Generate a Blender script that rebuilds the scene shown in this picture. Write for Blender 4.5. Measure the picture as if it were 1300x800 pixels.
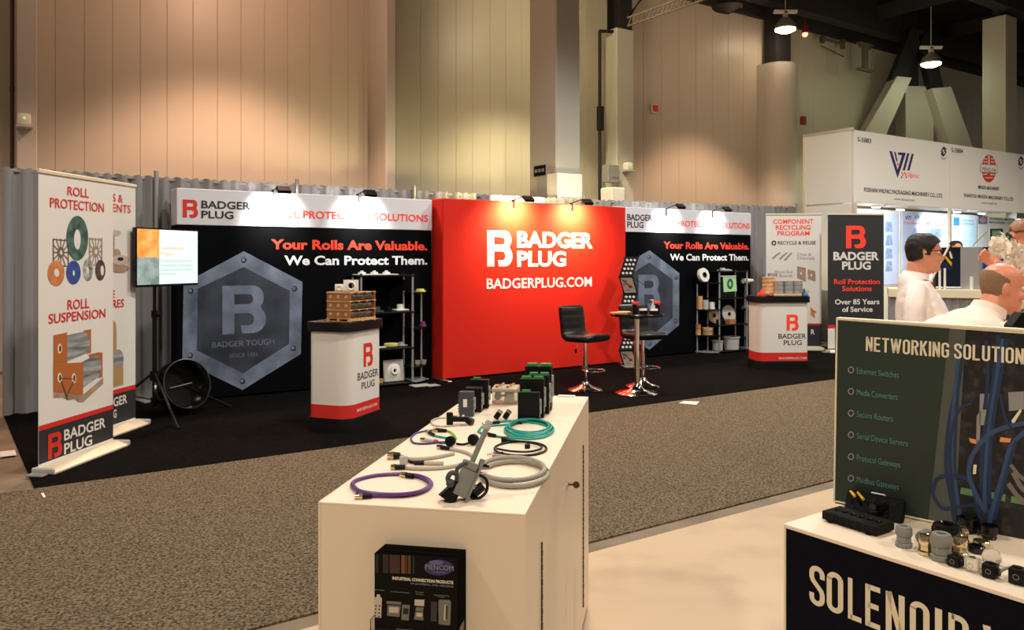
import bpy, bmesh, math, random
from mathutils import Vector, Matrix
from mathutils.geometry import tessellate_polygon
R = math.radians
random.seed(7)
SC = bpy.context.scene
COL = SC.collection
for o in list(bpy.data.objects):
    bpy.data.objects.remove(o)

# ---------------------------------------------------------------- camera (level, cropped frame => lens shift)
CF, CX, YH, EYE = 1010.0, 650.0, 330.0, 1.55
cd = bpy.data.cameras.new('camera'); cam = bpy.data.objects.new('camera', cd); COL.objects.link(cam)
cd.sensor_width = 36.0; cd.lens = 36.0 * CF / 1300.0
cd.shift_y = -(400.0 - YH) / 1300.0
cd.clip_start = 0.05; cd.clip_end = 200
cam.location = (0, 0, EYE); cam.rotation_euler = (R(90), 0, 0)
SC.camera = cam

# ---------------------------------------------------------------- world, exposure
w = bpy.data.worlds.new('hall'); SC.world = w; w.use_nodes = True
bg = w.node_tree.nodes['Background']; bg.inputs[0].default_value = (1.0, 0.92, 0.80, 1); bg.inputs[1].default_value = 0.19
SC.view_settings.view_transform = 'Standard'; SC.view_settings.look = 'None'
SC.view_settings.gamma = 1.0; SC.view_settings.exposure = 0.0; SC.view_settings.use_curve_mapping = False

ANG = R(34.0)                                   # the aisle direction
D = Vector((math.cos(ANG), math.sin(ANG), 0)); N = Vector((-math.sin(ANG), math.cos(ANG), 0))
W0 = Vector((-5.85, 11.86, 0))                  # a point on the hall's back wall

def lamp(name, kind, loc, power, color, target=None, size=0.2, angle=None, blend=0.3):
    l = bpy.data.lights.new(name, kind); l.energy = power; l.color = color
    if kind in ('POINT', 'SPOT'): l.shadow_soft_size = size
    if kind == 'AREA': l.size = size
    if angle: l.spot_size = angle; l.spot_blend = blend
    o = bpy.data.objects.new(name, l); COL.objects.link(o); o.location = loc
    if target is not None:
        o.rotation_euler = (Vector(target) - Vector(loc)).to_track_quat('-Z', 'Y').to_euler()
    return o

def bay(t, dist, z): 
    p = W0 + D * t - N * dist
    return Vector((p.x, p.y, z))
# high-bay lamps along the wall (row nearest the wall); the fixtures for the two in frame are built below
WALL_ROW = [(-4.0, (1.0, .60, .42), 350), (1.5, (1.0, .57, .40), 1080), (7.0, (1.0, .84, .53), 980), (12.2, (1.0, .61, .44), 860), (17.0, (.95, .97, .68), 400)]
for t, c, p in WALL_ROW:
    q = bay(t, 2.2, 6.25)
    lamp('high_bay_or_fill_light', 'SPOT', q, p, c, (q.x, q.y, 0), .22, R(104), .45)
    lamp('high_bay_spill', 'POINT', q, p * (.17 if t < 4 else .12 if t < 10 else .05), c, None, .22)
# rows further into the hall, over and behind the camera, and one added fill lamp
for t, dist, c, p in [(1.3, 9.3, (1, .92, .80), 800), (-4.5, 9.6, (1, .90, .76), 700), (7.5, 8.6, (1, .97, .90), 1050), (13.5, 9.4, (1, .92, .80), 620),
                      (-3.5, 15.5, (1, .84, .68), 1050), (3.0, 16, (1, .84, .68), 520), (9, 16, (1, .86, .70), 560), (15, 12, (1, .90, .78), 800), (4.4, 6.6, (1, 1, .93), 560)]:  # last entry is a neutral fill added to brighten the large column
    q = bay(t, dist, 6.6)
    lamp('high_bay_or_fill_light', 'SPOT', q, p, c, (q.x, q.y, 0), .2, R(150), .5)

# ---------------------------------------------------------------- materials
def lin(c):
    return tuple(((v / 255.0) / 12.92 if v / 255.0 <= .04045 else ((v / 255.0 + .055) / 1.055) ** 2.4) for v in c)
MATS = {}
def mat(name, rgb, rough=.6, metal=0.0, emit=0.0, rgb2=None, scale=20.0, stretch=None, bump=0.0, bscale=None, detail=4.0, trans=0.0, alpha=1.0, ior=1.45, coat=0.0, ramp=(.35, .65), spec=None):
    if name in MATS: return MATS[name]
    m = bpy.data.materials.new(name); m.use_nodes = True; MATS[name] = m
    nt = m.node_tree; b = nt.nodes['Principled BSDF']
    c = lin(rgb); b.inputs['Base Color'].default_value = (*c, 1)
    b.inputs['Roughness'].default_value = rough; b.inputs['Metallic'].default_value = metal
    if spec is not None: b.inputs['Specular IOR Level'].default_value = spec
    b.inputs['Transmission Weight'].default_value = trans; b.inputs['IOR'].default_value = ior
    b.inputs['Alpha'].default_value = alpha; b.inputs['Coat Weight'].default_value = coat
    if emit:
        b.inputs['Emission Color'].default_value = (*c, 1); b.inputs['Emission Strength'].default_value = emit
    tc = None
    if rgb2 is not None or bump:
        tc = nt.nodes.new('ShaderNodeTexCoord'); mp = nt.nodes.new('ShaderNodeMapping')
        nt.links.new(tc.outputs['Object'], mp.inputs['Vector'])
        if stretch: mp.inputs['Scale'].default_value = stretch
    if rgb2 is not None:
        n = nt.nodes.new('ShaderNodeTexNoise'); n.inputs['Scale'].default_value = scale; n.inputs['Detail'].default_value = detail
        nt.links.new(mp.outputs[0], n.inputs['Vector'])
        r = nt.nodes.new('ShaderNodeValToRGB'); r.color_ramp.elements[0].position = ramp[0]; r.color_ramp.elements[1].position = ramp[1]
        r.color_ramp.elements[0].color = (*c, 1); r.color_ramp.elements[1].color = (*lin(rgb2), 1)
        nt.links.new(n.outputs['Fac'], r.inputs['Fac']); nt.links.new(r.outputs['Color'], b.inputs['Base Color'])
        if emit: nt.links.new(r.outputs['Color'], b.inputs['Emission Color'])
    if bump:
        n2 = nt.nodes.new('ShaderNodeTexNoise'); n2.inputs['Scale'].default_value = bscale or scale; n2.inputs['Detail'].default_value = 3
        nt.links.new(mp.outputs[0], n2.inputs['Vector'])
        bp = nt.nodes.new('ShaderNodeBump'); bp.inputs['Strength'].default_value = bump; bp.inputs['Distance'].default_value = .01
        nt.links.new(n2.outputs['Fac'], bp.inputs['Height']); nt.links.new(bp.outputs[0], b.inputs['Normal'])
    return m

M = dict(
 wall=mat('painted_panel', (190, 182, 162), .42, bump=.15, bscale=1.2, stretch=(3, 3, .12)),
 pier=mat('painted_plaster', (186, 182, 168), .7), concrete=mat('concrete_floor', (112, 98, 80), .75, rgb2=(134, 118, 98), scale=3),
 palefloor=mat('pale_vinyl_floor', (196, 172, 142), .5, rgb2=(170, 148, 122), scale=2.2, detail=6, ramp=(.5, .78)),
 aisle=mat('speckled_carpet', (40, 34, 26), .97, rgb2=(134, 118, 96), scale=75, detail=10, bump=.4, bscale=120, ramp=(.32, .68), spec=.1),
 blackcarpet=mat('black_carpet', (7, 6, 6), .97, rgb2=(20, 18, 16), scale=40, detail=6, bump=.3, bscale=180, spec=.04),
 ceil=mat('dark_ceiling_paint', (20, 19, 19), .9), steel=mat('dark_steel', (26, 24, 24), .7), beam=mat('dark_beam', (38, 35, 34), .7),
 white=mat('white_paint', (232, 228, 220), .5), whitefab=mat('white_banner_fabric', (226, 220, 212), .55), header=mat('white_header_fabric', (212, 210, 216), .6),
 blackfab=mat('black_display_fabric', (8, 9, 11), .8, spec=.05), redfab=mat('red_display_fabric', (206, 36, 24), .7, spec=.2),
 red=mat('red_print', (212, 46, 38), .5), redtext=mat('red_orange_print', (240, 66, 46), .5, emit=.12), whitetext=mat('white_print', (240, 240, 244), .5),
 blacktext=mat('charcoal_print', (38, 38, 44), .5), greytext=mat('grey_print', (140, 138, 136), .5), charcoal=mat('charcoal_banner', (44, 43, 46), .55),
 orangetext=mat('orange_print', (224, 140, 84), .5), teal=mat('teal_print', (88, 140, 134), .5), cream=mat('cream_print', (226, 214, 184), .5),
 navytext=mat('navy_print', (42, 40, 96), .5), yellow=mat('yellow_paint', (226, 176, 40), .5),
 drape=mat('grey_drape', (136, 135, 136), .85, bump=.1, bscale=60), pipe=mat('aluminium_pipe', (190, 188, 182), .35, .8),
 chrome=mat('chrome', (225, 222, 218), .08, 1.0), brushed=mat('brushed_steel', (196, 194, 198), .36, .85, bump=.05, bscale=40, stretch=(1, 1, 30)),
 alu=mat('satin_aluminium', (236, 224, 196), .38, .35), silver=mat('silver_tube', (186, 188, 194), .3, .6),
 leather=mat('black_leatherette', (22, 19, 18), .33, bump=.1, bscale=90), black=mat('black_plastic', (12, 11, 11), .45, spec=.25), blackmatte=mat('matte_black', (15, 14, 14), .75, spec=.2),
 blackgloss=mat('glossy_black', (14, 13, 13), .18), grey=mat('grey_plastic', (128, 128, 122), .5), ltgrey=mat('light_grey_plastic', (176, 174, 168), .5), dkgrey=mat('dark_grey_plastic', (60, 66, 68), .55),
 lam=mat('cream_laminate', (226, 208, 182), .38), lamtop=mat('cream_laminate_top', (238, 222, 200), .3), gap=mat('shadow_gap', (70, 52, 36), .9), seam=mat('panel_seam', (150, 138, 120), .8),
 hinge=mat('bronze_hinge', (92, 70, 50), .5, .6), wood=mat('pine', (214, 166, 110), .6, rgb2=(186, 132, 80), scale=6, stretch=(1, 1, 12)), board=mat('brown_fibreboard', (164, 106, 62), .6),
 woodpale=mat('pale_plywood', (222, 186, 140), .6, rgb2=(200, 158, 110), scale=5, stretch=(2, 2, 18)),
 rubber=mat('grey_cable', (176, 168, 156), .5), purple=mat('purple_cable', (92, 48, 118), .4), tealc=mat('teal_cable', (20, 150, 138), .4), blue=mat('blue_cable', (44, 62, 120), .4), lime=mat('lime_cable', (130, 196, 40), .4),
 brass=mat('nickel_brass', (214, 196, 158), .2, 1.0), green=mat('green_terminal', (54, 132, 62), .5), clear=mat('clear_plastic', (232, 228, 216), .12, trans=.75), frosted=mat('frosted_plastic', (216, 214, 206), .4, trans=.35),
 navy=mat('navy_skirt', (7, 8, 22), .6, spec=.12), redp=mat('red_plastic', (216, 44, 40), .4), bluep=mat('blue_plastic', (30, 90, 170), .4), greenp=mat('dark_green_plastic', (24, 90, 66), .4), maroon=mat('maroon_plastic', (120, 36, 40), .4),
 purplep=mat('purple_plastic', (112, 50, 100), .4), yellowp=mat('pale_yellow_plastic', (214, 206, 120), .5), paper=mat('paper', (228, 222, 212), .6), greenpaper=mat('green_paper', (170, 226, 160), .6),
 skin=mat('skin', (222, 152, 122), .48), skin2=mat('ruddy_skin', (226, 148, 118), .4), hair=mat('dark_hair', (30, 24, 22), .55, bump=.5, bscale=120, stretch=(1, 1, .3)), hairgrey=mat('cropped_brown_grey_hair', (142, 108, 80), .8, bump=.3, bscale=200), hairred=mat('sandy_hair', (158, 112, 76), .6, bump=.5, bscale=90),
 shirt=mat('white_cotton_shirt', (250, 240, 236), .75, bump=.6, bscale=9, stretch=(1, 1, 1.8)), shirt2=mat('pale_pink_white_shirt', (244, 224, 208), .75, bump=.6, bscale=9, stretch=(1, 1, 1.8)), trousers=mat('dark_trousers', (34, 34, 40), .8), shoe=mat('black_shoe', (22, 20, 20), .4),
 petal=mat('white_petal', (240, 226, 208), .5), leaf=mat('dark_leaf', (26, 58, 30), .5), stem=mat('green_stem', (120, 130, 60), .5),
 glass=mat('clear_acrylic', (240, 240, 238), .05, trans=1.0, ior=1.2), lens=mat('dark_lens', (40, 36, 38), .1, alpha=.6),
)
lampglow = mat('lamp_glow', (255, 226, 196), .5, emit=30.0); lampglow2 = mat('lamp_glow_green', (240, 255, 214), .5, emit=30.0); ledglow = mat('led_glow', (235, 244, 255), .5, emit=14.0)

# ---------------------------------------------------------------- geometry builder
class G:
    def __init__(s): s.bm = bmesh.new()
    def _bev(s, geom, b, seg=1):
        if b: bmesh.ops.bevel(s.bm, geom=geom, offset=b, segments=seg, affect='EDGES', profile=.5, clamp_overlap=True)
    def box(s, x0, x1, y0, y1, z0, z1, bev=0, seg=1, m=None):
        vs = [s.bm.verts.new(Vector(p) if m is None else m @ Vector(p)) for p in ((x0,y0,z0),(x1,y0,z0),(x1,y1,z0),(x0,y1,z0),(x0,y0,z1),(x1,y0,z1),(x1,y1,z1),(x0,y1,z1))]
        fs = [s.bm.faces.new([vs[i] for i in f]) for f in ((3,2,1,0),(4,5,6,7),(0,1,5,4),(1,2,6,5),(2,3,7,6),(3,0,4,7))]
        if bev: s._bev(list({e for f in fs for e in f.edges}), bev, seg)
        return s
    def plan(s, pts, z0, z1, bev=0):
        n = len(pts); a = [s.bm.verts.new((p[0], p[1], z0)) for p in pts]; b = [s.bm.verts.new((p[0], p[1], z1)) for p in pts]
        fs = [s.bm.faces.new(a[::-1]), s.bm.faces.new(b)]
        for i in range(n): s.bm.faces.new([a[i], a[(i+1) % n], b[(i+1) % n], b[i]])
        if bev: s._bev([e for e in fs[1].edges], bev, 2)
        return s
    def prism(s, pts, y0, y1, m=None):
        n = len(pts); f = (lambda p: p) if m is None else (lambda p: m @ p)
        a = [s.bm.verts.new(f(Vector((p[0], y0, p[1])))) for p in pts]; b = [s.bm.verts.new(f(Vector((p[0], y1, p[1])))) for p in pts]
        s.bm.faces.new(a); s.bm.faces.new(b[::-1])
        for i in range(n): s.bm.faces.new([a[(i+1) % n], a[i], b[i], b[(i+1) % n]])
        return s
    def flat(s, loops, y=0.0):          # flat print in the xz plane at local y; loops[0] outer, others holes
        tri = tessellate_polygon([[Vector((p[0], p[1], 0)) for p in l] for l in loops])
        pts = [p for l in loops for p in l]; vs = [s.bm.verts.new((p[0], y, p[1])) for p in pts]
        for t in tri:
            try:
                a, b, c = (pts[i] for i in t)
                cr = (b[0]-a[0])*(c[1]-a[1]) - (b[1]-a[1])*(c[0]-a[0])
                if abs(cr) < 1e-12: continue
                s.bm.faces.new([vs[i] for i in (t if cr > 0 else t[::-1])])
            except ValueError: pass
        return s
    def cone(s, p0, p1, r0, r1=None, seg=16, cap=True):
        if r1 is None: r1 = r0
        p0, p1 = Vector(p0), Vector(p1); ax = (p1 - p0).normalized(); u = ax.orthogonal().normalized(); v = ax.cross(u)
        A = [s.bm.verts.new(p0 + (u*math.cos(t) + v*math.sin(t))*r0) for t in (2*math.pi*i/seg for i in range(seg))]
        B = [s.bm.verts.new(p1 + (u*math.cos(t) + v*math.sin(t))*r1) for t in (2*math.pi*i/seg for i in range(seg))]
        for i in range(seg): s.bm.faces.new([A[i], A[(i+1) % seg], B[(i+1) % seg], B[i]])
        if cap: s.bm.faces.new(A[::-1]); s.bm.faces.new(B)
        return s
    def lathe(s, prof, seg=24, m=None, a0=0, a1=2*math.pi, shape=None):
        m = m or Matrix(); full = abs(a1 - a0 - 2*math.pi) < 1e-6; k = seg if full else seg + 1; rings = []
        for r, z in prof:
            if r < 1e-6: rings.append([s.bm.verts.new(m @ Vector((0, 0, z)))]); continue
            ring = []
            for i in range(k):
                t = a0 + (a1-a0)*i/seg; q = r*(shape(t) if shape else 1); ring.append(s.bm.verts.new(m @ Vector((q*math.cos(t), q*math.sin(t), z))))
            rings.append(ring)
        for a, b in zip(rings, rings[1:]):
            for i in range(seg):
                j = (i+1) % k
                if len(a) == 1 and len(b) == 1: continue
                if len(a) == 1: s.bm.faces.new([a[0], b[j], b[i]])
                elif len(b) == 1: s.bm.faces.new([a[i], a[j], b[0]])
                else: s.bm.faces.new([a[i], a[j], b[j], b[i]])
        return s
    def tube(s, pts, r, seg=8, closed=False, cap=True, flat=1.0):
        pts = [Vector(p) for p in pts]; n = len(pts); rings = []; u = None
        rr = r if isinstance(r, (list, tuple)) else [r]*n
        for i in range(n):
            if closed: tg = pts[(i+1) % n] - pts[i-1]
            else: tg = pts[min(i+1, n-1)] - pts[max(i-1, 0)]
            tg = tg.normalized()
            u = tg.orthogonal().normalized() if u is None else (u - tg*u.dot(tg)).normalized()
            v = tg.cross(u)
            rings.append([s.bm.verts.new(pts[i] + (u*math.cos(t) + v*math.sin(t)*flat)*rr[i]) for t in (2*math.pi*k/seg for k in range(seg))])
        for i in range(n if closed else n-1):
            a, b = rings[i], rings[(i+1) % n]
            off = 0
            if closed and i == n-1:
                off = min(range(seg), key=lambda q: (b[q].co - a[0].co).length)
            for k in range(seg): s.bm.faces.new([a[k], a[(k+1) % seg], b[(k+1+off) % seg], b[(k+off) % seg]])
        if cap and not closed: s.bm.faces.new(rings[0][::-1]); s.bm.faces.new(rings[-1])
        return s
    def ball(s, c, rx, ry=None, rz=None, seg=12, m=None):
        ry = ry or rx; rz = rz or rx; mm = Matrix.Translation(c) @ (m or Matrix()) @ Matrix.Diagonal((rx, ry, rz, 1))
        bmesh.ops.create_uvsphere(s.bm, u_segments=seg, v_segments=max(6, seg*2//3), radius=1, matrix=mm); return s
    def mesh(s, name, smooth=True, ang=35):
        bmesh.ops.recalc_face_normals(s.bm, faces=s.bm.faces)
        me = bpy.data.meshes.new(name); s.bm.to_mesh(me); s.bm.free()
        if smooth and len(me.polygons):
            me.polygons.foreach_set('use_smooth', [True]*len(me.polygons)); me.set_sharp_from_angle(angle=R(ang))
        return me

def spline(pts, n=8, closed=False):
    pts = [Vector(p) for p in pts]; out = []; k = len(pts)
    rng = k if closed else k-1
    for i in range(rng):
        if closed: p0, p1, p2, p3 = pts[i-1], pts[i], pts[(i+1) % k], pts[(i+2) % k]
        else: p0, p1, p2, p3 = pts[max(i-1, 0)], pts[i], pts[i+1], pts[min(i+2, k-1)]
        for j in range(n):
            t = j/n; out.append(.5*((2*p1) + (-p0+p2)*t + (2*p0-5*p1+4*p2-p3)*t*t + (-p0+3*p1-3*p2+p3)*t**3))
    if not closed: out.append(pts[-1])
    return out

# ---------------------------------------------------------------- things and parts
class Th:
    def __init__(s, name, label, cat, loc=(0, 0, 0), rz=0, group=None, mesh=None, m=None, rot=None, kind=None):
        o = bpy.data.objects.new(name, mesh); COL.objects.link(o)
        o.location = loc; o.rotation_euler = rot or (0, 0, rz)
        if m: mesh.materials.append(m)
        if kind: o['kind'] = kind
        if label: o['label'] = label
        if cat: o['category'] = cat
        if group: o['group'] = group
        s.o = o; e = o.rotation_euler.to_matrix().to_4x4(); s.M = Matrix.Translation(Vector(loc)) @ e; s.Mi = s.M.inverted()
    def part(s, name, g, m, label=None, parent=None, kind=None, smooth=True, ang=35):
        me = g if isinstance(g, bpy.types.Mesh) else g.mesh(name, smooth, ang)
        if not len(me.materials): me.materials.append(m)
        o = bpy.data.objects.new(name, me); COL.objects.link(o); o.parent = parent or s.o
        if label: o['label'] = label
        if kind: o['kind'] = kind
        return o
    def ray(s, px, py):
        a = s.Mi @ Vector((0, 0, EYE)); b = s.Mi.to_3x3() @ Vector(((px-CX)/CF, 1, (YH-py)/CF)); return a, b
    def hit(s, px, py, y=0.0):
        a, b = s.ray(px, py); t = (y - a.y)/b.y; p = a + b*t; return (p.x, p.z)
    def hitz(s, px, py, z):
        a, b = s.ray(px, py); t = (z - a.z)/b.z; p = a + b*t; return (p.x, p.y)
    def hitx(s, px, py, x):
        a, b = s.ray(px, py); t = (x - a.x)/b.x; p = a + b*t; return (p.y, p.z)
def solo(name, label, cat, g, m, loc=(0, 0, 0), rz=0, group=None, smooth=True, ang=35, rot=None, kind=None):
    return Th(name, label, cat, loc, rz, group, g.mesh(name, smooth, ang), m, rot, kind)
def structure(name, g, m, loc=(0, 0, 0), rz=0, smooth=False):
    return Th(name, None, None, loc, rz, None, g.mesh(name, smooth), m, None, 'structure')
def copytree(th, loc, rz, label=None, group=None, rot=None):
    def cp(o, par):
        c = o.copy(); COL.objects.link(c); c.parent = par
        for ch in list(kids.get(o, [])): cp(ch, c)
        return c
    kids = {}
    for q in COL.objects:
        if q.parent: kids.setdefault(q.parent, []).append(q)
    r = cp(th.o, None); r.location = loc; r.rotation_euler = rot or (0, 0, rz)
    if label: r['label'] = label
    if group: r['group'] = group
    n = Th.__new__(Th); n.o = r; n.M = Matrix.Translation(Vector(loc)) @ r.rotation_euler.to_matrix().to_4x4(); n.Mi = n.M.inverted()
    return n
def FP(px, py, z=0.0):
    y = (EYE - z)*CF/(py - YH); return Vector(((px-CX)/CF*y, y, z))
def AT(px, py, y): return Vector(((px-CX)/CF*y, y, EYE + (YH-py)/CF*y))
def heading(a, b): return math.atan2(b.y-a.y, b.x-a.x)

# ---------------------------------------------------------------- lettering and flat print
def textmesh(s, bold=.0, space=1.0):
    c = bpy.data.curves.new('lettering', 'FONT'); c.body = s; c.offset = bold; c.resolution_u = 3; c.space_character = space
    o = bpy.data.objects.new('lettering', c); COL.objects.link(o)
    dg = bpy.context.evaluated_depsgraph_get(); dg.update()
    me = bpy.data.meshes.new_from_object(o.evaluated_get(dg)); bpy.data.objects.remove(o); bpy.data.curves.remove(c)
    return me
CAPH = None
def text(th, s, px0, pyb, px1, cap, m, y=-.004, bold=.012, name='lettering', space=1.0, parent=None, slant=0.0):
    x0, z0 = th.hit(px0, pyb, y); x1, _ = th.hit(px1, pyb, y); zt = th.hit(px0, pyb-cap, y)[1]
    return text_l(th, s, x0, z0, x1, abs(zt-z0), m, y, bold, name, space, parent, slant)
def text_l(th, s, x0, z0, x1, h, m, y=-.004, bold=.012, name='lettering', space=1.0, parent=None, slant=0.0):
    global CAPH
    if CAPH is None:
        q = textmesh('H'); CAPH = max(v.co.y for v in q.vertices)
    if 'M' in s: bold = min(bold, .016)      # wider offsets fold the inner corners of the M
    me = textmesh(s, bold, space)
    xs = [v.co.x for v in me.vertices]; a, b = min(xs), max(xs); sx = (x1-x0)/(b-a); sz = h/CAPH
    for v in me.vertices: v.co = (x0 + (v.co.x-a)*sx + v.co.y*sz*slant, y, z0 + v.co.y*sz)
    me.materials.clear(); me.materials.append(m)
    return th.part(name, me, m, parent=parent)
def shape(th, loops_px, m, y=-.003, name='printed_shape', parent=None):
    g = G(); g.flat([[th.hit(p[0], p[1], y) for p in l] for l in loops_px], y); return th.part(name, g, m, parent=parent, smooth=False)
def ell(cx, cy, rx, ry, n=20): return [(cx+rx*math.cos(2*math.pi*i/n), cy+ry*math.sin(2*math.pi*i/n)) for i in range(n)]
def arc(cx, cy, r, a0, a1, n=8): return [(cx+r*math.cos(R(a0+(a1-a0)*i/n)), cy+r*math.sin(R(a0+(a1-a0)*i/n))) for i in range(n+1)]
BL = [[(0,0),(.26,0),(.26,.42),(.57,.42)] + arc(.57,.295,.125,80,-80) + [(.55,.17),(.40,.17),(.44,0)] + arc(.68,.285,.285,-90,48) + arc(.665,.745,.255,-45,90) + [(0,1)],
      [(.26,.61),(.26,.82),(.57,.82)] + arc(.57,.715,.105,80,-80) + [(.55,.61)]]
def stroke(g, pts, w_, T):          # a flat ribbon along a centre line, T maps glyph units to the board
    pts = [Vector((p[0], p[1])) for p in pts]; L_, R_ = [], []
    for i, p in enumerate(pts):
        a = (p-pts[i-1]).normalized() if i else (pts[1]-p).normalized(); b = (pts[i+1]-p).normalized() if i < len(pts)-1 else a
        n_ = Vector((-(a+b).y, (a+b).x)).normalized(); k = w_/2/max(.35, n_.dot(Vector((-a.y, a.x)))); L_.append(p+n_*k); R_.append(p-n_*k)
    for k in range(len(pts)-1): g.bm.faces.new([g.bm.verts.new(T(q)) for q in (R_[k], R_[k+1], L_[k+1], L_[k])])
def condensed(th, s, xs, z0, z1, m, y, name='lettering'):      # tall narrow capitals; xs = list of (left, right) per letter
    s_ = .125
    for ch, (xa, xb) in zip(s, xs):
        wd = {'W': .62, 'I': .125, 'M': .5}.get(ch, .40); g = G(); a, b = s_/2, wd-s_/2; c = wd/2; rx = c-s_/2
        def T(q, xa=xa, xb=xb, wd=wd): return (xa+(xb-xa)*q[0]/wd, y, z0+(z1-z0)*q[1])
        top = [(c+rx*math.cos(R(t)), .80+(.14)*math.sin(R(t))) for t in range(180, -1, -20)]; bot = [(c+rx*math.cos(R(t)), .20+.14*math.sin(R(t))) for t in range(0, -181, -20)]
        P = []
        if ch == 'O': P = [top + bot + [top[0], top[1]]]
        if ch == 'S': P = [[(b, .70)] + top[::-1] + [(a, .70), (a+.03, .62), (b-.03, .40), (b, .31)] + bot + [(a, .30)]]
        if ch == 'G': P = [[(b, .70)] + top[::-1] + bot[::-1] + [(b, .48), (c, .48)]]
        if ch == 'U': P = [[(a, 1)] + bot[::-1] + [(b, 1)]]
        if ch in 'LENDRK': P.append([(a, 0), (a, 1)])
        if ch == 'I': P = [[(a, 0), (a, 1)]]
        if ch == 'L': P.append([(a, .06), (.37, .06)])
        if ch == 'E': P += [[(a, .94), (.37, .94)], [(a, .51), (.33, .51)], [(a, .06), (.37, .06)]]
        if ch == 'N': P += [[(b, 0), (b, 1)], [(a+.0, 1), (b, 0)]]
        if ch == 'D': P.append([(a, .94), (c, .94)] + top[5:] + bot[:6] + [(a, .06)])
        if ch == 'T': P = [[(0, .94), (wd, .94)], [(c, 0), (c, 1)]]
        if ch == 'V': P = [[(a, 1), (c, 0)], [(b, 1), (c, 0)]]
        if ch == 'W': P = [[(a, 1), (.19, 0)], [(.31, 1), (.19, 0)], [(.31, 1), (.43, 0)], [(b, 1), (.43, 0)]]
        if ch == 'R': P += [[(a, .94), (c, .94)] + [(c+rx*math.cos(R(t)), .74+.20*math.sin(R(t))) for t in range(70, -91, -20)] + [(a, .54)], [(c, .54), (b, 0)]]
        if ch == 'K': P += [[(a, .38), (b, 1)], [(c-.03, .56), (b, 0)]]
        for p in P: stroke(g, p, s_*(.92 if ch in 'VW' else 1), T)
        th.part(name, g, m, smooth=False)
def logoB(th, px0, py0, px1, py1, m, y=-.004, name='letter_emblem'):       # px0,py0 top-left .. px1,py1 bottom-right (bottom at the left edge)
    x0, z1 = th.hit(px0, py0, y); _, z0 = th.hit(px0, py1, y); x1, _ = th.hit(px1, py1, y)
    g = G(); g.flat([[(x0+p[0]/.965*(x1-x0), z0+p[1]*(z1-z0)) for p in l] for l in BL], y)
    return th.part(name, g, m, smooth=False)
# ================================================================ THE SETTING
g = G(); g.box(-30, 40, -20, 40, -.3, 0); structure('floor', g, M['concrete'])
# pale vinyl flooring of the near booths, dark edge strip, aisle carpet, black booth carpet
def along(p, t): return Vector((p.x + D.x*t, p.y + D.y*t, p.z))
E1 = FP(750, 690); E2 = FP(748, 703); C1 = FP(44, 622); C2 = FP(1055, 483)
cdir = (C2 - C1).normalized(); cn = Vector((-cdir.y, cdir.x, 0))
g = G(); a, b = along(E2, -8), along(E2, 16)
g.plan([(a.x+6, a.y-9), (b.x+6, b.y-9), (b.x, b.y), (a.x, a.y)], 0, .004)
solo('vinyl_floor', 'pale scuffed cream vinyl flooring in front of the grey aisle carpet', 'flooring', g, M['palefloor'], smooth=False)
g = G(); a, b = along(E1, -9), along(E1, 20); p1 = C1 + cdir*20; p0 = C1 - cdir*.2; l0 = FP(-2, 606); l1 = FP(-60, 640)
g.plan([(a.x, a.y), (b.x, b.y), (p1.x, p1.y), (p0.x, p0.y), (l0.x, l0.y), (l1.x-1.5, l1.y)], 0, .010)
solo('aisle_carpet', 'speckled grey-brown carpet running along the aisle', 'carpet', g, M['aisle'], smooth=False)
g = G(); BLc = FP(5, 529); far = C1 + cdir*12.2
g.plan([(C1.x, C1.y), (far.x, far.y), (far.x + cn.x*4.6, far.y + cn.y*4.6), (BLc.x + cdir.x*2.0 + cn.x*1.2, BLc.y + cdir.y*2.0 + cn.y*1.2), (BLc.x, BLc.y)], 0, .013)
solo('booth_carpet', 'black carpet under the red and black display booth', 'carpet', g, M['blackcarpet'], smooth=False)
for i, (q, lab) in enumerate([([(0, 573.5), (19, 571.5), (21, 578), (0, 580.5)], 'white paper label taped to concrete left of the black carpet'),
                    ([(52, 626.5), (55.5, 626), (58, 631), (55, 632)], 'tiny white tape scrap at the front left corner of the black carpet'),
                    ([(862, 512), (868, 509.5), (888, 510), (884, 514)], 'white paper label at the black carpet edge right of the high table')]):
    g = G(); g.plan([tuple(FP(*p, .014))[:2] for p in q][::-1], .0135, .0155)
    solo('floor_label', lab, 'label', g, M['paper'], smooth=False)

# back wall: a base sheet with separate panels standing proud of it
WH = 7.7
wall = structure('wall_back', G().box(-14, 34, .09, .35, 0, WH), M['seam'], tuple(W0), ANG)
def wx(px): return wall.hit(px, 200, 0)[0]
edges = [wx(p) for p in (45, 70, 107, 143, 178, 212, 245, 276, 306, 336, 365, 393, 420, 442, 462)]
edges2 = [wx(p) for p in (503, 534, 556, 579, 600, 622, 642, 662, 683, 704, 724, 745, 768)]
x = edges2[-1]; e3 = [x]
while x < 33: x += .56; e3.append(x)
x = edges[0]; e0 = [x]
while x > -13: x -= .85; e0.append(x)
allx = sorted(set([round(v, 4) for v in e0 + edges + edges2 + e3]))
for a, b in zip(allx, allx[1:]):
    g = G(); g.box(a+.002, b-.002, 0, .085, 0, WH, .003); wall.part('wall_panel', g, M['wall'], smooth=False)
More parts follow.
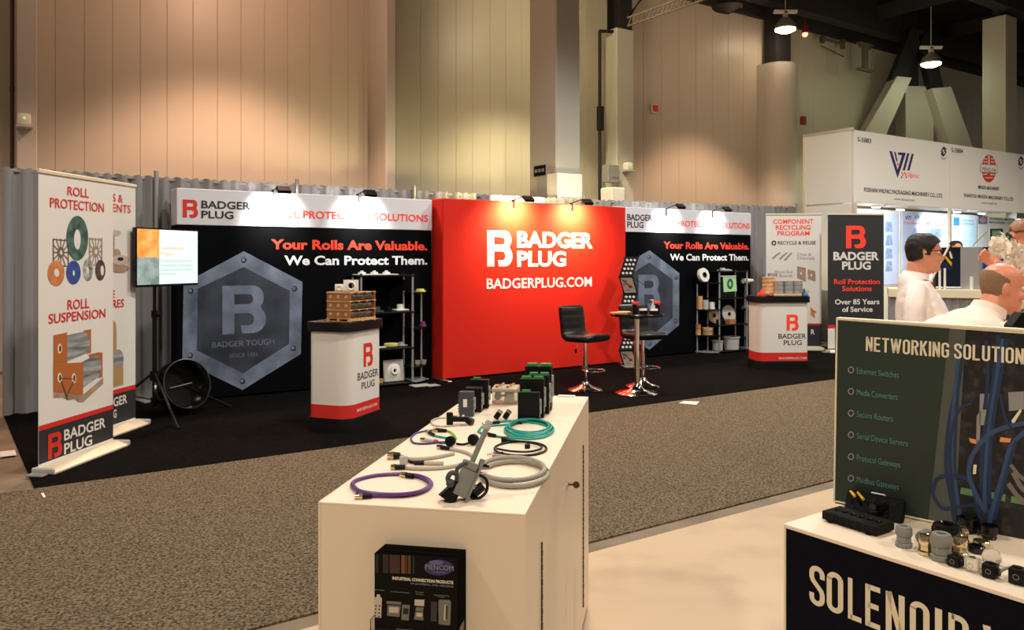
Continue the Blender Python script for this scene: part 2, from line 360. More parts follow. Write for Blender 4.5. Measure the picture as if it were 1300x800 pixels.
# ceiling with beams
ceil = structure('ceiling', G().box(-14, 34, -20, .4, 8.6, 8.9), M['ceil'], tuple(W0), ANG)
for y in (-.6, -3.6, -7.5, -12, -17):
    ceil.part('ceiling_beam', G().box(-14, 34, y-.17, y+.17, 7.75, 8.6), M['beam'], smooth=False)
for k in range(14):
    x = -12 + k*3.4; ceil.part('ceiling_beam', G().box(x-.09, x+.09, -20, .3, 8.1, 8.45), M['beam'], smooth=False)
ceil.part('ceiling_duct', G().box(-14, 34, -5.9, -4.7, 7.9, 8.5, .05), M['ceil'], smooth=False)
ceil.part('wall_head_beam', G().box(-14, 34, -.12, .4, 7.6, 8.0), M['beam'], smooth=False)
# clad piers and columns of the hall
def pier(label, name, pxl, pxc, pxr, pyt, dist, steel=None, cat='column'):
    # corner nearest the viewer at pxc; -D face to its left, aisle face to its right
    pl = Th('tmp', None, None, tuple(W0 - N*dist), ANG); xc = pl.hit(pxc, 200)[0]; xr = pl.hit(pxr, 200)[0]
    corner = pl.M @ Vector((xc, 0, 0)); bpy.data.objects.remove(pl.o)
    t = Th(name, label, cat, tuple(corner), ANG)
    yl = t.hitx(pxl, 200, 0)[0]; zt = t.hit(pxc, pyt)[1] if pyt is not None else 8.3
    t.part('pier_cladding', G().box(0, xr-xc, 0, yl, 0, zt, .02), M['pier'], smooth=False)
    if steel: 
        g = G(); cx, cy = (xr-xc)*.5, yl*.5; sw = steel
        g.box(cx-sw, cx+sw, cy-.2, cy-.17, zt, 8.2).box(cx-sw, cx+sw, cy+.17, cy+.2, zt, 8.2).box(cx-.015, cx+.015, cy-.17, cy+.17, zt, 8.2)
        t.part('steel_column', g, M['steel'], smooth=False)
    return t
pier('slim beige wall fin left of the yellow-lit wall bay', 'wall_pier', 462, 490, 503, None, .68)
col = pier('large square beige column rising behind the red display wall', 'building_column', 672, 706, 737, None, 2.6)
g = G(); y0, z0 = col.hitx(684, 226, -.006)[0], 0
za, zb = col.hitx(680, 224, -.006)[1], col.hitx(680, 211, -.006)[1]
ya, yb = col.hitx(678, 217, -.006)[0], col.hitx(692.5, 217, -.006)[0]
g.box(-.012, -.001, yb, ya, za, zb, .002); pl = col.part('number_plate', g, M['blackmatte'], 'dark plate with pale lettering')
for k in range(3):
    yy = yb + (ya-yb)*(.2+.3*k); g = G(); g.box(-.016, -.012, yy-.035, yy+.035, za+.06, zb-.06); col.part('plate_mark', g, M['greytext'], parent=pl)
g = G(); c0 = col.M @ Vector((0, 0, 0)); xw0, xw1 = col.hit(708, 220, -.35)[0], col.hit(740, 220, -.35)[0]; zt = col.hit(708, 219, -.35)[1]
g.box(xw0, xw1, -.35, -.05, 0, zt, .015)
solo('white_cabinet', 'white tall box standing against the foot of the large square column', 'cabinet', g, M['white'], tuple(c0), ANG, smooth=False)
pier('beige boxed wall pier with dark steel post on top, beside the black pipe', 'wall_pier', 768, 783, 805, 34, .7, .17)
# round pier
pl = Th('tmp', None, None, tuple(W0 - N*.6), ANG); xa, xb = pl.hit(986, 200)[0], pl.hit(1016, 200)[0]; zt = pl.hit(1000, 80)[1]; bpy.data.objects.remove(pl.o)
t = Th('wall_pier', 'rounded beige wall pier below the brighter orange-lit hanging lamp', 'column', tuple(W0 + D*((xa+xb)/2)), ANG)
rr = (xb-xa)/2
g = G(); g.plan([(-rr, 0)] + [(-rr*math.cos(R(a)), -.28-rr*math.sin(R(a))) for a in range(0, 181, 15)] + [(rr, 0)], 0, zt); t.part('pier_cladding', g, M['pier'])
t.part('steel_column', G().box(-rr*.62, rr*.62, -.45, -.1, zt, 8.0), M['steel'], smooth=False)
t.part('alarm_box', G().box(rr*.5, rr*.8, -.85, -.75, AT(1014, 165, 20.5).z, AT(1014, 155, 20.5).z, .01), M['maroon'])
# pier at the far left, with pipe and wall light
pl = Th('tmp', None, None, tuple(W0 - N*.5), ANG); xa, xb, xp0, xp1 = (pl.hit(p, 200)[0] for p in (21, 47, 13.5, 19)); bpy.data.objects.remove(pl.o)
t = Th('wall_pier', 'flat beige wall pier at far left edge carrying a small wall light', 'column', tuple(W0 + D*xa), ANG)
t.part('pier_cladding', G().box(0, xb-xa, -.5, 0, 0, WH, .01), M['pier'], smooth=False)
pp = (xp0+xp1)/2
def pipe(label, x, z0, z1, r, off): 
    g = G(); g.cone((0, 0, z0), (0, 0, z1), r, seg=12)
    for k in range(5): g.cone((0, 0, z0+(z1-z0)*(k+.5)/5), (0, 0, z0+(z1-z0)*(k+.5)/5+.08), r*1.25, seg=12)
    solo('vertical_pipe', label, 'pipe', g, M['hinge'] if off < .3 else M['steel'], tuple(W0 + D*x - N*off), ANG)
pipe('brown vertical pipe at far left edge of the wall', pp, 0, WH, (xp1-xp0)/2, .25)
def walllight(label, p, s=1):
    t = Th('wall_light', label, 'light', tuple(p), ANG)
    g = G(); g.box(-.13*s, .13*s, -.16, 0, -.1*s, .16*s, .03, 2); h = t.part('housing', g, M['white'])
    t.part('shelf_bracket', G().box(-.16*s, .16*s, -.2, 0, -.15*s, -.11*s, .005), M['ltgrey'])
    t.part('indicator', G().ball((0, -.165, .05*s), .012), mat('green_led', (80, 255, 90), .4, emit=2.0))
q = W0 + D*wx(31) - N*.5; pl = Th('tmp', None, None, tuple(q), ANG); zz = pl.hit(31, 155)[1]; bpy.data.objects.remove(pl.o)
pl = Th('tmp', None, None, tuple(W0 - N*.5), ANG); x31 = pl.hit(30, 155)[0]; z31 = pl.hit(30, 155)[1]; bpy.data.objects.remove(pl.o)
walllight('small white emergency light on the far left wall pier', (W0 + D*x31 - N*.5) + Vector((0, 0, z31)), .62)
pl = Th('tmp', None, None, tuple(W0 - N*.7), ANG); x31 = pl.hit(794, 213)[0]; z31 = pl.hit(794, 213)[1]; xpp = pl.hit(765.5, 100)[0]; zp1 = pl.hit(765, 38)[1]
cab = [pl.hit(*p) for p in ((764, 232), (778, 211), (762, 253), (779, 240))]; red = pl.hit(829.5, 138); bpy.data.objects.remove(pl.o)
walllight('small white emergency light on the boxed wall pier', (W0 + D*x31 - N*.7) + Vector((0, 0, z31)), .62)
g = G(); g.cone((0, 0, 2), (0, 0, zp1), .035, seg=10).cone((0, 0, zp1), (.35, 0, zp1+.05), .035, seg=10).box(-.05, .08, -.05, .05, 4.2, 4.7, .01); pz = W0 + D*xpp - N*.6
solo('conduit', 'black vertical conduit left of the boxed wall pier', 'pipe', g, M['steel'], tuple(pz), ANG)
g = G(); g.box(0, cab[1][0]-cab[0][0], -.2, 0, cab[0][1], cab[1][1], .01).box(.1, .3, -.21, -.2, cab[0][1]+.1, cab[1][1]-.1)
solo('valve_cabinet', 'open grey wall cabinet at the foot of the black conduit', 'cabinet', g, M['grey'], tuple(W0 + D*cab[0][0] - N*.7), ANG)
g = G(); g.box(0, cab[3][0]-cab[2][0], -.35, 0, cab[2][1]-.8, cab[3][1], .02)
solo('junction_box', 'white box below the grey wall cabinet, just above the curtain', 'box', g, M['white'], tuple(W0 + D*cab[2][0] - N*.7), ANG)
px = wx(829.5); z = wall.hit(829.5, 138)[1]
t = Th('fire_alarm', 'small red alarm box alone on the wall right of the boxed pier', 'alarm', tuple(W0 + D*px + Vector((0, 0, z))), ANG)
t.part('backplate', G().box(-.10, .10, -.05, 0, -.1, .1, .01), M['white']); t.part('cover', G().box(-.075, .075, -.09, -.05, -.075, .075, .015), M['redp'])

# braced steel frame and far column at right
def slab(a, b, wdt, dep, y):      # clad member between two pixel points (member centre line) at depth y
    pass
t = Th('braced_column', 'beige clad A-shaped brace with dark steel above the white trade booth', 'column', (0, 22.2, 0))
def hp(px, py, y=0): return t.hit(px, py, y)
def member(pts, y0, y1, name, m): g = G(); g.prism([hp(*p) for p in pts], y0, y1); t.part(name, g, m, smooth=False)
member([(1149, 230), (1183, 230), (1183, 111), (1147, 110)], -.1, .5, 'clad_post', M['pier'])
member([(1148, 112), (1166, 112), (1166, -10), (1148, -10)], 0, .3, 'steel_post', M['steel'])
member([(1090, 168), (1062, 220), (1100, 225), (1117, 168), (1146, 104), (1128, 102)], -.5, .05, 'clad_brace', M['pier'])
member([(1124, 104), (1143, 104), (1166, 45), (1150, 38)], -.35, -.05, 'steel_brace', M['steel'])
member([(1171, 117), (1195, 115), (1222, 190), (1240, 245), (1212, 245)], -.5, .05, 'clad_brace', M['pier'])
member([(1174, 116), (1190, 116), (1172, 45), (1158, 50)], -.35, -.05, 'steel_brace', M['steel'])
pl = Th('tmp', None, None, tuple(W0 - N*3.6), ANG); xc = pl.hit(1277, 100)[0]; xr = pl.hit(1291, 100)[0]; c = pl.M @ Vector((xc, 0, 0)); bpy.data.objects.remove(pl.o)
t = Th('building_column', 'tall square beige column at right edge with dark stub on top', 'column', tuple(c), ANG)
yl = t.hitx(1247, 100, 0)[0]; zt = t.hit(1277, 18)[1]
t.part('pier_cladding', G().box(0, xr-xc, 0, yl, 0, zt, .01), M['pier'], smooth=False)
t.part('steel_column', G().box(.1, xr-xc-.1, .2, yl-.2, zt, 8.4), M['steel'], smooth=False)

# hanging high-bay lamps in view
def highbay(label, px, py, y, glow):
    p = AT(px, py, y); t = Th('high_bay_lamp', label, 'lamp', tuple(p))
    g = G(); g.lathe([(.24, -.02), (.26, .0), (.23, .1), (.15, .2), (.08, .26), (.0, .27)], 24); t.part('reflector', g, mat('lamp_reflector', (150, 146, 138), .3, .5))
    t.part('lens', G().lathe([(0, .0), (.24, 0), (.235, -.05), (.13, -.10), (0, -.12)], 24), glow)
    g = G(); g.box(-.05, .05, -.05, .05, .25, .42, .01).cone((0, 0, .42), (0, 0, 8.3-p.z), .012, seg=6); t.part('hanger', g, M['ltgrey'])
    g = G(); g.box(-.28, .28, -.05, .05, .36, .44, .01); t.part('ballast_box', g, M['white'])
    return t
highbay('brightest hanging dome lamp above the rounded wall pier', 997, 36, 19.2, lampglow)
highbay('greenish hanging dome lamp in front of the A-shaped brace', 1182, 80, 20.6, lampglow2)
t = Th('red_spotlight', 'tiny red glowing lamp hanging right of the brightest dome lamp', 'lamp', tuple(AT(1022, 42, 20)))
t.part('housing', G().cone((0, 0, 0), (0, 0, .2), .09, .05, 12).cone((0, 0, .2), (0, 0, 8.2-AT(1022, 42, 20).z), .01, seg=6), M['maroon']); t.part('bulb', G().ball((0, 0, -.03), .07), mat('red_glow', (255, 120, 90), .5, emit=5))
p = AT(923, 9, 17.5); t = Th('air_diffuser', 'round black air diffuser under the ceiling by the cable truss', 'vent', tuple(p))
for k, r in enumerate((.33, .26, .19, .12)): t.part('diffuser_ring', G().lathe([(r, -.03*k), (r-.05, -.05-.03*k), (r-.05, .0), (r, .02)], 24), M['beam'])
t.part('duct_drop', G().cone((0, 0, 0), (0, 0, 8.57-p.z), .22, seg=18), M['ceil'])
# cable truss
a, b = AT(797, 33, 15.2), AT(915, -8, 12.8); t = Th('cable_truss', 'thin dark lattice cable truss sloping to the ceiling right of the column', 'truss', tuple(a), heading(a, b))
L = (b-a).length; sl = (b.z-a.z); L2 = (Vector((b.x, b.y, 0))-Vector((a.x, a.y, 0))).length
g = G()
for dz in (0, .16): g.cone((0, 0, dz), (L2*1.3, 0, sl*1.3+dz), .02, seg=6)
for k in range(26): 
    f = k/26*1.3; f2 = (k+1)/26*1.3; g.cone((L2*f, 0, sl*f), (L2*f2, 0, sl*f2+.16), .01, seg=5)
t.part('truss_frame', g, mat('truss_steel', (96, 84, 70), .6))
g = G()
for k in range(3): g.tube(spline([(0, .03*k, .2), (L2*.25, .03, .42+.05*k), (L2*.6, 0, sl*.6+.35+.06*k), (L2*1.25, 0, sl*1.25+.3)], 6), .014, 6)
t.part('draped_cable', g, M['black'])
for px, py, w_, lab in ((1057, 52, .5, 'left'), (1098, 60, .25, 'right')):
    p = AT(px, py, 21.3); t = Th('pipe_bracket', 'dark pipe bracket on the wall above the white booth, the %s of two' % lab, 'bracket', tuple(p), ANG)
    g = G(); g.box(-w_, w_, -.03, .03, -.03, .03)
    if lab == 'left': g.box(-w_, -w_+.1, -.05, .05, -.12, .06).box(w_-.1, w_, -.05, .05, -.15, .1).cone((-w_, 0, -.2), (w_, 0, -.35), .02, seg=6)
    else: g.box(-.08, .08, -.05, .05, -.6, .1).box(-.3, .3, -.06, .06, -.64, -.58).box(-.3, .3, -.06, .06, .05, .1)
    t.part('bracket_arm', g, mat('bracket_paint', (92, 84, 70), .7), smooth=False)

# ================================================================ PIPE AND DRAPE behind the booth
DA = FP(3, 530.6); DB = FP(196, 507.0)
wl0 = FP(224, 513); wl1 = FP(548, 482.5); rd0 = FP(562, 485); rd1 = FP(794.5, 462)
Ca = wl0 + N*.55; Cb = wl1 + N*.55
Rb = rd1 + N*.85; Dend = Vector((5.45, 15.35, 0))
Cb2 = Cb*1.0
segs = [(DA, DB, 2.46, 2.475), (DB, DB.lerp(Cb, .5), 2.475, 2.48), (DB.lerp(Cb, .5), Cb, 2.48, 2.485), (Cb, Cb.lerp(Rb, .95), 2.485, 2.50), (Cb.lerp(Rb, .95), Dend, 2.50, 2.575)]
labs = ['grey pleated drape section at far left, behind the two tall banners', 'grey pleated drape section behind the screen stand and left part of the black hexagon wall',
        'grey pleated drape section behind the tagline of the left black wall', 'grey pleated drape section behind the red display wall', 'grey pleated drape section behind the right black wall, ending at the recycling banner']
for (a, b, h0, h1), lab in zip(segs, labs):
    rz = heading(a, b); Ls = (b-a).length; t = Th('drape_section', lab, 'curtain', tuple(a), rz, 'pipe and drape behind the booth')
    bm = bmesh.new(); nc = int(Ls/.028); rows = 10; grid = []
    ph = [random.uniform(0, 6.28) for _ in range(6)]; jit = [random.uniform(.6, 1.4) for _ in range(nc+2)]
    for r_ in range(rows+1):
        f = r_/rows; row = []
        for c_ in range(nc+1):
            xx = Ls*c_/nc; h = h0 + (h1-h0)*c_/nc
            amp = .030 + .012*(1-f)
            yy = amp*(math.sin(xx*42+ph[0]+.8*math.sin(xx*3.1+ph[1])) + .6*math.sin(xx*23+ph[2]+(1-f)*1.2))*jit[c_//3]
            row.append(bm.verts.new((xx, yy, .02 + (h-.02)*f + (.012*math.sin(xx*60) if r_ == rows else 0))))
        grid.append(row)
    for r_ in range(rows):
        for c_ in range(nc): bm.faces.new([grid[r_][c_], grid[r_][c_+1], grid[r_+1][c_+1], grid[r_+1][c_]])
    me = bpy.data.meshes.new('drape'); bm.to_mesh(me); bm.free(); me.polygons.foreach_set('use_smooth', [True]*len(me.polygons))
    t.part('drape', me, M['drape'])
    t.part('top_rail', G().cone((0, .02, h0-.03), (Ls, .02, h1-.03), .014, seg=10), M['drape'])
    g = G(); g.cone((Ls, -.05, 0), (Ls, -.05, h1+.06), .024, seg=10); t.part('upright', g, M['pipe'])
    t.part('base_plate', G().box(Ls-.2, Ls+.2, -.25, .15, .014, .022), M['ltgrey'], smooth=False)

# ================================================================ DISPLAY WALLS
def clamp_light(label, wallth, px, py, side=1):
    y = -.33; x, z = wallth.hit(px, py, y)
    t = Th('clamp_light', label, 'light', tuple(wallth.M @ Vector((x, 0, 0))), wallth.o.rotation_euler.z, 'arm lights over the display walls')
    zt = 2.33
    g = G(); g.tube([(0, .02, zt-.06), (0, .0, zt+.03), (0, -.2, (zt+z)/2+.05), (0, y+.04, z)], .009, 8); t.part('arm', g, M['black'])
    t.part('clamp', G().box(-.02, .02, -.03, .05, zt-.08, zt+.03, .004), M['black'])
    m = Matrix.Translation((0, y, z)) @ Matrix.Rotation(R(38), 4, 'X')
    g = G(); g.box(-.075, .075, -.05, .05, -.022, .022, .006, m=m); t.part('lamp_head', g, M['black'])
    g = G(); g.box(-.055, .055, -.03, .045, -.026, -.0225, m=m); t.part('lamp_lens', g, ledglow)
    w0 = t.M @ Vector((0, y+.015, z-.05)); w1 = t.M @ Vector((0, 0, z-.22))
    return w0, w1
def display(label, a, b, h, thick, name='display_wall'):
    rz = heading(a, b); L = (b-a).length; t = Th(name, label, 'display wall', tuple(a), rz); t.L = L; t.h = h; t.th = thick
    return t
# --- left black wall
lw = display('black display wall at left with white header and large riveted hexagon', wl0, wl1, 2.32, .3)
zb = lw.hit(224, 287.3)[1]; zb2 = lw.hit(548, 291.2)[1]
def wallbody(t, h, zh, L):
    t.part('black_graphic_panel', G().box(0, L, 0, t.th, .03, zh, .006), M['blackfab'], smooth=False)
    t.part('header_panel', G().box(0, L, -.012, t.th, zh, h, .006), M['header'], smooth=False)
    for x in (.1, L-.1): t.part('foot', G().box(x-.04, x+.04, -.04, t.th+.05, .013, .03, .004), M['pipe'])
wallbody(lw, 2.325, (zb+zb2)/2, lw.L)
text(lw, 'ROLL PROTECTION SOLUTIONS', 344.5, 275.6, 543.5, 9.3, M['redtext'], y=-.016, bold=.02)
logoB(lw, 232, 253.2, 251.6, 276, M['red'], y=-.016)
text(lw, 'BADGER', 255.6, 264, 318, 9.2, M['blacktext'], y=-.016, bold=.02); text(lw, 'PLUG', 255.6, 276.6, 296.5, 9, M['blacktext'], y=-.016, bold=.02)
text(lw, 'Your Rolls Are Valuable.', 344, 316, 542.5, 11.6, M['redtext'], bold=.035); text(lw, 'We Can Protect Them.', 361, 336.3, 542.5, 11.2, M['whitetext'], bold=.03)
hexm = mat('printed_blue_steel', (82, 92, 112), .5, rgb2=(120, 132, 152), scale=4, detail=6); hexd = mat('printed_dark_slate', (38, 43, 54), .5, rgb2=(62, 69, 84), scale=3, detail=7); hexb = mat('printed_pale_steel', (96, 108, 132), .5, rgb2=(124, 134, 156), scale=5, detail=5)
rivet = mat('printed_rivet', (40, 45, 56), .4)
def emblem(t, o, i, riv, bb):
    shape(t, [o, i], hexm, -.003, 'hexagon_border'); shape(t, [i], hexd, -.0025, 'hexagon_field')
    for k, (x, y, r) in enumerate(riv): 
        shape(t, [ell(x, y, r, r*1.05, 12)], rivet, -.004, 'printed_rivet'); shape(t, [ell(x-.5*r/3, y-.4*r/3, r*.6, r*.6, 10)], hexb, -.005, 'rivet_head')
    logoB(t, *bb, hexb, name='hexagon_letter')
emblem(lw, [(309.5, 319), (384, 358), (382, 449.4), (307.8, 495.3), (231.4, 458), (233, 360)], [(309.5, 339), (368, 369.5), (367, 436.7), (308.7, 474), (250, 445), (251, 366.6)],
       [(309.5, 330.5, 3.6), (374, 366.6, 3.6), (372.4, 442.2, 3.6), (307.8, 484.2, 3.6), (241.6, 451.5, 3.6), (242.4, 369.5, 3.6)], (282.3, 363, 337.6, 424.8))
text(lw, 'BADGER TOUGH', 269.2, 441.7, 348.3, 7.2, hexb, bold=.0); text(lw, 'SINCE 1931', 291, 454.5, 326.5, 5.0, hexm, bold=-.005)
# --- red wall
rw = display('bright red display wall with large white logo and web address', rd0, rd1, 2.33, .3)
rw.part('red_graphic_panel', G().box(0, rw.L, 0, .3, .03, 2.335, .01), M['redfab'], smooth=False)
for x in (.02, rw.L-.1): rw.part('foot', G().box(x-.03, x+.03, -.16, .35, .013, .028, .005), M['pipe'])
logoB(rw, 618.7, 292.4, 650.6, 338.3, M['whitetext']); text(rw, 'BADGER', 656.8, 313.4, 752.8, 18.9, M['whitetext'], bold=.035); text(rw, 'PLUG', 656.8, 337.8, 718.8, 18.2, M['whitetext'], bold=.035)
text(rw, 'BADGERPLUG.COM', 618, 366.7, 751.4, 12.6, M['whitetext'], bold=.03)
# --- right black wall
rb0 = rd1 + N*.3 + D*.01; rb1 = rb0 + D*3.17
bw = display('black display wall at right with white header, hexagon half hidden by brochure rack', rb0, rb1, 2.35, .3)
zb = (bw.hit(800, 295.3)[1] + bw.hit(955, 298.2)[1])/2
wallbody(bw, 2.365, zb, bw.L)
text(bw, 'BADGER', 796.4, 279.3, 828, 7.4, M['blacktext'], y=-.016, bold=.02); text(bw, 'PLUG', 796.4, 288.6, 817, 7.2, M['blacktext'], y=-.016, bold=.02)
text(bw, 'ROLL PROTECTION SOLUTIONS', 838, 286.5, 952, 7.2, M['redtext'], y=-.016, bold=.02)
text(bw, 'Your Rolls Are Valuable.', 842.5, 315.4, 951, 8.2, M['redtext'], bold=.035); text(bw, 'We Can Protect Them.', 850.5, 330.6, 950.5, 8, M['whitetext'], bold=.03)
emblem(bw, [(824.4, 317.7), (862.4, 346.8), (862, 413), (824.4, 444), (784, 420), (784, 342)], [(824.4, 333.3), (854, 355), (854, 404), (824.4, 428.7), (794, 411), (794, 352)],
       [(824.4, 326.5, 2.4), (858.4, 353, 2.4), (857.7, 407.7, 2.4), (824.4, 437, 2.4)], (810.6, 349, 837.8, 393))
# --- lights
pts = []
pts.append(clamp_light('black arm light over header of left black wall, above the tripod screen side', lw, 360, 241.0)); pts.append(clamp_light('black arm light over header of left black wall, nearest the red wall', lw, 470, 245.5))
pts.append(clamp_light('black arm light over the red wall, the left one', rw, 671, 252.5)); pts.append(clamp_light('black arm light over the red wall, the right one', rw, 746, 256.5))
pts.append(clamp_light('black arm light over right black wall, nearest the red wall', bw, 864, 262.0)); pts.append(clamp_light('black arm light over right black wall, nearest its shelf end', bw, 923, 265.5))
for k, (p, q) in enumerate(pts):
    lamp('arm_light_beam', 'SPOT', p, (120, 110, 330, 330, 120, 100)[k], (1, .95, .88) if k not in (2, 3) else (1, .78, .34), q, .03, R(105) if k not in (2, 3) else R(140), 1.0)
q = AT(676, 258, 11.9)
g = G(); g.box(-.46, .46, 0, .05, -.4, .09); solo('white_board', 'white board edge peeking above the red display wall', 'board', g, M['white'], (rd0+(rd1-rd0)*.47+N*.42)[:2] + (2.36,), ANG, smooth=False)
# ================================================================ ROLL-UP BANNERS
def banner(name, label, a, b, h, m=M['whitefab'], bar=True, deep=.13):
    rz = heading(a, b); t = Th(name, label, 'banner', tuple(a), rz); L = (b-a).length; t.L = L
    t.part('graphic', G().box(0, L, 0, .003, .06, h, 0), m, smooth=False)
    t.part('top_rail', G().box(-.005, L+.005, -.012, .014, h-.01, h+.02, .004), M['alu'])
    mb = Matrix.Rotation(R(90), 4, 'Z'); t.part('base', G().prism([(.03, .014), (.03, .058), (-.025, .060), (-deep, .026), (-deep, .014)], 0.01, -L-.01, m=mb), M['alu'], smooth=False)
    t.part('end_cap', G().box(-.03, -.008, -deep-.01, .04, .014, .062, .01), M['ltgrey']); t.part('end_cap', G().box(L+.008, L+.03, -deep-.01, .04, .014, .062, .01), M['ltgrey'])
    t.part('foot', G().box(-.10, -.031, -deep+.03, .03, .013, .03, .006), M['grey'])
    t.part('support_pole', G().cone((L/2, .02, .06), (L/2, .02, h), .012, seg=8), M['pipe'])
    return t
def lowerband(t, pxl, pyl, h, L, zs, ze):
    t.part('printed_red_stripe', G().flat([[(0, zs), (L, zs), (L, ze), (0, ze)]], -.0015), M['red'], smooth=False)
    t.part('printed_charcoal_band', G().flat([[(0, .078), (L, .078), (L, zs), (0, zs)]], -.001), M['charcoal'], smooth=False)
a, b = FP(49, 604), FP(143.5, 568)
t = b1 = banner('rollup_banner', 'white roll-up banner reading ROLL PROTECTION at far left, nearest the camera', a, b, 2.185)
z0 = (t.hit(49, 546)[1]+t.hit(142, 521)[1])/2; z1 = (t.hit(49, 540)[1] + t.hit(142, 515)[1])/2
lowerband(t, 49, 0, 0, t.L, z0, z1)
text(t, 'ROLL', 86, 247.7, 113, 11, M['red'], bold=.01); text(t, 'PROTECTION', 63.7, 263, 132, 12, M['red'], bold=.01)
text(t, 'ROLL', 86, 393.2, 113.5, 12, M['red'], bold=.01); text(t, 'SUSPENSION', 62, 411, 134, 12, M['red'], bold=.01)
logoB(t, 61, 552, 79, 584, M['red']); text(t, 'BADGER', 81.5, 559.5, 134, 13, M['whitefab'], bold=.02); text(t, 'PLUG', 81.5, 577, 117, 13, M['whitefab'], bold=.02)
dg = mat('printed_green_ring', (22, 56, 52), .5, rgb2=(74, 122, 108), scale=14, detail=2); og = mat('printed_orange', (190, 108, 58), .5, rgb2=(214, 138, 84), scale=12); bl = mat('printed_blue', (28, 62, 138), .5, rgb2=(44, 84, 160), scale=14)
gr = mat('printed_grey_ring', (88, 94, 92), .5, rgb2=(196, 196, 186), scale=22); br = mat('printed_brown', (92, 72, 66), .5, rgb2=(60, 46, 44), scale=20); gk = mat('printed_grille', (112, 100, 86), .5); gk2 = mat('printed_pale_grille', (158, 140, 120), .5)
bx = mat('printed_brown_box', (178, 100, 48), .5); rl = mat('printed_steel_roll', (96, 98, 98), .5, rgb2=(170, 172, 170), scale=3, stretch=(1, 1, 9)); plt = mat('printed_pallet', (150, 124, 98), .5, rgb2=(180, 156, 128), scale=9)
def grille(x0, y0, x1, y1, m, n=12):
    g = G(); y = -.002
    w = 1.6
    for q in ([(x0, y0), (x1, y0+2), (x1, y0+2+w), (x0, y0+w)], [(x0, y1-w), (x1, y1-w+1), (x1, y1+1), (x0, y1)], [(x0, y0), (x0+w, y0), (x0+w, y1), (x0, y1)], [(x1-w, y0), (x1, y0), (x1, y1), (x1-w, y1)]):
        g.flat([[b1.hit(p[0], p[1], y) for p in q]], y)
    cx, cy = (x0+x1)/2, (y0+y1)/2
    g.flat([[b1.hit(p[0], p[1], y) for p in ell(cx, cy, 4.6, 7, 14)], [b1.hit(p[0], p[1], y) for p in ell(cx+.6, cy, 1.8, 3.2, 14)]], y)
    for k in range(n):
        an = 2*math.pi*k/n; ca, sa = math.cos(an), math.sin(an); sx, sy = (x1-x0)/2, (y1-y0)/2; f = min(1/abs(ca) if abs(ca) > 1e-3 else 9, 1/abs(sa) if abs(sa) > 1e-3 else 9)
        ex, ey = cx+ca*sx*f, cy+sa*sy*f; nx, ny = -sa*.6, ca*.9
        g.flat([[b1.hit(p[0], p[1], y) for p in ((cx+ca*4-nx, cy+sa*6-ny), (ex-nx, ey-ny), (ex+nx, ey+ny), (cx+ca*4+nx, cy+sa*6+ny))]], y)
    b1.part('printed_grille', g, m, smooth=False)
grille(67, 303, 87.5, 338, gk); grille(113, 302, 130, 337, gk2)
def ring(cx, cy, rx, ry, hx, hy, hrx, hry, m): shape(b1, [ell(cx, cy, rx, ry, 28), ell(hx, hy, hrx, hry, 20)[::-1]], m, -.003, 'printed_ring')
ring(98.2, 302.5, 13.8, 28.5, 98.5, 304, 4.5, 13, dg); ring(71.3, 347, 10.6, 16.2, 72.4, 346, 3.6, 5.5, og); ring(93.4, 346, 9.1, 15.2, 93.9, 346.5, 1.6, 3.8, bl); ring(112, 342.5, 6.2, 14.4, 111.5, 343.5, 2, 5.5, gr); ring(127.5, 343, 6.4, 13.2, 130, 343, 2.4, 7, br)
def P3(l): return [(50+x/6.67, 400+y/6.67) for x, y in l]
shape(b1, [P3([(370, 132), (438, 120), (438, 320), (400, 330), (400, 160)])], bx, -.0018, 'printed_box')
shape(b1, [P3([(235, 172), (370, 142), (405, 155), (428, 210), (424, 280), (405, 320), (235, 395)])], rl, -.0022, 'printed_roll')
shape(b1, [P3([(120, 172), (235, 147), (235, 395), (240, 402), (120, 412)])], bx, -.0026, 'printed_box')
shape(b1, [P3([(415, 335), (505, 315), (535, 320), (535, 525), (500, 535)])], bx, -.0018, 'printed_box')
shape(b1, [P3([(120, 650), (370, 676), (540, 528), (540, 582), (370, 740), (330, 738), (300, 712), (240, 722), (200, 700), (120, 702)])], plt, -.0020, 'printed_pallet')
shape(b1, [P3([(340, 408), (470, 340), (505, 355), (526, 410), (522, 480), (500, 525), (372, 615)])], rl, -.0030, 'printed_roll')
shape(b1, [P3([(120, 412), (350, 402), (370, 402), (370, 675), (120, 650)])], bx, -.0034, 'printed_box')
for x, y in ((173, 285), (173, 532), (293, 535)): 
    shape(b1, [[(50+p[0]/6.67, 400+p[1]/6.67) for p in ell(x, y, 19, 42, 16)]], M['cream'], -.0040, 'printed_core'); shape(b1, [[(50+p[0]/6.67, 400+p[1]/6.67) for p in ell(x+3, y, 10, 28, 12)]], br, -.0044, 'printed_core')
for q in ([(180, 532), (285, 538), (285, 545), (180, 540)], [(180, 560), (190, 558), (245, 715), (235, 718)], [(285, 560), (293, 563), (232, 700), (226, 694)]): shape(b1, [P3(q)], br, -.0046, 'printed_strap')

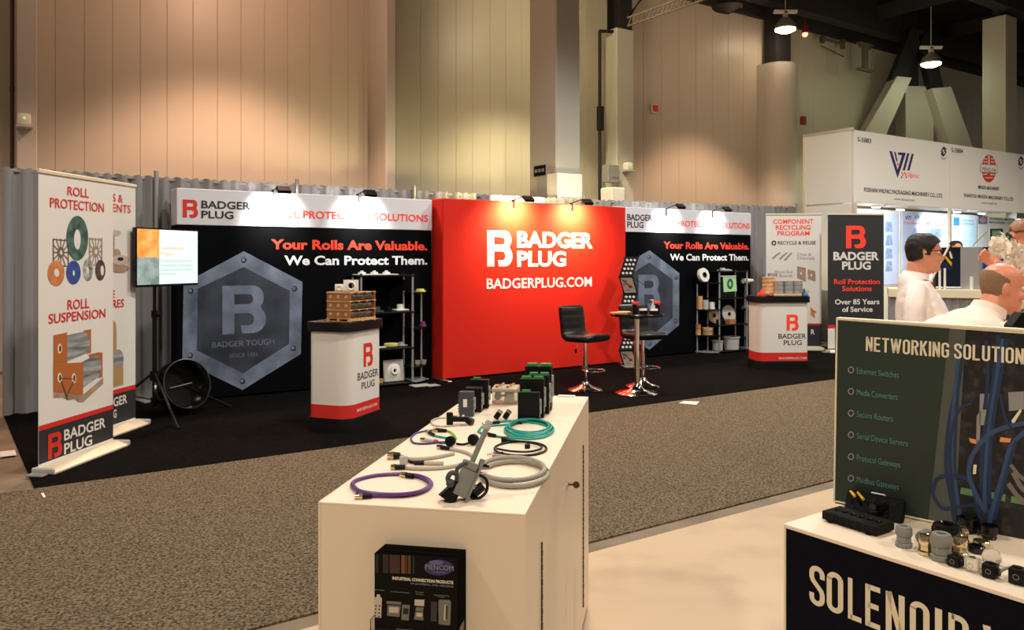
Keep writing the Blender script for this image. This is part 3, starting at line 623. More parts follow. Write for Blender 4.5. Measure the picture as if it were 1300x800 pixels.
bR = FP(172, 540.5); dr = Vector((math.cos(b1.o.rotation_euler.z), math.sin(b1.o.rotation_euler.z), 0))
t = b2 = banner('rollup_banner', 'white roll-up banner half hidden behind the ROLL PROTECTION banner', bR - dr*.9, bR, 2.235)
z0 = t.hit(172, 493.5)[1]; z1 = t.hit(172, 488)[1]; lowerband(t, 0, 0, 0, t.L, z0, z1)
text(t, 'S &', 143, 255.5, 156, 9.5, M['red'], bold=.01); text(t, 'ENTS', 143, 268.6, 166, 10, M['red'], bold=.01)
text(t, 'E', 143, 378, 146, 9, M['red'], bold=.01); text(t, 'RES', 143, 391, 157.5, 10, M['red'], bold=.01)
text(t, 'GER', 144, 516.5, 161.5, 11, M['whitefab'], bold=.02); text(t, 'G', 144, 531, 148, 10, M['whitefab'], bold=.02)
tan = mat('printed_tan', (150, 122, 104), .5, rgb2=(176, 148, 126), scale=9); tan2 = mat('printed_pale_tan', (196, 178, 160), .5); kr = mat('printed_kraft_tube', (178, 142, 96), .5)
shape(t, [[(143, 299), (145.5, 299), (145.5, 345), (143, 345)]], tan, -.003, 'printed_spool'); shape(t, [ell(147, 296, 7, 3.8)], tan2, -.0034, 'printed_spool'); shape(t, [ell(148, 323, 5.5, 7)], tan, -.0034, 'printed_spool')
shape(t, [ell(152, 341, 11.5, 5.8)], tan, -.0038, 'printed_spool'); shape(t, [[(147, 330), (157, 330), (157, 340), (147, 340)]], tan, -.004, 'printed_spool'); shape(t, [ell(153, 330, 11, 6.3)], tan2, -.0044, 'printed_spool'); shape(t, [ell(153, 329, 4, 2.4)], M['blacktext'], -.005, 'printed_spool')
shape(t, [[(143, 406), (147, 410), (148, 420), (148, 455), (143, 455)]], kr, -.003, 'printed_tube'); shape(t, [[(143, 455), (156.5, 458), (156.5, 488), (143, 492)]], kr, -.0035, 'printed_tube'); shape(t, [ell(150, 455, 7, 11.5)], rl, -.004, 'printed_tube')

# recycling banner and charcoal banner
a = Vector((4.40, 13.62, 0)); b = AT(1043, 444, 13.55); b.z = 0; a = AT(972.5, 444, 13.65); a.z = 0
t = b3 = banner('rollup_banner', 'white roll-up banner reading COMPONENT RECYCLING PROGRAM behind the right podium', a, b, 2.325, deep=.1)
z0 = t.hit(1040, 413)[1]; z1 = t.hit(1040, 410.7)[1]; lowerband(t, 0, 0, 0, t.L, z0, z1)
for s_, x0, yb, x1 in (('COMPONENT', 981.6, 284, 1033), ('RECYCLING', 985, 291.5, 1029), ('PROGRAM', 987, 299, 1028)): text(t, s_, x0, yb, x1, 5.4, M['redtext'], bold=.02)
text(t, 'RECYCLE & REUSE', 987.5, 310.4, 1035.5, 4.2, M['blacktext'], bold=.01); shape(t, [ell(982.5, 308.6, 3.2, 3.2, 12), ell(982.5, 308.6, 1.6, 1.6, 12)[::-1]], M['blacktext'], -.003, 'recycle_symbol')
for s_, x0, yb, x1 in (('Clips &', 1012, 325, 1030), ('Channels', 1012, 329.6, 1034), ('Wood End', 982.5, 347, 1006), ('Boards', 989.5, 351.8, 1006), ('Core', 1018, 371.5, 1027)): text(t, s_, x0, yb, x1, 3.8, M['greytext'], bold=-.005)
for dx, dy in ((0, 0), (9, .5), (15, 2)): shape(t, [[(980+dx, 328+dy), (984+dx, 324+dy), (990+dx, 320), (991+dx, 321.5), (985+dx, 326+dy), (982+dx, 329.5+dy)]], M['greytext'], -.003, 'printed_clip')
shape(t, [[(1012, 338), (1023, 340.5), (1023, 358), (1012, 353)]], tan, -.003, 'printed_board'); shape(t, [[(1025.5, 342), (1035, 344.5), (1035.5, 357.5), (1025.5, 354.5)]], tan, -.003, 'printed_board')
for c in ((1017, 347), (1030, 349.5)): shape(t, [ell(c[0], c[1], 1.3, 2, 10)], M['cream'], -.004, 'printed_hole')
shape(t, [[(1029, 389), (1032, 393), (1037, 396), (1034, 399), (1035, 404), (1029, 400)]], og, -.003, 'printed_wood_part'); text(t, 'R', 1029.5, 424.5, 1034.5, 6, M['whitefab'], bold=.02)
a = AT(1051, 447, 13.2); a.z = 0; b = AT(1122, 447, 13.3); b.z = 0
t = b4 = banner('rollup_banner', 'charcoal roll-up banner with red emblem reading Over 85 Years of Service', a, b, 2.305, M['charcoal'], deep=.1)
z0 = t.hit(1052, 417)[1]; z1 = t.hit(1052, 412.5)[1]
t.part('printed_red_stripe', G().flat([[(0, z0), (t.L, z0), (t.L, z1), (0, z1)]], -.0015), M['red'], smooth=False); t.part('printed_white_band', G().flat([[(0, .078), (t.L, .078), (t.L, z0), (0, z0)]], -.001), M['whitefab'], smooth=False)
logoB(t, 1074, 286.6, 1099.5, 315.3, M['redtext']); text(t, 'BADGER', 1058, 330, 1116, 9.6, M['whitefab'], bold=.035); text(t, 'PLUG', 1069, 342, 1105.5, 9.4, M['whitefab'], bold=.035)
text(t, 'Roll Protection', 1058.8, 360.8, 1117, 6.2, M['redtext'], bold=.025); text(t, 'Solutions', 1069, 369.6, 1106.8, 6.2, M['redtext'], bold=.025)
text(t, 'Over 85 Years', 1060, 386.5, 1116.5, 6.2, M['whitefab'], bold=.025); text(t, 'of Service', 1069, 396, 1107.8, 6.2, M['whitefab'], bold=.025)

# ================================================================ SCREEN ON TRIPOD, BLACK DRUM
tl, tr = AT(172.5, 288.5, 7.32), AT(252, 292, 8.1)
a = Vector((tl.x, tl.y, 0)); b = Vector((tr.x, tr.y, 0)); rz = heading(a, b); Ls = (b-a).length
t = Th('television', 'flat television showing an orange and white slide, on tripod by the left banners', 'television', (a.x, a.y, 0), rz)
zT = (tl.z + tr.z)/2; zB = (AT(172, 366, 7.32).z + AT(249.5, 361, 8.1).z)/2
t.part('casing', G().box(0, Ls, .0, .05, zB, zT, .008), M['blackgloss']); t.part('back_cover', G().box(.15, Ls-.15, .05, .085, zB+.08, zT-.12, .01), M['black'])
sc = lambda n, c, c2=None, s=5: mat(n, c, .3, emit=.72, rgb2=c2, scale=s, detail=3)
bz = .014; X0, X1, Z0, Z1 = bz, Ls-bz, zB+.022, zT-bz; xm = X0+(X1-X0)*.345; zm = Z0+(Z1-Z0)*.49
scr = t.part('screen', G().flat([[(xm, Z0), (X1, Z0), (X1, Z1), (xm, Z1)]], -.001), sc('screen_white', (206, 226, 224)), smooth=False)
t.part('screen_orange_picture', G().flat([[(X0, zm), (xm, zm), (xm, Z1), (X0, Z1)]], -.001), sc('screen_orange', (214, 130, 50), (236, 172, 100), 9), parent=scr, smooth=False)
t.part('screen_grey_picture', G().flat([[(X0, Z0), (xm, Z0), (xm, zm), (X0, zm)]], -.001), sc('screen_grey', (104, 120, 120), (150, 166, 164), 7), parent=scr, smooth=False)
so, sg = sc('screen_text_orange', (224, 132, 70)), sc('screen_text_grey', (126, 148, 150))
text(t, 'Custom & Stock', 204.5, 316.5, 233.5, 4.2, so, y=-.003, bold=-.005, parent=scr); text(t, 'Products', 204.5, 324, 221, 4.2, so, y=-.003, bold=-.005, parent=scr)
for s_, x1, yb in (('One size does not instead all so', 244.5, 332.5), ('we manufacture custom products', 245, 338.3), ('along with an extensive inventory', 245, 343.8), ('of stocked items.', 224.5, 349.3)): text(t, s_, 203.5, yb, x1, 3.2, sg, y=-.003, bold=-.01, parent=scr)
# tripod
c = Vector((-3.53, 7.86, 0)); hubz = .42
t = Th('screen_tripod', 'black tripod stand carrying the television', 'stand', tuple(c))
t.part('pole', G().cone((0, 0, .1), (0, 0, 1.02), .022, seg=12).cone((0, 0, .9), (0, 0, 1.55), .016, seg=10), M['black'])
t.part('hub', G().cone((0, 0, hubz-.06), (0, 0, hubz+.03), .045, seg=12), M['black']); t.part('brace_collar', G().cone((0, 0, .14), (0, 0, .19), .038, seg=12), M['black'])
t.part('collar_knob', G().cone((0, 0, .98), (0, 0, 1.05), .032, seg=12).cone((.02, 0, 1.01), (.07, -.02, 1.01), .015, seg=8), M['blackmatte'])
t.part('mount_plate', G().box(-.1, .1, -.02, .02, 1.4, 1.7, .004, m=Matrix.Rotation(rz, 4, 'Z')), M['black'])
for f in (FP(225, 546), FP(289, 518.5), Vector((-4.02, 7.72, 0))):
    v = Vector((f.x-c.x, f.y-c.y, .03)); g = G(); g.cone((v.x*.06, v.y*.06, hubz), v, .013, seg=8); l = t.part('leg', g, M['black'])
    t.part('rubber_foot', G().cone(v, (v.x*1.06, v.y*1.06, .014), .017, seg=8), M['blackmatte'], parent=l)
    t.part('brace', G().cone((0, 0, .165), (v.x*.5, v.y*.5, .03+(hubz-.03)*.5), .007, seg=6), M['black'])
ax = Vector((.76, -.56, .30)).normalized(); q = ax.to_track_quat('Z', 'Y').to_matrix().to_4x4()
rd = .265; cpos = AT(230, 494, 7.95); 
cpos = Vector((cpos.x, cpos.y, rd*math.sqrt(1-ax.z**2)+.035))
t = Th('black_drum', 'glossy black round open pan tilted on the carpet under the television', 'drum', tuple(cpos))
t.part('shell', G().lathe([(0, -.10), (.10, -.10), (.235, -.085), (.255, -.06), (.262, -.03), (.245, -.02), (.235, .08), (.245, .115), (.248, .12), (.238, .118), (.226, .08), (.225, -.05), (0, -.055)], 48, m=q), M['blackgloss'])
t.part('rolled_rim', G().lathe([(.245, .11), (.252, .115), (.252, .122), (.243, .124), (.238, .118), (.245, .11)], 48, m=q), mat('dark_rim', (60, 56, 52), .25, .6))
t.part('handle_bar', G().cone(q @ Vector((-.1, 0, -.03)), q @ Vector((.12, .02, .0)), .005, seg=6), M['silver'])

# ================================================================ PODIUMS
def rrect(w_, d_, r0, n=6):
    pts = []
    for cx, cy, a0, r in ((w_-r0[1], r0[1], -90, r0[1]), (w_-r0[2], d_-r0[2], 0, r0[2]), (r0[3], d_-r0[3], 90, r0[3]), (r0[0], r0[0], 180, r0[0])):
        pts += arc(cx, cy, r, a0, a0+90, n)
    return pts
def inset(pts, k):
    cx = sum(p[0] for p in pts)/len(pts); cy = sum(p[1] for p in pts)/len(pts)
    return [(p[0] + (k if p[0] > cx else -k)*-1, p[1] + (k if p[1] > cy else -k)*-1) for p in pts]
def podium(label, loc, rz, w_, d_, zt, px):
    t = Th('podium', label, 'podium', loc, rz); base = rrect(w_, d_, (.13, .05, .05, .05)); body = inset(base, .018); top = inset(base, -.006)
    t.part('base', G().plan(base, .013, .125, .006), M['blackmatte']); t.part('body', G().plan(body, .125, zt-.085), M['whitefab']); t.part('red_band', G().plan(inset(base, .0165), .125, .245), M['red'])
    t.part('counter_top', G().plan(top, zt-.085, zt, .006), M['black']); return t
corner = FP(447, 551.0); rzp = R(70)
pd = podium('white podium with black top in front of the hexagon wall, carrying a model pallet', (corner.x-.02, corner.y-.03, 0), rzp, .62, .45, .99, 0)
yf = .0172
logoB(pd, 461.5, 436.5, 473.5, 466.5, M['red'], y=yf); text(pd, 'BADGER', 454, 483.5, 480.2, 9.2, M['blacktext'], y=yf, bold=.015); text(pd, 'PLUG', 459, 494.5, 475.5, 8.4, M['blacktext'], y=yf, bold=.015)
text(pd, 'BADGERPLUG.COM', 453.5, 523, 478.5, 3.4, M['whitefab'], y=.0158, bold=.02)
a = AT(962, 470, 11.15); pe = podium('white podium with black top at right, carrying stacked wood and metal samples', (a.x, a.y, 0), R(4), .76, .45, 1.035, 0)
logoB(pe, 998.5, 399.5, 1014, 420, M['redtext'], y=yf); text(pe, 'BADGER', 988.3, 430, 1023.5, 6, M['blacktext'], y=yf, bold=.015); text(pe, 'PLUG', 995, 438.3, 1018, 6, M['blacktext'], y=yf, bold=.015)
text(pe, 'BADGERPLUG.COM', 989, 456.2, 1024, 2.6, M['whitefab'], y=.0158, bold=.01)

# model pallet on the left podium
zt = .99
A_ = FP(414.5, 408, zt); B_ = FP(444, 409.5, zt); C_ = FP(471, 402.5, zt)
rzq = heading(A_, B_); 
t = Th('model_pallet', 'miniature pallet of nine rolls between brown end boards on left podium', 'model', tuple(A_), rzq)
wq = (B_-A_).length; lc = t.Mi @ C_; dq = min(.36, lc.y); hq = .27
def pallet_base(z):
    for k in range(3):
        y = k*(dq-.02)/2
        t.part('pallet_runner', G().box(0, wq, y, y+.02, z, z+.006), M['wood'], smooth=False)
    for k in range(3): x = k*(wq-.03)/2; t.part('pallet_block', G().box(x, x+.03, 0, dq, z+.006, z+.026), M['wood'], smooth=False)
    for k in range(7): y = k*(dq-.03)/6; t.part('pallet_slat', G().box(0, wq, y, y+.03, z+.026, z+.033), M['wood'], smooth=False)
pallet_base(.0)
lay = (hq-.035)/3
for r_ in range(3):
    z = .034 + r_*lay
    for c_ in range(3):
        x = c_*wq/3; cx = x+wq/6; cz = z+lay*.5
        e = t.part('end_board', G().box(x+.001, x+wq/3-.001, .004, .014, z, z+lay-.012), M['board'], smooth=False); t.part('core_ring', G().lathe([(.013, 0), (.013, .003), (.008, .003), (.008, 0)], 14, m=Matrix.Translation((cx, .003, cz-.004)) @ Matrix.Rotation(R(90), 4, 'X')), M['cream'], parent=e)
        t.part('end_board', G().box(x+.001, x+wq/3-.001, dq-.014, dq-.004, z, z+lay-.012), M['board'], smooth=False)
        t.part('roll', G().cone((cx, .014, cz-.004), (cx, dq-.014, cz-.004), min(lay, wq/3)*.42, seg=16), mat('film_roll', (122, 112, 104), .35, .3, rgb2=(70, 62, 58), scale=30))
    for k in range(4): y = k*(dq-.03)/3; t.part('layer_slat', G().box(-.003, wq+.003, y, y+.03, z+lay-.011, z+lay-.002), M['wood'], smooth=False)
    for x in (0, wq-.02): t.part('layer_rail', G().box(x-.002, x+.022, 0, dq, z+lay-.004, z+lay), M['wood'], smooth=False)
ztop = zt + .034 + 3*lay
def block(label, px0, px1, pyt, pyb, dep, hole=True, y=None):
    Yd = y; a = AT(px0, pyb, Yd); b = AT(px1, pyb, Yd); z1 = AT(px0, pyt, Yd).z; hh = z1-ztop; ww = b.x-a.x
    t2 = Th('plastic_end_plate', label, 'sample', (a.x, a.y, ztop+.001), R(5))
    g = G(); o = [(0, 0), (ww, 0), (ww, hh), (0, hh)]
    if hole:
        n = 20; cx, cz, r = ww*.52, hh*.46, ww*.2
        bm = g.bm; ring = [(cx+r*math.cos(2*math.pi*k/n), cz+r*math.sin(2*math.pi*k/n)) for k in range(n)]
        g.flat([o, ring[::-1]], 0); g.flat([o, ring[::-1]], dep)
        for lp in (o, ring):
            for k in range(len(lp)):
                p, q_ = lp[k], lp[(k+1) % len(lp)]; g.bm.faces.new([g.bm.verts.new((p[0], 0, p[1])), g.bm.verts.new((q_[0], 0, q_[1])), g.bm.verts.new((q_[0], dep, q_[1])), g.bm.verts.new((p[0], dep, p[1]))])
    else: g.box(0, ww, 0, dep, 0, hh, .004)
    t2.part('plate', g, M['white'], smooth=False)
    g = G(); g.lathe([(ww*.32, 0), (ww*.28, .012), (ww*.24, .012), (ww*.22, 0)], 20, m=Matrix.Translation((ww*.52, 0, hh*.46)) @ Matrix.Rotation(R(90), 4, 'X')); t2.part('collar', g, M['white'])
block('white square plastic plate with round hole on top of the model pallet', 436, 454.5, 355.5, 368.5, .03, True, 7.42)
block('smaller white plastic plate lying left of the holed one on the model pallet', 425, 436.5, 361, 368.5, .03, False, 7.40)

# samples on the right podium
zt = 1.035; o0 = pe
def onp(px, py): return FP(px, py, zt)
a = FP(971, 377.5, zt); t = Th('sample_board', 'pale plywood board lying on the right podium under the metal tins', 'board', (AT(970, 377, 11.28).x, 11.28, zt+.001), R(3))
t.part('board', G().box(0, .54, 0, .26, 0, .028, .003), M['woodpale'], smooth=False)
zb = zt+.03
def tin(px, k, y, lab, py=0, r=.072):
    p = AT(px, 370, y); t = Th('metal_tin', lab, 'tin', (p.x, y, zb+.002+k*.062), 0, 'stacked metal tins on the right podium')
    t.part('tin_body', G().cone((0, 0, 0), (0, 0, .056), r, seg=24), M['silver']); t.part('tin_lid', G().cone((0, 0, .056), (0, 0, .061), r*1.03, seg=24), M['woodpale'] if k == 2 else M['grey'])
for i, (px, nm) in enumerate(((988.5, 'left'), (1001, 'middle'), (1012.5, 'right'))):
    for k in range(3): tin(px, k, 11.42 + (.0), 'silver metal tin, %s one in the %s stack on right podium' % (('bottom', 'middle', 'top')[k], nm), r=.068)
for k in range(4):
    p = AT(976.5, 370, 11.52); t = Th('wooden_disc', 'pale round plywood disc, number %s from below in the left stack on right podium' % ('one', 'two', 'three', 'four')[k], 'disc', (p.x, 11.52, zb+.002+k*.0585), 0, 'stacked plywood discs on the right podium')
    g = G(); g.cone((0, 0, 0), (0, 0, .05), .092, .098, seg=28).cone((0, 0, .05), (0, 0, .057), .104, seg=28); t.part('disc', g, M['woodpale'])
t = Th('wooden_ring', 'shiny metal band with wood rim on top of the left disc stack', 'sample', (AT(986.5, 350, 11.52).x, 11.72, zb+.24)); t.part('band', G().lathe([(.05, 0), (.07, 0), (.07, .05), (.05, .05), (.05, 0)], 20), M['silver'])
for (px, py, s_, m, lab, kind) in ((967.5, 374.5, .05, 'redp', 'red plastic cone plug at left end of the right podium', 'cone'), (970.5, 378, .042, 'greenp', 'green plastic plug in front of the red cone plug', 'box'), (978, 378, .05, 'maroon', 'dark red plastic plug beside the green one', 'box'),
                                   (1021, 373.5, .034, 'greenp', 'teal plastic plug at right end of the right podium', 'cone'), (1023, 378, .036, 'bluep', 'blue plastic plug in front of the teal plug', 'box')):
    p = FP(px, py+1, zt) if kind == 'box' else FP(px, py+2.5, zt); p.y = max(11.24, min(11.5, p.y)) if kind == 'cone' else 11.24; p.x = (px-CX)/CF*p.y
    g = G()
    if kind == 'cone': g.lathe([(0, 0), (s_, 0), (s_*1.05, .02), (s_*.75, .05), (s_*.35, .095), (s_*.3, .105), (0, .107)], 18)
    else: g.lathe([(0, 0), (s_*.9, 0), (s_, .01), (s_*.8, .035), (s_*.4, .05), (0, .05)], 18)
    solo('plastic_plug', lab, 'plug', g, M[m], (p.x, p.y, zt+.001))

# ================================================================ STOOLS, HIGH TABLE
def stool(label, loc, face, sz):
    t = Th('bar_stool', label, 'stool', loc, face, 'black padded bar stools')     # local +x = facing direction
    t.part('base', G().lathe([(0, .014), (.2, .014), (.205, .02), (.19, .032), (.11, .055), (.05, .085), (.035, .12), (0, .12)], 40), M['chrome'])
    t.part('column', G().cone((0, 0, .1), (0, 0, sz*.62), .03, seg=20).cone((0, 0, sz*.62), (0, 0, sz-.06), .022, seg=16), M['chrome'])
    fr = [(.02+.15*math.sin(a)*.0 + .16 - .16*math.cos(a), .12*math.sin(a), .27) for a in (R(k) for k in range(0, 360, 20))]
    fr = [(.13+.13*math.cos(R(k)), .13*math.sin(R(k)), .26) for k in range(0, 360, 18)]
    t.part('footrest', G().tube(fr, .009, 8, closed=True).cone((0, 0, .22), (0, 0, .29), .036, seg=16), M['chrome'])
    l = t.part('height_lever', G().tube([(0, -.02, sz-.07), (-.05, -.09, sz-.1), (-.06, -.1, sz-.16)], .005, 6), M['chrome']); t.part('lever_knob', G().ball((-.06, -.1, sz-.18), .014, .014, .03), M['black'], parent=l)
    t.part('seat_plate', G().box(-.1, .1, -.1, .1, sz-.065, sz-.055), M['black'])
    # one continuous shell bent from seat to back: pads
    prof = [(.20, -.012), (.17, .0), (.08, .0), (-.06, -.004), (-.13, .0), (-.175, .035), (-.19, .08), (-.2, .17), (-.215, .26), (-.222, .33), (-.21, .345)]
    pts = spline([Vector((p[0], 0, p[1]+sz-.025)) for p in prof], 4); n = len(pts); bm = bmesh.new(); rows = []
    for i, p in enumerate(pts):
        tg = (pts[min(i+1, n-1)]-pts[max(i-1, 0)]).normalized(); nr = Vector((tg.z, 0, -tg.x)); 
        hw = .205 if i < n*.5 else .195; th = .040*(1-max(0, (i-(n-4))/4)*.5)*(1-max(0, (3-i)/3)*.4)
        if p.z > sz+.03: th *= .86+.14*abs(math.sin((p.z-sz)*math.pi/.078))
        ring = []
        for (s1, s2) in ((-1, -.7), (-.92, -1), (0, -1.08), (.92, -1), (1, -.7), (1, .7), (.92, 1), (0, 1.12), (-.92, 1), (-1, .7)):
            v = p + nr*th*s2*-1; v.y = hw*s1; ring.append(bm.verts.new(v))
        rows.append(ring)
    for a, b in zip(rows, rows[1:]):
        for k in range(10): bm.faces.new([a[k], a[(k+1) % 10], b[(k+1) % 10], b[k]])
    bm.faces.new(rows[0]); bm.faces.new(rows[-1][::-1]); bmesh.ops.recalc_face_normals(bm, faces=bm.faces)
    me = bpy.data.meshes.new('padded_seat'); bm.to_mesh(me); bm.free(); me.polygons.foreach_set('use_smooth', [True]*len(me.polygons)); me.set_sharp_from_angle(angle=R(60))
    t.part('padded_seat', me, M['leather'])
    for zc in (.09, .17, .25):
        t.part('stitched_seam', G().tube([(-.168-.03*(zc/.25)+.004, -.18, sz+zc-.01), (-.168-.03*(zc/.25)+.004, .18, sz+zc-.01)], .0035, 6), M['blackmatte'])
    return t
p = FP(743, 497); stool('black padded bar stool standing alone in front of the red wall', tuple(p), R(-46), .66)
p = FP(816, 492); p.z = 0; stool('black padded bar stool half hidden behind the high table', tuple(p), R(-66), .66)
p = FP(808.5, 501); tz = .935
t = Th('high_table', 'round black high table on a chrome pedestal between the stools', 'table', tuple(p)); HT = p.copy()
t.part('base', G().lathe([(0, .014), (.24, .014), (.245, .022), (.2, .04), (.1, .06), (.05, .1), (.04, .13), (0, .13)], 44), M['chrome']); t.part('column', G().cone((0, 0, .12), (0, 0, .5), .036, seg=20).cone((0, 0, .5), (0, 0, tz-.03), .03, seg=20), M['chrome'])
t.part('table_top', G().lathe([(0, tz-.03), (.30, tz-.03), (.312, tz-.02), (.312, tz-.006), (.306, tz), (0, tz)], 48), M['blackgloss']); t.part('top_bracket', G().cone((0, 0, tz-.06), (0, 0, tz-.03), .09, seg=16), M['black'])
def cup(label, px, y, z, r=.032, h=.1):
    x = (px-CX)/CF*y; t = Th('cup', label, 'cup', (x, y, z), 0, 'black cups of red pens on the high table'); t.part('cup_body', G().lathe([(0, 0), (r*.9, 0), (r, h), (r*.88, h), (r*.8, .008), (0, .008)], 20), M['black'])
    g = G(); rnd = random.Random(px)
    for k in range(12):
        a = k*2.4; q = r*.75*math.sqrt(k/12); g.cone((q*math.cos(a), q*math.sin(a), h-.03), (q*1.5*math.cos(a), q*1.5*math.sin(a), h+.02+rnd.random()*.01), .009, seg=7)
    t.part('red_pen_caps', g, M['redtext'], kind='stuff')
cup('black cup of red-capped items on the high table, the left one', 806.5, 8.97, tz+.001, .036, .115); cup('black cup of red-capped items on the high table, the right one', 834, 9.2, tz+.001, .04, .105)
p = ((828.5-CX)/CF*9.12, 9.10, tz+.001); t = Th('pump_bottle', 'clear sanitizer pump bottle between cards and right cup on high table', 'bottle', p)
t.part('bottle', G().lathe([(0, 0), (.024, 0), (.026, .01), (.026, .085), (.012, .105), (.012, .115), (0, .115)], 20), mat('sanitizer', (206, 222, 232), .15, trans=.4)); t.part('pump', G().cone((0, 0, .115), (0, 0, .15), .007, seg=8).box(-.03, .008, -.007, .007, .15, .16, .002), M['white'])
t = Th('wood_sample', 'flat pale wooden plates stacked on left side of the high table', 'sample', (HT.x-.2, HT.y-.02, tz+.001)); t.part('plate', G().lathe([(0, 0), (.11, 0), (.11, .012), (0, .012)], 30), M['wood']); t.part('plate', G().box(-.02, .12, -.07, .07, .0125, .022, .002), M['woodpale'])
for dx, dy, lab in ((.085, -.05, 'black card box with white cards right of the left cup'), (.20, -.09, 'black card box with white cards at right rim of the high table')):
    t = Th('card_box', lab, 'box', (HT.x+dx-.02, HT.y+dy, tz+.001), R(10), 'card boxes on the high table'); t.part('tray', G().box(-.045, .045, -.03, .03, 0, .035, .003), M['black']); t.part('cards', G().box(-.04, .04, -.026, .02, .012, .055, 0, m=Matrix.Rotation(R(-14), 4, 'X')), M['paper'], smooth=False)

# zigzag brochure rack
ph = [(AT(803, 326, 11.45), AT(791, 351, 11.3))]
t = Th('brochure_rack', 'black zigzag folding brochure rack at right end of the red wall', 'rack', (AT(798, 460, 11.45).x, 11.45, 0), R(8)); nseg = 7
zs = [t.hit(800, y)[1] for y in (326, 351, 373, 397, 421, 444, 466)]; xs = [.035, -.10, .015, -.10, .02, -.10, .02]
for i in range(6):
    x0, z0, x1, z1 = xs[i]+.03, zs[i], xs[i+1]+.03, zs[i+1]; y0, y1 = (.06, -.08) if i % 2 == 0 else (-.08, .06)
    v = [Vector((x0-.1, y0, z0)), Vector((x0+.11, y0, z0)), Vector((x1+.11, y1, z1)), Vector((x1-.1, y1, z1))]
    nrm = (v[1]-v[0]).cross(v[3]-v[0]).normalized(); 
    if nrm.y > 0: nrm = -nrm
    bm = bmesh.new(); A = [bm.verts.new(p) for p in v]; Bv = [bm.verts.new(p-nrm*.012) for p in v]; bm.faces.new(A); bm.faces.new(Bv[::-1])
    for k in range(4): bm.faces.new([A[k], Bv[k], Bv[(k+1) % 4], A[(k+1) % 4]])
    bmesh.ops.recalc_face_normals(bm, faces=bm.faces); me = bpy.data.meshes.new('shelf'); bm.to_mesh(me); bm.free(); sh = t.part('shelf', me, M['blackmatte'])
    def uvp(u, w_, off): return v[0].lerp(v[1], u).lerp(v[3].lerp(v[2], u), w_) + nrm*off
    if i % 2 == 0:
        for r_ in range(4):
            for c_ in range(3):
                c = uvp(.24+.26*c_, .17+.22*r_, .002); e1 = (v[1]-v[0]).normalized(); e2 = nrm.cross(e1); bm = bmesh.new()
                vv = [bm.verts.new(c + e1*.019*math.cos(a) + e2*.019*math.sin(a)) for a in (2*math.pi*k/12 for k in range(12))]; bm.faces.new(vv); me = bpy.data.meshes.new('punched_hole'); bm.to_mesh(me); bm.free(); t.part('punched_hole', me, M['ltgrey'], parent=sh)
    else:
        bm = bmesh.new(); bm.faces.new([bm.verts.new(uvp(a, b_, .006)) for a, b_ in ((.08, .06), (.92, .06), (.92, .94), (.08, .94))]); me = bpy.data.meshes.new('brochure'); bm.to_mesh(me); bm.free()
        solo_o = bpy.data.objects.new('brochure', me); me.materials.append(M['paper']); COL.objects.link(solo_o); solo_o.matrix_world = t.M
        solo_o.location = t.o.location; solo_o.rotation_euler = t.o.rotation_euler
        solo_o['label'] = ('white printed brochure on the upper shelf of the zigzag rack', 'white printed brochure in the zigzag rack behind the table top', 'white printed brochure on the lowest shelf of the zigzag rack')[i//2]; solo_o['category'] = 'brochure'; solo_o['group'] = 'brochures in the zigzag rack'
        for (u0, w0, u1, w1, mm) in ((.2, .2, .5, .3, 'orangetext'), (.5, .5, .75, .66, 'red'), (.2, .75, .55, .8, 'greytext'), (.15, .4, .3, .5, 'greytext')):
            bm = bmesh.new(); bm.faces.new([bm.verts.new(uvp(a, b_, .0075)) for a, b_ in ((u0, w0), (u1, w0), (u1, w1), (u0, w1))]); me = bpy.data.meshes.new('printed_picture'); bm.to_mesh(me); bm.free(); me.materials.append(M[mm])
            po = bpy.data.objects.new('printed_picture', me); COL.objects.link(po); po.parent = solo_o
    for sx in (-.105, .112):
        t.part('side_strut', G().cone((x0+sx, y0, z0), (x1+sx+(.06 if i % 2 else -.0), -y1*.5, (z0+z1)/2), .004, seg=6), M['steel'])
for a, b_ in zip(range(0, 6, 2), range(2, 7, 2)): t.part('side_strut', G().cone((xs[a]-.075, .06, zs[a]), (xs[a]-.14, .0, (zs[a]+zs[b_])/2), .005, seg=6).cone((xs[a]-.14, .0, (zs[a]+zs[b_])/2), (xs[b_]-.075, .06, zs[b_]), .005, seg=6), M['steel'])
t.part('rack_foot', G().box(-.09, .17, -.15, .12, .014, .03, .004), M['grey'])

# ================================================================ SHELF UNITS
def shelfunit(label, origin, wings):
    t = Th('shelf_unit', label, 'shelf', tuple(origin), ANG); Wm, Dm = .68, .25; H = 1.37
    for x, y in ((0, 0), (Wm, 0), (0, Dm), (Wm, Dm)):
        pt = t.part('post', G().cone((x, y, .014), (x, y, H), .014, seg=12), M['silver']); t.part('post_cap', G().cone((x, y, H), (x, y, H+.015), .017, seg=12), M['black'], parent=pt)
    for z in (.03, .46, .90, 1.345): t.part('shelf_board', G().box(-.025, Wm+.025, -.025, Dm+.025, z, z+.02, .004), M['black'])
    for wg in wings:
        s = 1 if wg == 'r' else -1; x0 = Wm if s > 0 else 0
        ex = x0 + s*.25; pt = t.part('post', G().cone((ex, Dm, .014), (ex, Dm, 1.15), .013, seg=12), M['silver'])
        for z in ((.04, .21, .69, 1.13) if s > 0 else (.03, .30, .72, 1.16)):
            pts = [(x0, Dm+.02), (x0, -.02)] + [(x0+s*.27*math.sin(R(a)), Dm-.02-(.25)*math.cos(R(a))) for a in range(10, 91, 16)] + [(ex+s*.02, Dm+.02)]
            if s < 0: pts = pts[::-1]
            t.part('corner_shelf', G().plan(pts, z, z+.018), M['black'] if z > .05 else M['silver'])
    return t
o1 = FP(523.8, 489.5) - D*.68 
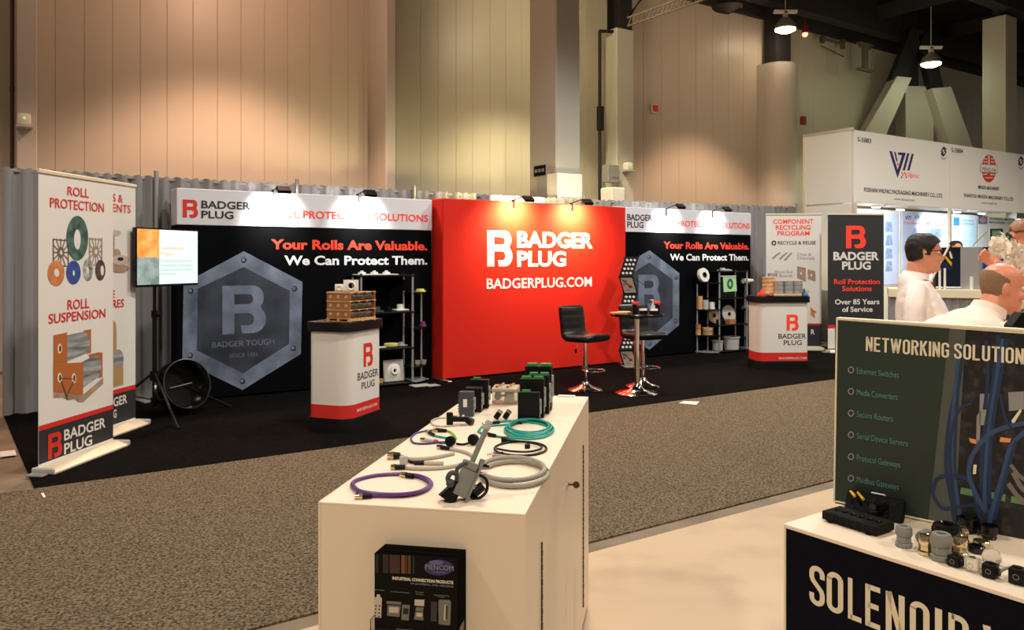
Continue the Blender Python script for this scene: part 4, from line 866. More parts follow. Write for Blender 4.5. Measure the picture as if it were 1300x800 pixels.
sl_ = shelfunit('black corner shelf unit with silver posts in front of left black wall', o1, 'r')
o2 = Vector((3.37, 13.08, 0)) - N*.05
sr_ = shelfunit('black corner shelf unit with silver posts in front of right black wall', o2, 'lr')
def onshelf(u, px, z, y=.1):  # local x for a pixel column on local y
    return u.hit(px, 400, y)[0]
def item(u, name, label, cat, g, m, px, z, y=.12, group=None, rot=None):
    x = onshelf(u, px, z, y); p = u.M @ Vector((x, y, z+.021)); return solo(name, label, cat, g, m, tuple(p), ANG, group)
S = 10/1010.0     # metres per pixel at the left shelf
u = sl_
g = G(); g.box(-.26, .26, -.1, .1, 0, .012, .004)
for x in (-.18, -.02, .14): g.lathe([(.05, .012), (.045, .035), (.02, .04), (.02, .055), (0, .055)], 16, m=Matrix.Translation((x, 0, 0)))
item(u, 'knobbed_plate', 'white plastic plate with three knobs on top of the left shelf unit', 'sample', g, M['white'], 477, 1.345)
g = G(); g.box(-.06, .06, -.05, .05, 0, .01).lathe([(.03, .01), (.03, .03), (0, .03)], 14); item(u, 'black_plug', 'black flat plug at right end of the left shelf unit top', 'plug', g, M['black'], 511, 1.345)
g = G(); g.lathe([(0, 0), (.09, 0), (.09, .012), (.045, .016), (.045, .06), (0, .06)], 24); item(u, 'flanged_plug', 'dark grey flanged plug on the second board of left shelf unit', 'plug', g, M['dkgrey'], 478, .90)
g = G(); g.box(-.02, .02, -.02, .02, 0, .05, .004); item(u, 'black_block', 'small black block on the second board between the dark and white plugs', 'sample', g, M['black'], 493.5, .90)
g = G(); g.box(-.085, .085, -.07, .07, 0, .022, .006).lathe([(.045, .022), (.045, .08), (.036, .08), (.036, .03), (0, .03)], 20); item(u, 'flanged_plug', 'white flanged plug with tall collar on the second board of left shelf unit', 'plug', g, M['white'], 508.5, .90)
g = G(); g.lathe([(0, 0), (.07, 0), (.085, .012), (.088, .04), (.08, .045), (0, .045)], 28); item(u, 'round_container', 'pale green round cap on the third board of left shelf unit', 'cap', g, M['yellowp'], 496.5, .46)
g = G(); g.lathe([(0, 0), (.075, 0), (.08, .01), (.04, .014), (.04, .045), (0, .045)], 28); item(u, 'round_container', 'whitish round cap right of the pale green cap', 'cap', g, M['ltgrey'], 509.5, .46, .16)
g = G(); g.box(-.05, .05, -.04, .04, 0, .01); item(u, 'white_flat_part', 'white flat part half hidden behind the podium on the third board', 'sample', g, M['white'], 484, .46)
mm = Matrix.Rotation(R(-8), 4, 'X'); g = G(); g.box(-.135, .135, -.012, .012, 0, .27, .01, m=mm); x = onshelf(u, 500.5, .03, .09); p = u.M @ Vector((x, .09, .053))
t = Th('square_flange', 'square translucent flange with dark centre hole on bottom board of left shelf unit', 'sample', tuple(p), ANG); t.part('plate', g, M['frosted'])
m2 = mm @ Matrix.Translation((0, -.012, .135)) @ Matrix.Rotation(R(90), 4, 'X'); t.part('hub', G().lathe([(.09, 0), (.06, .012), (.045, .035), (.024, .036), (.022, .0)], 24, m=m2), M['white']); t.part('hole', G().lathe([(0, .002), (.023, .002)], 16, m=m2), M['black'])
g = G()
for k in range(3): g.box(-.03, .03, -.02, .02, k*.018, k*.018+.014)
item(u, 'wood_offcuts', 'small stacked pine offcuts beside podium on the bottom board', 'wood', g, M['wood'], 483, .03)
g = G()
for k in range(6): g.lathe([(.03, k*.022), (.045, k*.022+.01), (.03, k*.022+.02)], 18)
g.lathe([(.028, 0), (.028, .14)], 14); x = .68+.06; solo('black_coil', 'black ribbed coil standing on the top corner shelf of left unit', 'sample', g, M['black'], tuple(u.M @ Vector((.60, .12, 1.366-.20))), ANG)
for px, z, r, h, m, nm, lab in ((533.5, 1.13, .075, .035, 'yellowp', 'round_container', 'yellow round cap on the top corner shelf of left unit'), (536.5, .69, .05, .06, 'purplep', 'round_container', 'purple plastic cap on the middle corner shelf of left unit')):
    g = G(); g.lathe([(0, 0), (r, 0), (r, h*.3), (r*.75, h*.35), (r*.68, h), (0, h)], 24); x = u.hit(px, 400, .17)[0]; solo(nm, lab, 'cap', g, M[m], tuple(u.M @ Vector((x, .17, z+.019))), ANG)
for px, lab in ((530, 'clear plastic cup on the lowest corner shelf of left unit, the left one'), (538, 'clear plastic cup on the lowest corner shelf of left unit, the right one')):
    g = G(); g.lathe([(0, 0), (.028, 0), (.036, .055), (.033, .055), (.025, .004), (0, .004)], 20); x = u.hit(px, 400, .16)[0]; solo('clear_cup', lab, 'cup', g, M['clear'], tuple(u.M @ Vector((x, .16, .229))), ANG, 'clear cups on the lowest corner shelf')
g = G(); g.box(-.12, .12, -.09, .09, 0, .006).box(.04, .2, -.14, .0, 0, .005); solo('plastic_sheet', 'white thin plastic sheets on the carpet at foot of left shelf unit', 'sheet', g, M['ltgrey'], tuple(u.M @ Vector((.72, -.14, .014))), ANG)
# right unit (about 75 px per metre)
u = sr_
def disc(label, px, z, r, m, y, tilt=-12, hole=.3, name='white_reel', t_=.02, hm=None, parentcat='reel'):
    x = u.hit(px, 400, y)[0]; p = u.M @ Vector((x, y, z+.02)); tt = Th(name, label, parentcat, tuple(p), ANG)
    mm = Matrix.Translation((0, 0, r*math.cos(R(tilt))+.004)) @ Matrix.Rotation(R(90+tilt), 4, 'X')
    tt.part('rim_disc', G().lathe([(r*hole, 0), (r, 0), (r, t_), (r*hole, t_), (r*hole, 0)], 36, m=mm), m); tt.part('hub', G().lathe([(r*hole*.5, -.01), (r*hole, -.01), (r*hole, t_+.012), (r*hole*.5, t_+.012), (r*hole*.5, -.01)], 24, m=mm), hm or M['black'])
disc('white upright reel with black hub on top of the right unit\'s left corner shelf', 891.5, 1.16, .115, M['white'], .14, hole=.38, t_=.05)
disc('clear upright disc on the third board of the right shelf unit', 924.5, .46, .155, M['frosted'], .16, hole=.2, hm=M['black']); disc('translucent brown-tinted disc left of the clear disc', 905.5, .47, .13, mat('amber_disc', (150, 130, 104), .3), .2, hole=.25)
for px, r, h, m, z, nm, lab in ((888.5, .045, .215, 'wood', .72, 'wood_tube', 'tall orange-brown tube on the left corner shelf of right unit'), (895.8, .048, .15, 'ltgrey', .72, 'white_tube', 'white tube in the middle of three tubes on right unit'), (904, .048, .115, 'white', .72, 'white_tube', 'short white tube on the left corner shelf of right unit')):
    g = G(); g.lathe([(0, 0), (r, 0), (r, h), (r*.8, h), (r*.8, h-.02), (0, h-.02)], 22); y = .2 if px < 890 else .15; x = u.hit(px, 400, y)[0]; solo(nm, lab, 'tube', g, M[m], tuple(u.M @ Vector((x, y, z+.019))), ANG)
for k in range(2):
    g = G(); g.lathe([(0, 0), (.042, 0), (.042, .06), (.036, .066), (.042, .072), (.042, .085), (0, .085)], 22); x = u.hit(886.5, 400, .2)[0]; solo('wood_plug', 'stacked brown wood plug at left on lower corner shelf, the %s one' % ('lower', 'upper')[k], 'plug', g, M['board' if k else 'wood'], tuple(u.M @ Vector((x, .2, .319+k*.087))), ANG, 'stacked wood plugs')
for k in range(3):
    g = G(); g.lathe([(0, 0), (.085, 0), (.085, .028), (.09, .03), (.09, .036), (0, .036)], 28); x = u.hit(898.5, 400, .16)[0]; solo('wood_disc', 'flat pine disc on lower corner shelf of right unit, %s of the stack' % ('bottom', 'middle', 'top')[k], 'disc', g, M['silver' if k == 1 else 'wood'], tuple(u.M @ Vector((x, .16, .319+k*.038))), ANG, 'pine disc stack')
x = u.hit(925, 400, .07)[0]; g = G(); g.box(-.075, .075, -.05, .05, 0, .085, .004); solo('wooden_block', 'brown wooden block in front of the clear disc', 'block', g, M['board'], tuple(u.M @ Vector((x, .03, .481))), ANG)
x = u.hit(914, 400, .03)[0]; g = G(); g.box(-.05, .04, -.04, .04, 0, .09, .004); solo('black_block', 'black block left of the brown wooden block', 'block', g, M['black'], tuple(u.M @ Vector((x, .03, .481))), ANG)
def tub(label, px, r, h, y): 
    x = u.hit(px, 400, y)[0]; g = G(); g.lathe([(0, 0), (r*.9, 0), (r*.96, h*.9), (r*1.06, h*.92), (r*1.06, h), (r*.95, h), (r*.85, .01), (0, .01)], 32); solo('white_tub', label, 'tub', g, M['ltgrey'], tuple(u.M @ Vector((x, y, .051))), ANG)
tub('large white round tub on bottom board of right shelf unit', 928.5, .135, .21, .12); tub('small white round tub left of the large tub', 911, .09, .16, .14)
x = u.hit(926, 400, -.0)[0]; p = u.M @ Vector((x, .0, 1.02)); t = Th('hanging_case', 'black case with green sheet showing a ring, in upper right shelf unit', 'case', tuple(u.M @ Vector((x, .1, .921))), ANG)
t.part('case', G().box(-.21, .19, -.06, .08, 0, .34, .01), M['black']); x0, x1 = t.hit(918, 350, -.07)[0], t.hit(935, 350, -.07)[0]; z0, z1 = t.hit(918, 371, -.07)[1], t.hit(918, 350.5, -.07)[1]
sh = t.part('green_sheet', G().flat([[(x0+.02, z0), (x1+.015, z0+.01), (x1-.01, z1), (x0, z1)]], -.066), M['greenpaper'], smooth=False); cx, cz = (x0+x1)/2+.01, (z0+z1)/2
t.part('printed_ring', G().flat([[(cx+.075*math.cos(2*math.pi*k/20), cz+.09*math.sin(2*math.pi*k/20)) for k in range(20)], [(cx+.03*math.cos(2*math.pi*k/20), cz+.04*math.sin(2*math.pi*k/20)) for k in range(20)][::-1]], -.068), mat('printed_dark_green', (60, 100, 78), .5), parent=sh, smooth=False)
t.part('clip_rail', G().box(-.2, .2, -.075, -.055, z1-.01, z1+.006), M['white'])
g = G(); g.cone((-.12, 0, .02), (.05, 0, .02), .045, .035, 14).cone((.05, 0, .02), (.12, 0, .02), .02, .03, 12); x = u.hit(944, 400, .1)[0]; solo('white_nozzle', 'white plastic nozzle lying on the right unit\'s right corner shelf', 'nozzle', g, M['white'], tuple(u.M @ Vector((.80, .08, 1.13+.045))), ANG)
g = G(); g.cone((-.1, 0, .04), (.1, 0, .04), .036, .036, 14).box(.1, .17, -.04, .04, 0, .12, .005); solo('grey_fitting', 'grey fitting with white cap on middle right corner shelf of right unit', 'fitting', g, M['grey'], tuple(u.M @ Vector((.80, .10, .709))), ANG)
g = G(); g.box(-.1, .1, -.08, .08, 0, .02, .004).lathe([(.05, .02), (.04, .05), (0, .05)], 14, m=Matrix.Translation((-.05, 0, 0))).lathe([(.05, .02), (.04, .03), (0, .03)], 14, m=Matrix.Translation((.07, 0, 0))); x = u.hit(920, 400, .12)[0]
solo('grey_plate', 'small grey knobbed plate on top of the right shelf unit', 'sample', g, M['ltgrey'], tuple(u.M @ Vector((x, .12, 1.366))), ANG)
# ================================================================ WHITE TRADE BOOTH AT RIGHT
Y0 = 14.3; c = AT(1085, 330, Y0); c.z = 0
bt = Th('trade_booth', 'white shell-scheme booth at right with lettered fascia boards', 'booth', tuple(c), R(33.0))
zt = (bt.hit(1085, 168.6)[1] + bt.hit(1300, 193.5)[1])/2; zf = (bt.hit(1085, 257.3)[1] + bt.hit(1300, 269.8)[1])/2
xe = 9.0; xm = bt.hit(1205.5, 264)[0]; dpt = bt.hitx(1022, 178, 0)[0]
f = bt.part('fascia_board', G().box(0, xm-.003, 0, .04, zf, zt, .004), M['white'], 'white fascia numbered S-5883', smooth=False)
f2 = bt.part('fascia_board', G().box(xm+.003, xm*2+.4, 0, .04, zf, zt, .004), M['white'], 'white fascia numbered S-5884', smooth=False)
bt.part('fascia_board', G().box(xm*2+.41, xe, 0, .04, zf, zt, .004), M['white'], smooth=False)
bt.part('side_fascia', G().box(-.02, .02, .045, dpt, zf, zt, .003), M['white'], smooth=False); bt.part('top_rail', G().box(-.03, .03, 0, dpt+.03, zt, zt+.05), M['pipe'], smooth=False)
bt.part('side_panel', G().box(-.02, .02, .045, dpt, 1.0, zf-.03, .003), M['white'], smooth=False); bt.part('side_panel', G().box(-.02, .02, .045, dpt, .02, .98, .003), M['grey'], smooth=False)
for x, y in ((0, 0), (0, dpt), (xm, 0), (xm*2+.4, 0)): bt.part('corner_post', G().box(x-.03, x+.03, y-.03, y+.03, 0, zf if y == 0 else zt, .006), M['alu'])
back = dpt; 
for k in range(6):
    xa = xm*k/3; bt.part('back_wall_panel', G().box(xa+.02, xm*(k+1)/3-.02, back, back+.03, 1.0, zf), M['white'], smooth=False); bt.part('back_wall_post', G().box(xa-.02, xa+.02, back-.01, back+.04, 0, zf), M['alu'], smooth=False)
    bt.part('lower_wall_panel', G().box(xa+.02, xm*(k+1)/3-.02, back, back+.03, 0, .99), M['cream'], smooth=False)
bt.part('roof_panel', G().box(0, xm*2+.4, .3, back, zf+.05, zf+.08), M['lam'], smooth=False)
text(bt, 'S-5883', 1088.8, 179.5, 1106, 5.6, M['blacktext'], bold=.01); text(bt, 'FOSHAN WILPAC PACKAGING MACHINERY CO., LTD.', 1097, 243.2, 1197, 5.2, M['blacktext'], bold=.02); text(bt, 'www.wil-pac.com', 1135, 254, 1161, 3.6, M['greytext'], bold=0)
text(bt, 'Wilpac', 1143.5, 223.6, 1167, 5.6, M['redtext'], bold=.0, slant=.25); text(bt, 'S-5884', 1208, 193, 1222.5, 5.6, M['blacktext'], bold=.01)
text(bt, 'MINGFA MACHINERY', 1242, 239.6, 1269, 4.4, M['blacktext'], bold=.02); text(bt, 'SHANTOU MINGFA MACHINERY CO.,LTD', 1223.8, 250, 1286.5, 4.4, M['blacktext'], bold=.02); text(bt, 'www.mingfa.net', 1246, 258.5, 1266, 2.9, M['greytext'], bold=0)
def P6(l): return [(1080+x/5.909, 165+y/5.909) for x, y in l]
for q in ([(290, 158), (310, 160), (352, 300), (385, 190), (357, 186), (354, 168), (414, 172), (352, 362)], [(325, 163), (338, 165), (352, 236), (344, 238)], [(425, 175), (441, 176), (407, 304), (390, 302)], [(458, 178), (474, 180), (441, 305), (424, 303)]): shape(bt, [P6(q)], M['navytext'], -.004, 'printed_logo_stroke')
shape(bt, [P6([(352, 242), (360, 258), (355, 272), (347, 258)])], M['redtext'], -.005, 'printed_flame')
for x in (383, 417): shape(bt, [P6([(x-6, 350), (x+6, 350), (x, 366)])], M['navytext'], -.004, 'printed_triangle')
def diamond(cx, cy):
    for q in ([(0, -7.3), (3.8, -3.6), (2, -1.8), (0, -3.7), (-2.2, -1.6), (0, .6), (-1.4, 2), (-3.9, -1)], [(0, 6.2), (-3.8, 2.6), (-2, .8), (0, 2.8), (2.2, .6), (0, -1.5), (1.4, -3), (3.9, 0)]): shape(bt, [[(cx+a, cy+b) for a, b in q]], M['blacktext'], -.004, 'printed_emblem')
    shape(bt, [[(cx-3.6, cy+6), (cx, cy+8.8), (cx+3.6, cy+6), (cx+3.6, cy+7.2), (cx, cy+10.2), (cx-3.6, cy+7.2)]], M['greytext'], -.004, 'printed_emblem')
diamond(1198, 193); diamond(1296, 205.3)
shape(bt, [ell(1255.5, 214, 9.3, 17.6, 28)], M['red'], -.003, 'printed_seal')
for q in ([(-1, -17), (1, -17), (1, -5), (-1, -5)], [(-7, -9), (-2, -9), (-2, -7.6), (-7.4, -7.6)], [(2.2, -9), (7, -9), (7.4, -7.6), (2.2, -7.6)], [(-6, -13), (-2.4, -13), (-2.4, -11.6), (-6.4, -11.6)], [(2.6, -13), (6, -13), (6.4, -11.6), (2.6, -11.6)], [(-8, 7), (-2, 6), (-2, 7.4), (-7.8, 8.4)], [(1.5, 7), (7.6, 7), (7.2, 8.5), (1.5, 8.5)], [(-5, 11), (5, 11), (4.4, 12.3), (-4.4, 12.3)]):
    shape(bt, [[(1255.5+a, 214+b) for a, b in q]], M['cream'], -.004, 'printed_seal_line')
shape(bt, [[(1244.6, 208), (1266.4, 209.4), (1266.4, 220), (1244.6, 218.6)]], M['greytext'], -.005, 'printed_seal_band'); shape(bt, [[(1245.3, 208.8), (1265.8, 210.1), (1265.8, 219.2), (1245.3, 217.9)]], M['white'], -.006, 'printed_seal_band'); text(bt, 'MING FA', 1247, 217, 1264.5, 5.2, M['navytext'], y=-.008, bold=0)
# posters on the booth's back wall
def poster(label, pxl, pyt, pxr, pyb, m):
    yb = back-.006; x0, z1 = bt.hit(pxl, pyt, yb); x1, _ = bt.hit(pxr, pyt, yb); z0 = bt.hit(pxl, pyb, yb)[1]; p = bt.M @ Vector((x0, yb, z0))
    t = Th('poster', label, 'poster', tuple(p), R(33.0)); t.part('sheet', G().box(0, x1-x0, -.004, .003, 0, min(z1, zf-.02)-z0), m, smooth=False); return t
pm = mat('poster_lilac', (208, 214, 236), .5)
t = poster('lilac poster with red company line between the charcoal banner and the standing man', 1145, 267, 1202, 345, pm)
text(t, 'V7/', 1149, 278.5, 1157, 4.5, M['navytext'], y=-.008, bold=.03); text(t, 'CE', 1161.5, 277, 1167.5, 3.2, M['navytext'], y=-.008); text(t, 'Foshan Wilpac Packaging Machinery Co., Ltd', 1147.5, 284, 1197.5, 2.6, M['redtext'], y=-.008, bold=.01)
mach = mat('printed_machine', (120, 140, 180), .5, rgb2=(170, 186, 214), scale=14); shape(t, [[(1154, 300), (1158, 297), (1160, 290), (1163, 289), (1165, 298), (1168, 302), (1166, 312), (1157, 312)]], mach, -.008, 'printed_machine'); shape(t, [[(1176, 292), (1183, 290), (1196, 291), (1195, 302), (1188, 305), (1178, 303)]], mach, -.008, 'printed_machine')
t = poster('lilac poster with blue machine print right beside the charcoal banner', 1108, 270, 1141, 362, pm)
for y in (288, 305, 322, 338): shape(t, [[(1124+(y%3), y-7), (1132, y-6), (1133, y+6), (1124, y+7)]], mach, -.008, 'printed_machine')
t = poster('white poster with blue square logo behind the black monitor', 1241.5, 272, 1296, 330, M['white']); bsq = mat('printed_blue_square', (44, 110, 190), .5)
shape(t, [[(1242, 274.5), (1253.5, 274.5), (1253.5, 284.5), (1242, 284.5)]], bsq, -.007, 'printed_square'); shape(t, [ell(1247.7, 279.4, 4.2, 3.6, 14)], M['orangetext'], -.009, 'printed_seal'); text(t, 'SHANTOU MINGFA', 1256, 279, 1289, 2.8, M['blacktext'], y=-.008, bold=.03); text(t, 'MACHINERY CO.,LTD', 1256, 283.5, 1293, 2.8, M['blacktext'], y=-.008, bold=.03)
t = poster('pale blue poster with small blue logo above the hidden head', 1209, 274, 1239, 322, mat('poster_pale_blue', (206, 226, 236), .5)); shape(t, [[(1210.5, 276), (1218, 276), (1218, 286.5), (1210.5, 286.5)]], bsq, -.007, 'printed_square'); text(t, 'SHANTOU MINGFA', 1219.5, 281, 1236, 2.3, M['navytext'], y=-.008, bold=.0); text(t, 'MACHINERY CO.,LTD', 1219.5, 285, 1237, 2.3, M['navytext'], y=-.008, bold=.0)
for i, (px, py, lab) in enumerate(((1112, 262.5, 'leftmost arm spotlight under the booth fascia'), (1143, 266, 'arm spotlight under the fascia above the lilac poster'), (1215, 268.8, 'arm spotlight under the fascia right of the booth post'), (1246, 270.6, 'arm spotlight under the fascia right above the blue square logo poster'), (1335, 276, 'unseen arm spotlight added under the fascia beyond the right picture edge'))):  # last one is out of view, added to brighten the far poster
    yy = .25; x, z = bt.hit(px, py, yy); p = bt.M @ Vector((x, yy, z)); t = Th('booth_spotlight', lab, 'light', tuple(p), R(33), 'arm spotlights under the fascia')
    t.part('arm', G().cone((0, -.2, zf-z-.02), (0, 0, 0), .01, seg=6), M['ltgrey']); t.part('lamp_head', G().box(-.09, .09, -.04, .04, -.005, .03, .008), M['white']); t.part('lamp_lens', G().box(-.085, .085, -.035, .035, -.02, -.006), ledglow)
    lamp('booth_spot_beam', 'SPOT', p + Vector((0, 0, -.04)), 150, (.72, .88, 1), bt.M @ Vector((x+.7, back, z-.75)), .05, R(120), .8)
# table with grey skirt, machine cabinet
a = AT(1128, 372, 10.6); a.z = 0; t = Th('skirted_table', 'long table with grey skirt and cream top edge behind the standing man', 'table', tuple(a), R(-24)); T2 = t; zq = AT(0, 366, 10.8).z
t.part('table_top', G().box(0, 3.4, 0, .8, zq-.11, zq, .004), M['cream'], smooth=False)
bm = bmesh.new(); n = 160; va = [bm.verts.new((.02+3.36*k/n, .02+.012*math.sin(k*1.3), .0)) for k in range(n+1)]; vb = [bm.verts.new((.02+3.36*k/n, .03+.008*math.sin(k*1.3), zq-.11)) for k in range(n+1)]
for k in range(n): bm.faces.new([va[k], va[k+1], vb[k+1], vb[k]])
me = bpy.data.meshes.new('table_skirt'); bm.to_mesh(me); bm.free(); t.part('table_skirt', me, M['drape'])
t.part('side_skirt', G().box(0.01, .02, .03, .78, 0, zq-.11), M['drape'], smooth=False)
a = T2.M @ Vector((T2.hit(1188, 330, .14)[0], .14, 0)); zc0, zc1 = zq+.001, AT(0, 314, a.y).z; t = Th('machine_cabinet', 'dark glass machine cabinet with rounded steel pillar on the skirted table', 'machine', (a.x, a.y, zc0), R(-24)); hc = zc1-zc0; MC = t
xa, xb = t.hit(1220, 340)[0], t.hit(1249, 340)[0]; xe_ = t.hit(1292, 340)[0]
t.part('frame', G().box(0, xe_, .06, .5, 0, .04).box(0, xe_, .06, .5, hc-.03, hc).box(0, .02, .06, .5, 0, hc), M['blackmatte'], smooth=False)
win = mat('dark_window_glass', (4, 18, 38), .12, coat=.5, rgb2=(14, 60, 120), scale=3, ramp=(.5, .7), spec=.5)
t.part('window', G().box(.02, xa, .08, .1, .04, hc-.03), win, smooth=False); t.part('window', G().box(xb, xe_, .08, .1, .04, hc-.03), mat('blue_window', (10, 50, 130), .15, emit=.25), smooth=False)
t.part('steel_pillar', G().plan([(xa, .06), (xa+.12, .02), (xa+.2, 0), (xb-.06, -.04), (xb-.02, -.02), (xb, .05), (xb, .3), (xa, .3)], 0, hc), M['brushed']); t.part('front_rail', G().box(0, xa, -.02, .06, 0, .03, .005), M['brushed'])
for px in (1193, 1199.5): x = t.hit(px, 350, -.06)[0]; z0, z1 = 0, t.hit(px, 340.5, -.06)[1]; t.part('white_tube', G().cone((x, -.06, z0), (x, -.06, z1), .014, seg=8), M['white'])
x = t.hit(1233.5, 372, -.25)[0]; p = T2.M @ Vector((T2.hit(1233.5, 365, .05)[0], .05, 0)); solo('white_tube', 'short white tube standing before the steel pillar', 'tube', G().cone((0, 0, 0), (0, 0, .17), .02, seg=10), M['white'], (p.x, p.y, zq+.001))
a = MC.M @ Vector((MC.hit(1257, 313, .2)[0], .2, 0)); YM = a.y; t = Th('monitor', 'small black monitor with dark green picture on top of the machine cabinet', 'monitor', (a.x, a.y, zc1+.001), R(-24)); x1 = t.hit(1273.5, 300)[0]; z1 = t.hit(1257, 290.5)[1]
t.part('casing', G().box(0, x1, 0, .06, 0.01, z1, .006), M['black']); t.part('side_panel', G().box(-.03, 0, 0, .06, .01, z1-.01), M['ltgrey']); t.part('screen', G().box(.02, x1-.02, -.002, 0, .03, z1-.02), mat('monitor_picture', (28, 44, 34), .3, rgb2=(90, 110, 80), scale=14, emit=.3), smooth=False); t.part('stand', G().box(.03, x1-.03, -.03, .09, 0, .01), M['black'])
g = G(); YM += .02; q0, q1 = AT(1238, 309, YM), AT(1255, 292, YM); g.tube(spline([AT(1235, 313, YM), q0, AT(1246, 301, YM), q1], 6), .006, 6); solo('monitor_cable', 'thin grey cable curving from the monitor down to the left', 'cable', g, M['grey'])
# little flag
Yf = 5.6; p0, p1 = AT(1187, 347, Yf), AT(1205.5, 311, Yf)
bs = p0 + (p0-p1)*1.3
t = Th('small_flag', 'small black flag with yellow and white print on slanted white stick', 'flag', tuple(bs)); L = p1-bs; t.part('stick', G().cone((0, 0, 0), L, .007, seg=10), M['white'])
bm = bmesh.new(); rows = []
for j in range(7):
    r_ = []
    for i in range(7):
        top = p1.lerp(AT(1211, 327, Yf+.05), i/6); bot = AT(1196.5, 330, Yf).lerp(AT(1209.5, 340.5, Yf+.05), i/6); q = top.lerp(bot, j/6) - bs; q.y += .015*math.sin(i*1.4+j*.4); r_.append(bm.verts.new(q))
    rows.append(r_)
for j in range(6):
    for i in range(6): bm.faces.new([rows[j][i], rows[j][i+1], rows[j+1][i+1], rows[j+1][i]])
me = bpy.data.meshes.new('cloth'); bm.to_mesh(me); bm.free(); t.part('cloth', me, M['black'])
tf = Th('tmp', None, None, tuple(bs)); 
def fl(px, py, d=-.03): q = AT(px, py, Yf+.02+d) - bs; return q
for pts_, m in (([(1199, 327), (1201, 325), (1209, 334), (1207.5, 338)], 'yellow'), ([(1205, 320), (1206.5, 319), (1209.5, 327), (1208, 329), (1206, 326)], 'whitetext')):
    bm = bmesh.new(); bm.faces.new([bm.verts.new(fl(*q)) for q in pts_]); me = bpy.data.meshes.new('printed_mark'); bm.to_mesh(me); bm.free(); t.part('printed_mark', me, M[m])
bpy.data.objects.remove(tf.o)
# a stand under the flag so that it is carried by something
g = G(); g.cone((0, 0, 0), (0, 0, bs.z), .012, seg=8).cone((0, 0, 0), (0, 0, .02), .12, seg=20); solo('flag_stand', 'thin floor stand behind the board holding the small flag', 'stand', g, M['black'], (bs.x, bs.y, 0.004))

# ================================================================ SOLENOID TABLE AND NETWORKING BOARD
TZ = .757; c = FP(997, 665, TZ); sb = Th('display_table', 'navy display table with cream top reading SOLENOID at the bottom right corner', 'table', (c.x, c.y, 0), R(-54.3))
sb.part('skirt_box', G().box(0, 1.5, .004, .75, 0, TZ-.012), M['navy'], smooth=False); sb.part('table_top', G().box(-.004, 1.504, -.004, .754, TZ-.012, TZ, .0015), M['lamtop'], smooth=False); sb.part('edge_trim', G().box(-.001, 1.5, 0, .004, 0.02, TZ-.016), M['navy'], smooth=False); sb.part('corner_trim', G().box(-.003, .003, -.002, .004, .004, TZ-.012), M['cream'], smooth=False)
zt_ = sb.hit(1077, 733, -.002)[1]; zb_ = sb.hit(1077, 785, -.002)[1]; condensed(sb, 'SOLENOIDV', [(sb.hit(a, 700, -.002)[0], sb.hit(b, 700, -.002)[0]) for a, b in ((1027.5, 1047), (1049.5, 1070.5), (1076.5, 1095), (1098.5, 1119), (1124.5, 1148.5), (1155, 1180), (1187, 1196), (1204, 1230), (1247, 1282))], zb_, zt_, M['cream'], -.002)
bl0, br0 = FP(1057.5, 640, TZ), FP(1300, 688, TZ); rzb = heading(bl0, br0)
nb = Th('graphic_board', 'NETWORKING SOLUTIONS board with green list and blue cable picture', 'sign', (bl0.x, bl0.y, TZ+.0015), 0, rot=(0, R(.9), rzb)); hb = nb.hit(1057.5, 404.5)[1]; xr = nb.hit(1309, 420)[0] + .02
nb.part('panel', G().box(0, xr, .002, .03, .012, hb), M['cream'], smooth=False)
for q in ((0, xr, 0, .035, hb-.004, hb+.004), (0, .006, 0, .035, .01, hb), (0, xr, 0, .035, .006, .012)): nb.part('frame_edge', G().box(*q, .001), M['cream'], smooth=False)
for k in (.1, xr-.1): nb.part('foot', G().box(k-.02, k+.02, .0, .09, 0, .008), M['cream'])
gz = mat('printed_dark_green', (20, 26, 22), .5); gz = mat('printed_dark_green_field', (34, 44, 38), .45, rgb2=(44, 56, 48), scale=2); gw = mat('printed_grey_wedge', (78, 82, 74), .45); dk = mat('printed_rack_shadow', (26, 24, 26), .45, rgb2=(70, 66, 62), scale=34, detail=5, ramp=(.5, .8))
XR = 1306
shape(nb, [[(1060, 406.5), (XR, 424.5), (XR, 686), (1060, 639)]], gw, .0016, 'printed_picture')
shape(nb, [[(1226, 418.5), (XR, 424.5), (XR, 686), (1212, 668)]], dk, .0012, 'printed_rack')
shape(nb, [[(1060, 406.5), (1205.5, 417), (1178, 662), (1060, 639)]], gz, .0008, 'printed_field')
zb_, zt_ = nb.hit(1099, 445.4, -.001)[1], nb.hit(1099, 427.4, -.001)[1]
for s_, pa, pb in (('NETWORKING', 1099.2, 1205), ('SOLUTIONS', 1211.3, 1313)):
    xa, xb = nb.hit(pa, 440, -.001)[0], nb.hit(pb, 440, -.001)[0]; ws = [{'W': .62, 'I': .125}.get(c_, .40) for c_ in s_]; gp = .075; tot = sum(ws)+gp*(len(s_)-1); xs, q = [], 0
    for w0_ in ws: xs.append((xa+(xb-xa)*q/tot, xa+(xb-xa)*(q+w0_)/tot)); q += w0_+gp
    condensed(nb, s_, xs, zb_, zt_, M['cream'], -.001)
for k, (s_, x1, yb) in enumerate((('Ethernet Switches', 1141, 474.3), ('Media Converters', 1139.5, 501.6), ('Secure Routers', 1133.5, 529.2), ('Serial Device Servers', 1152.5, 556.8), ('Protocol Gateways', 1143, 584.4), ('Modbus Gateways', 1141, 612))):
    text(nb, s_, 1087.7, yb, x1, 7.4, M['teal'], y=-.0005, bold=-.004); shape(nb, [ell(1080.3, yb-4.6, 3.9, 4.4, 16), ell(1080.3, yb-4.6, 2.6, 3.0, 16)[::-1]], M['greytext'], -.0005, 'printed_bullet')
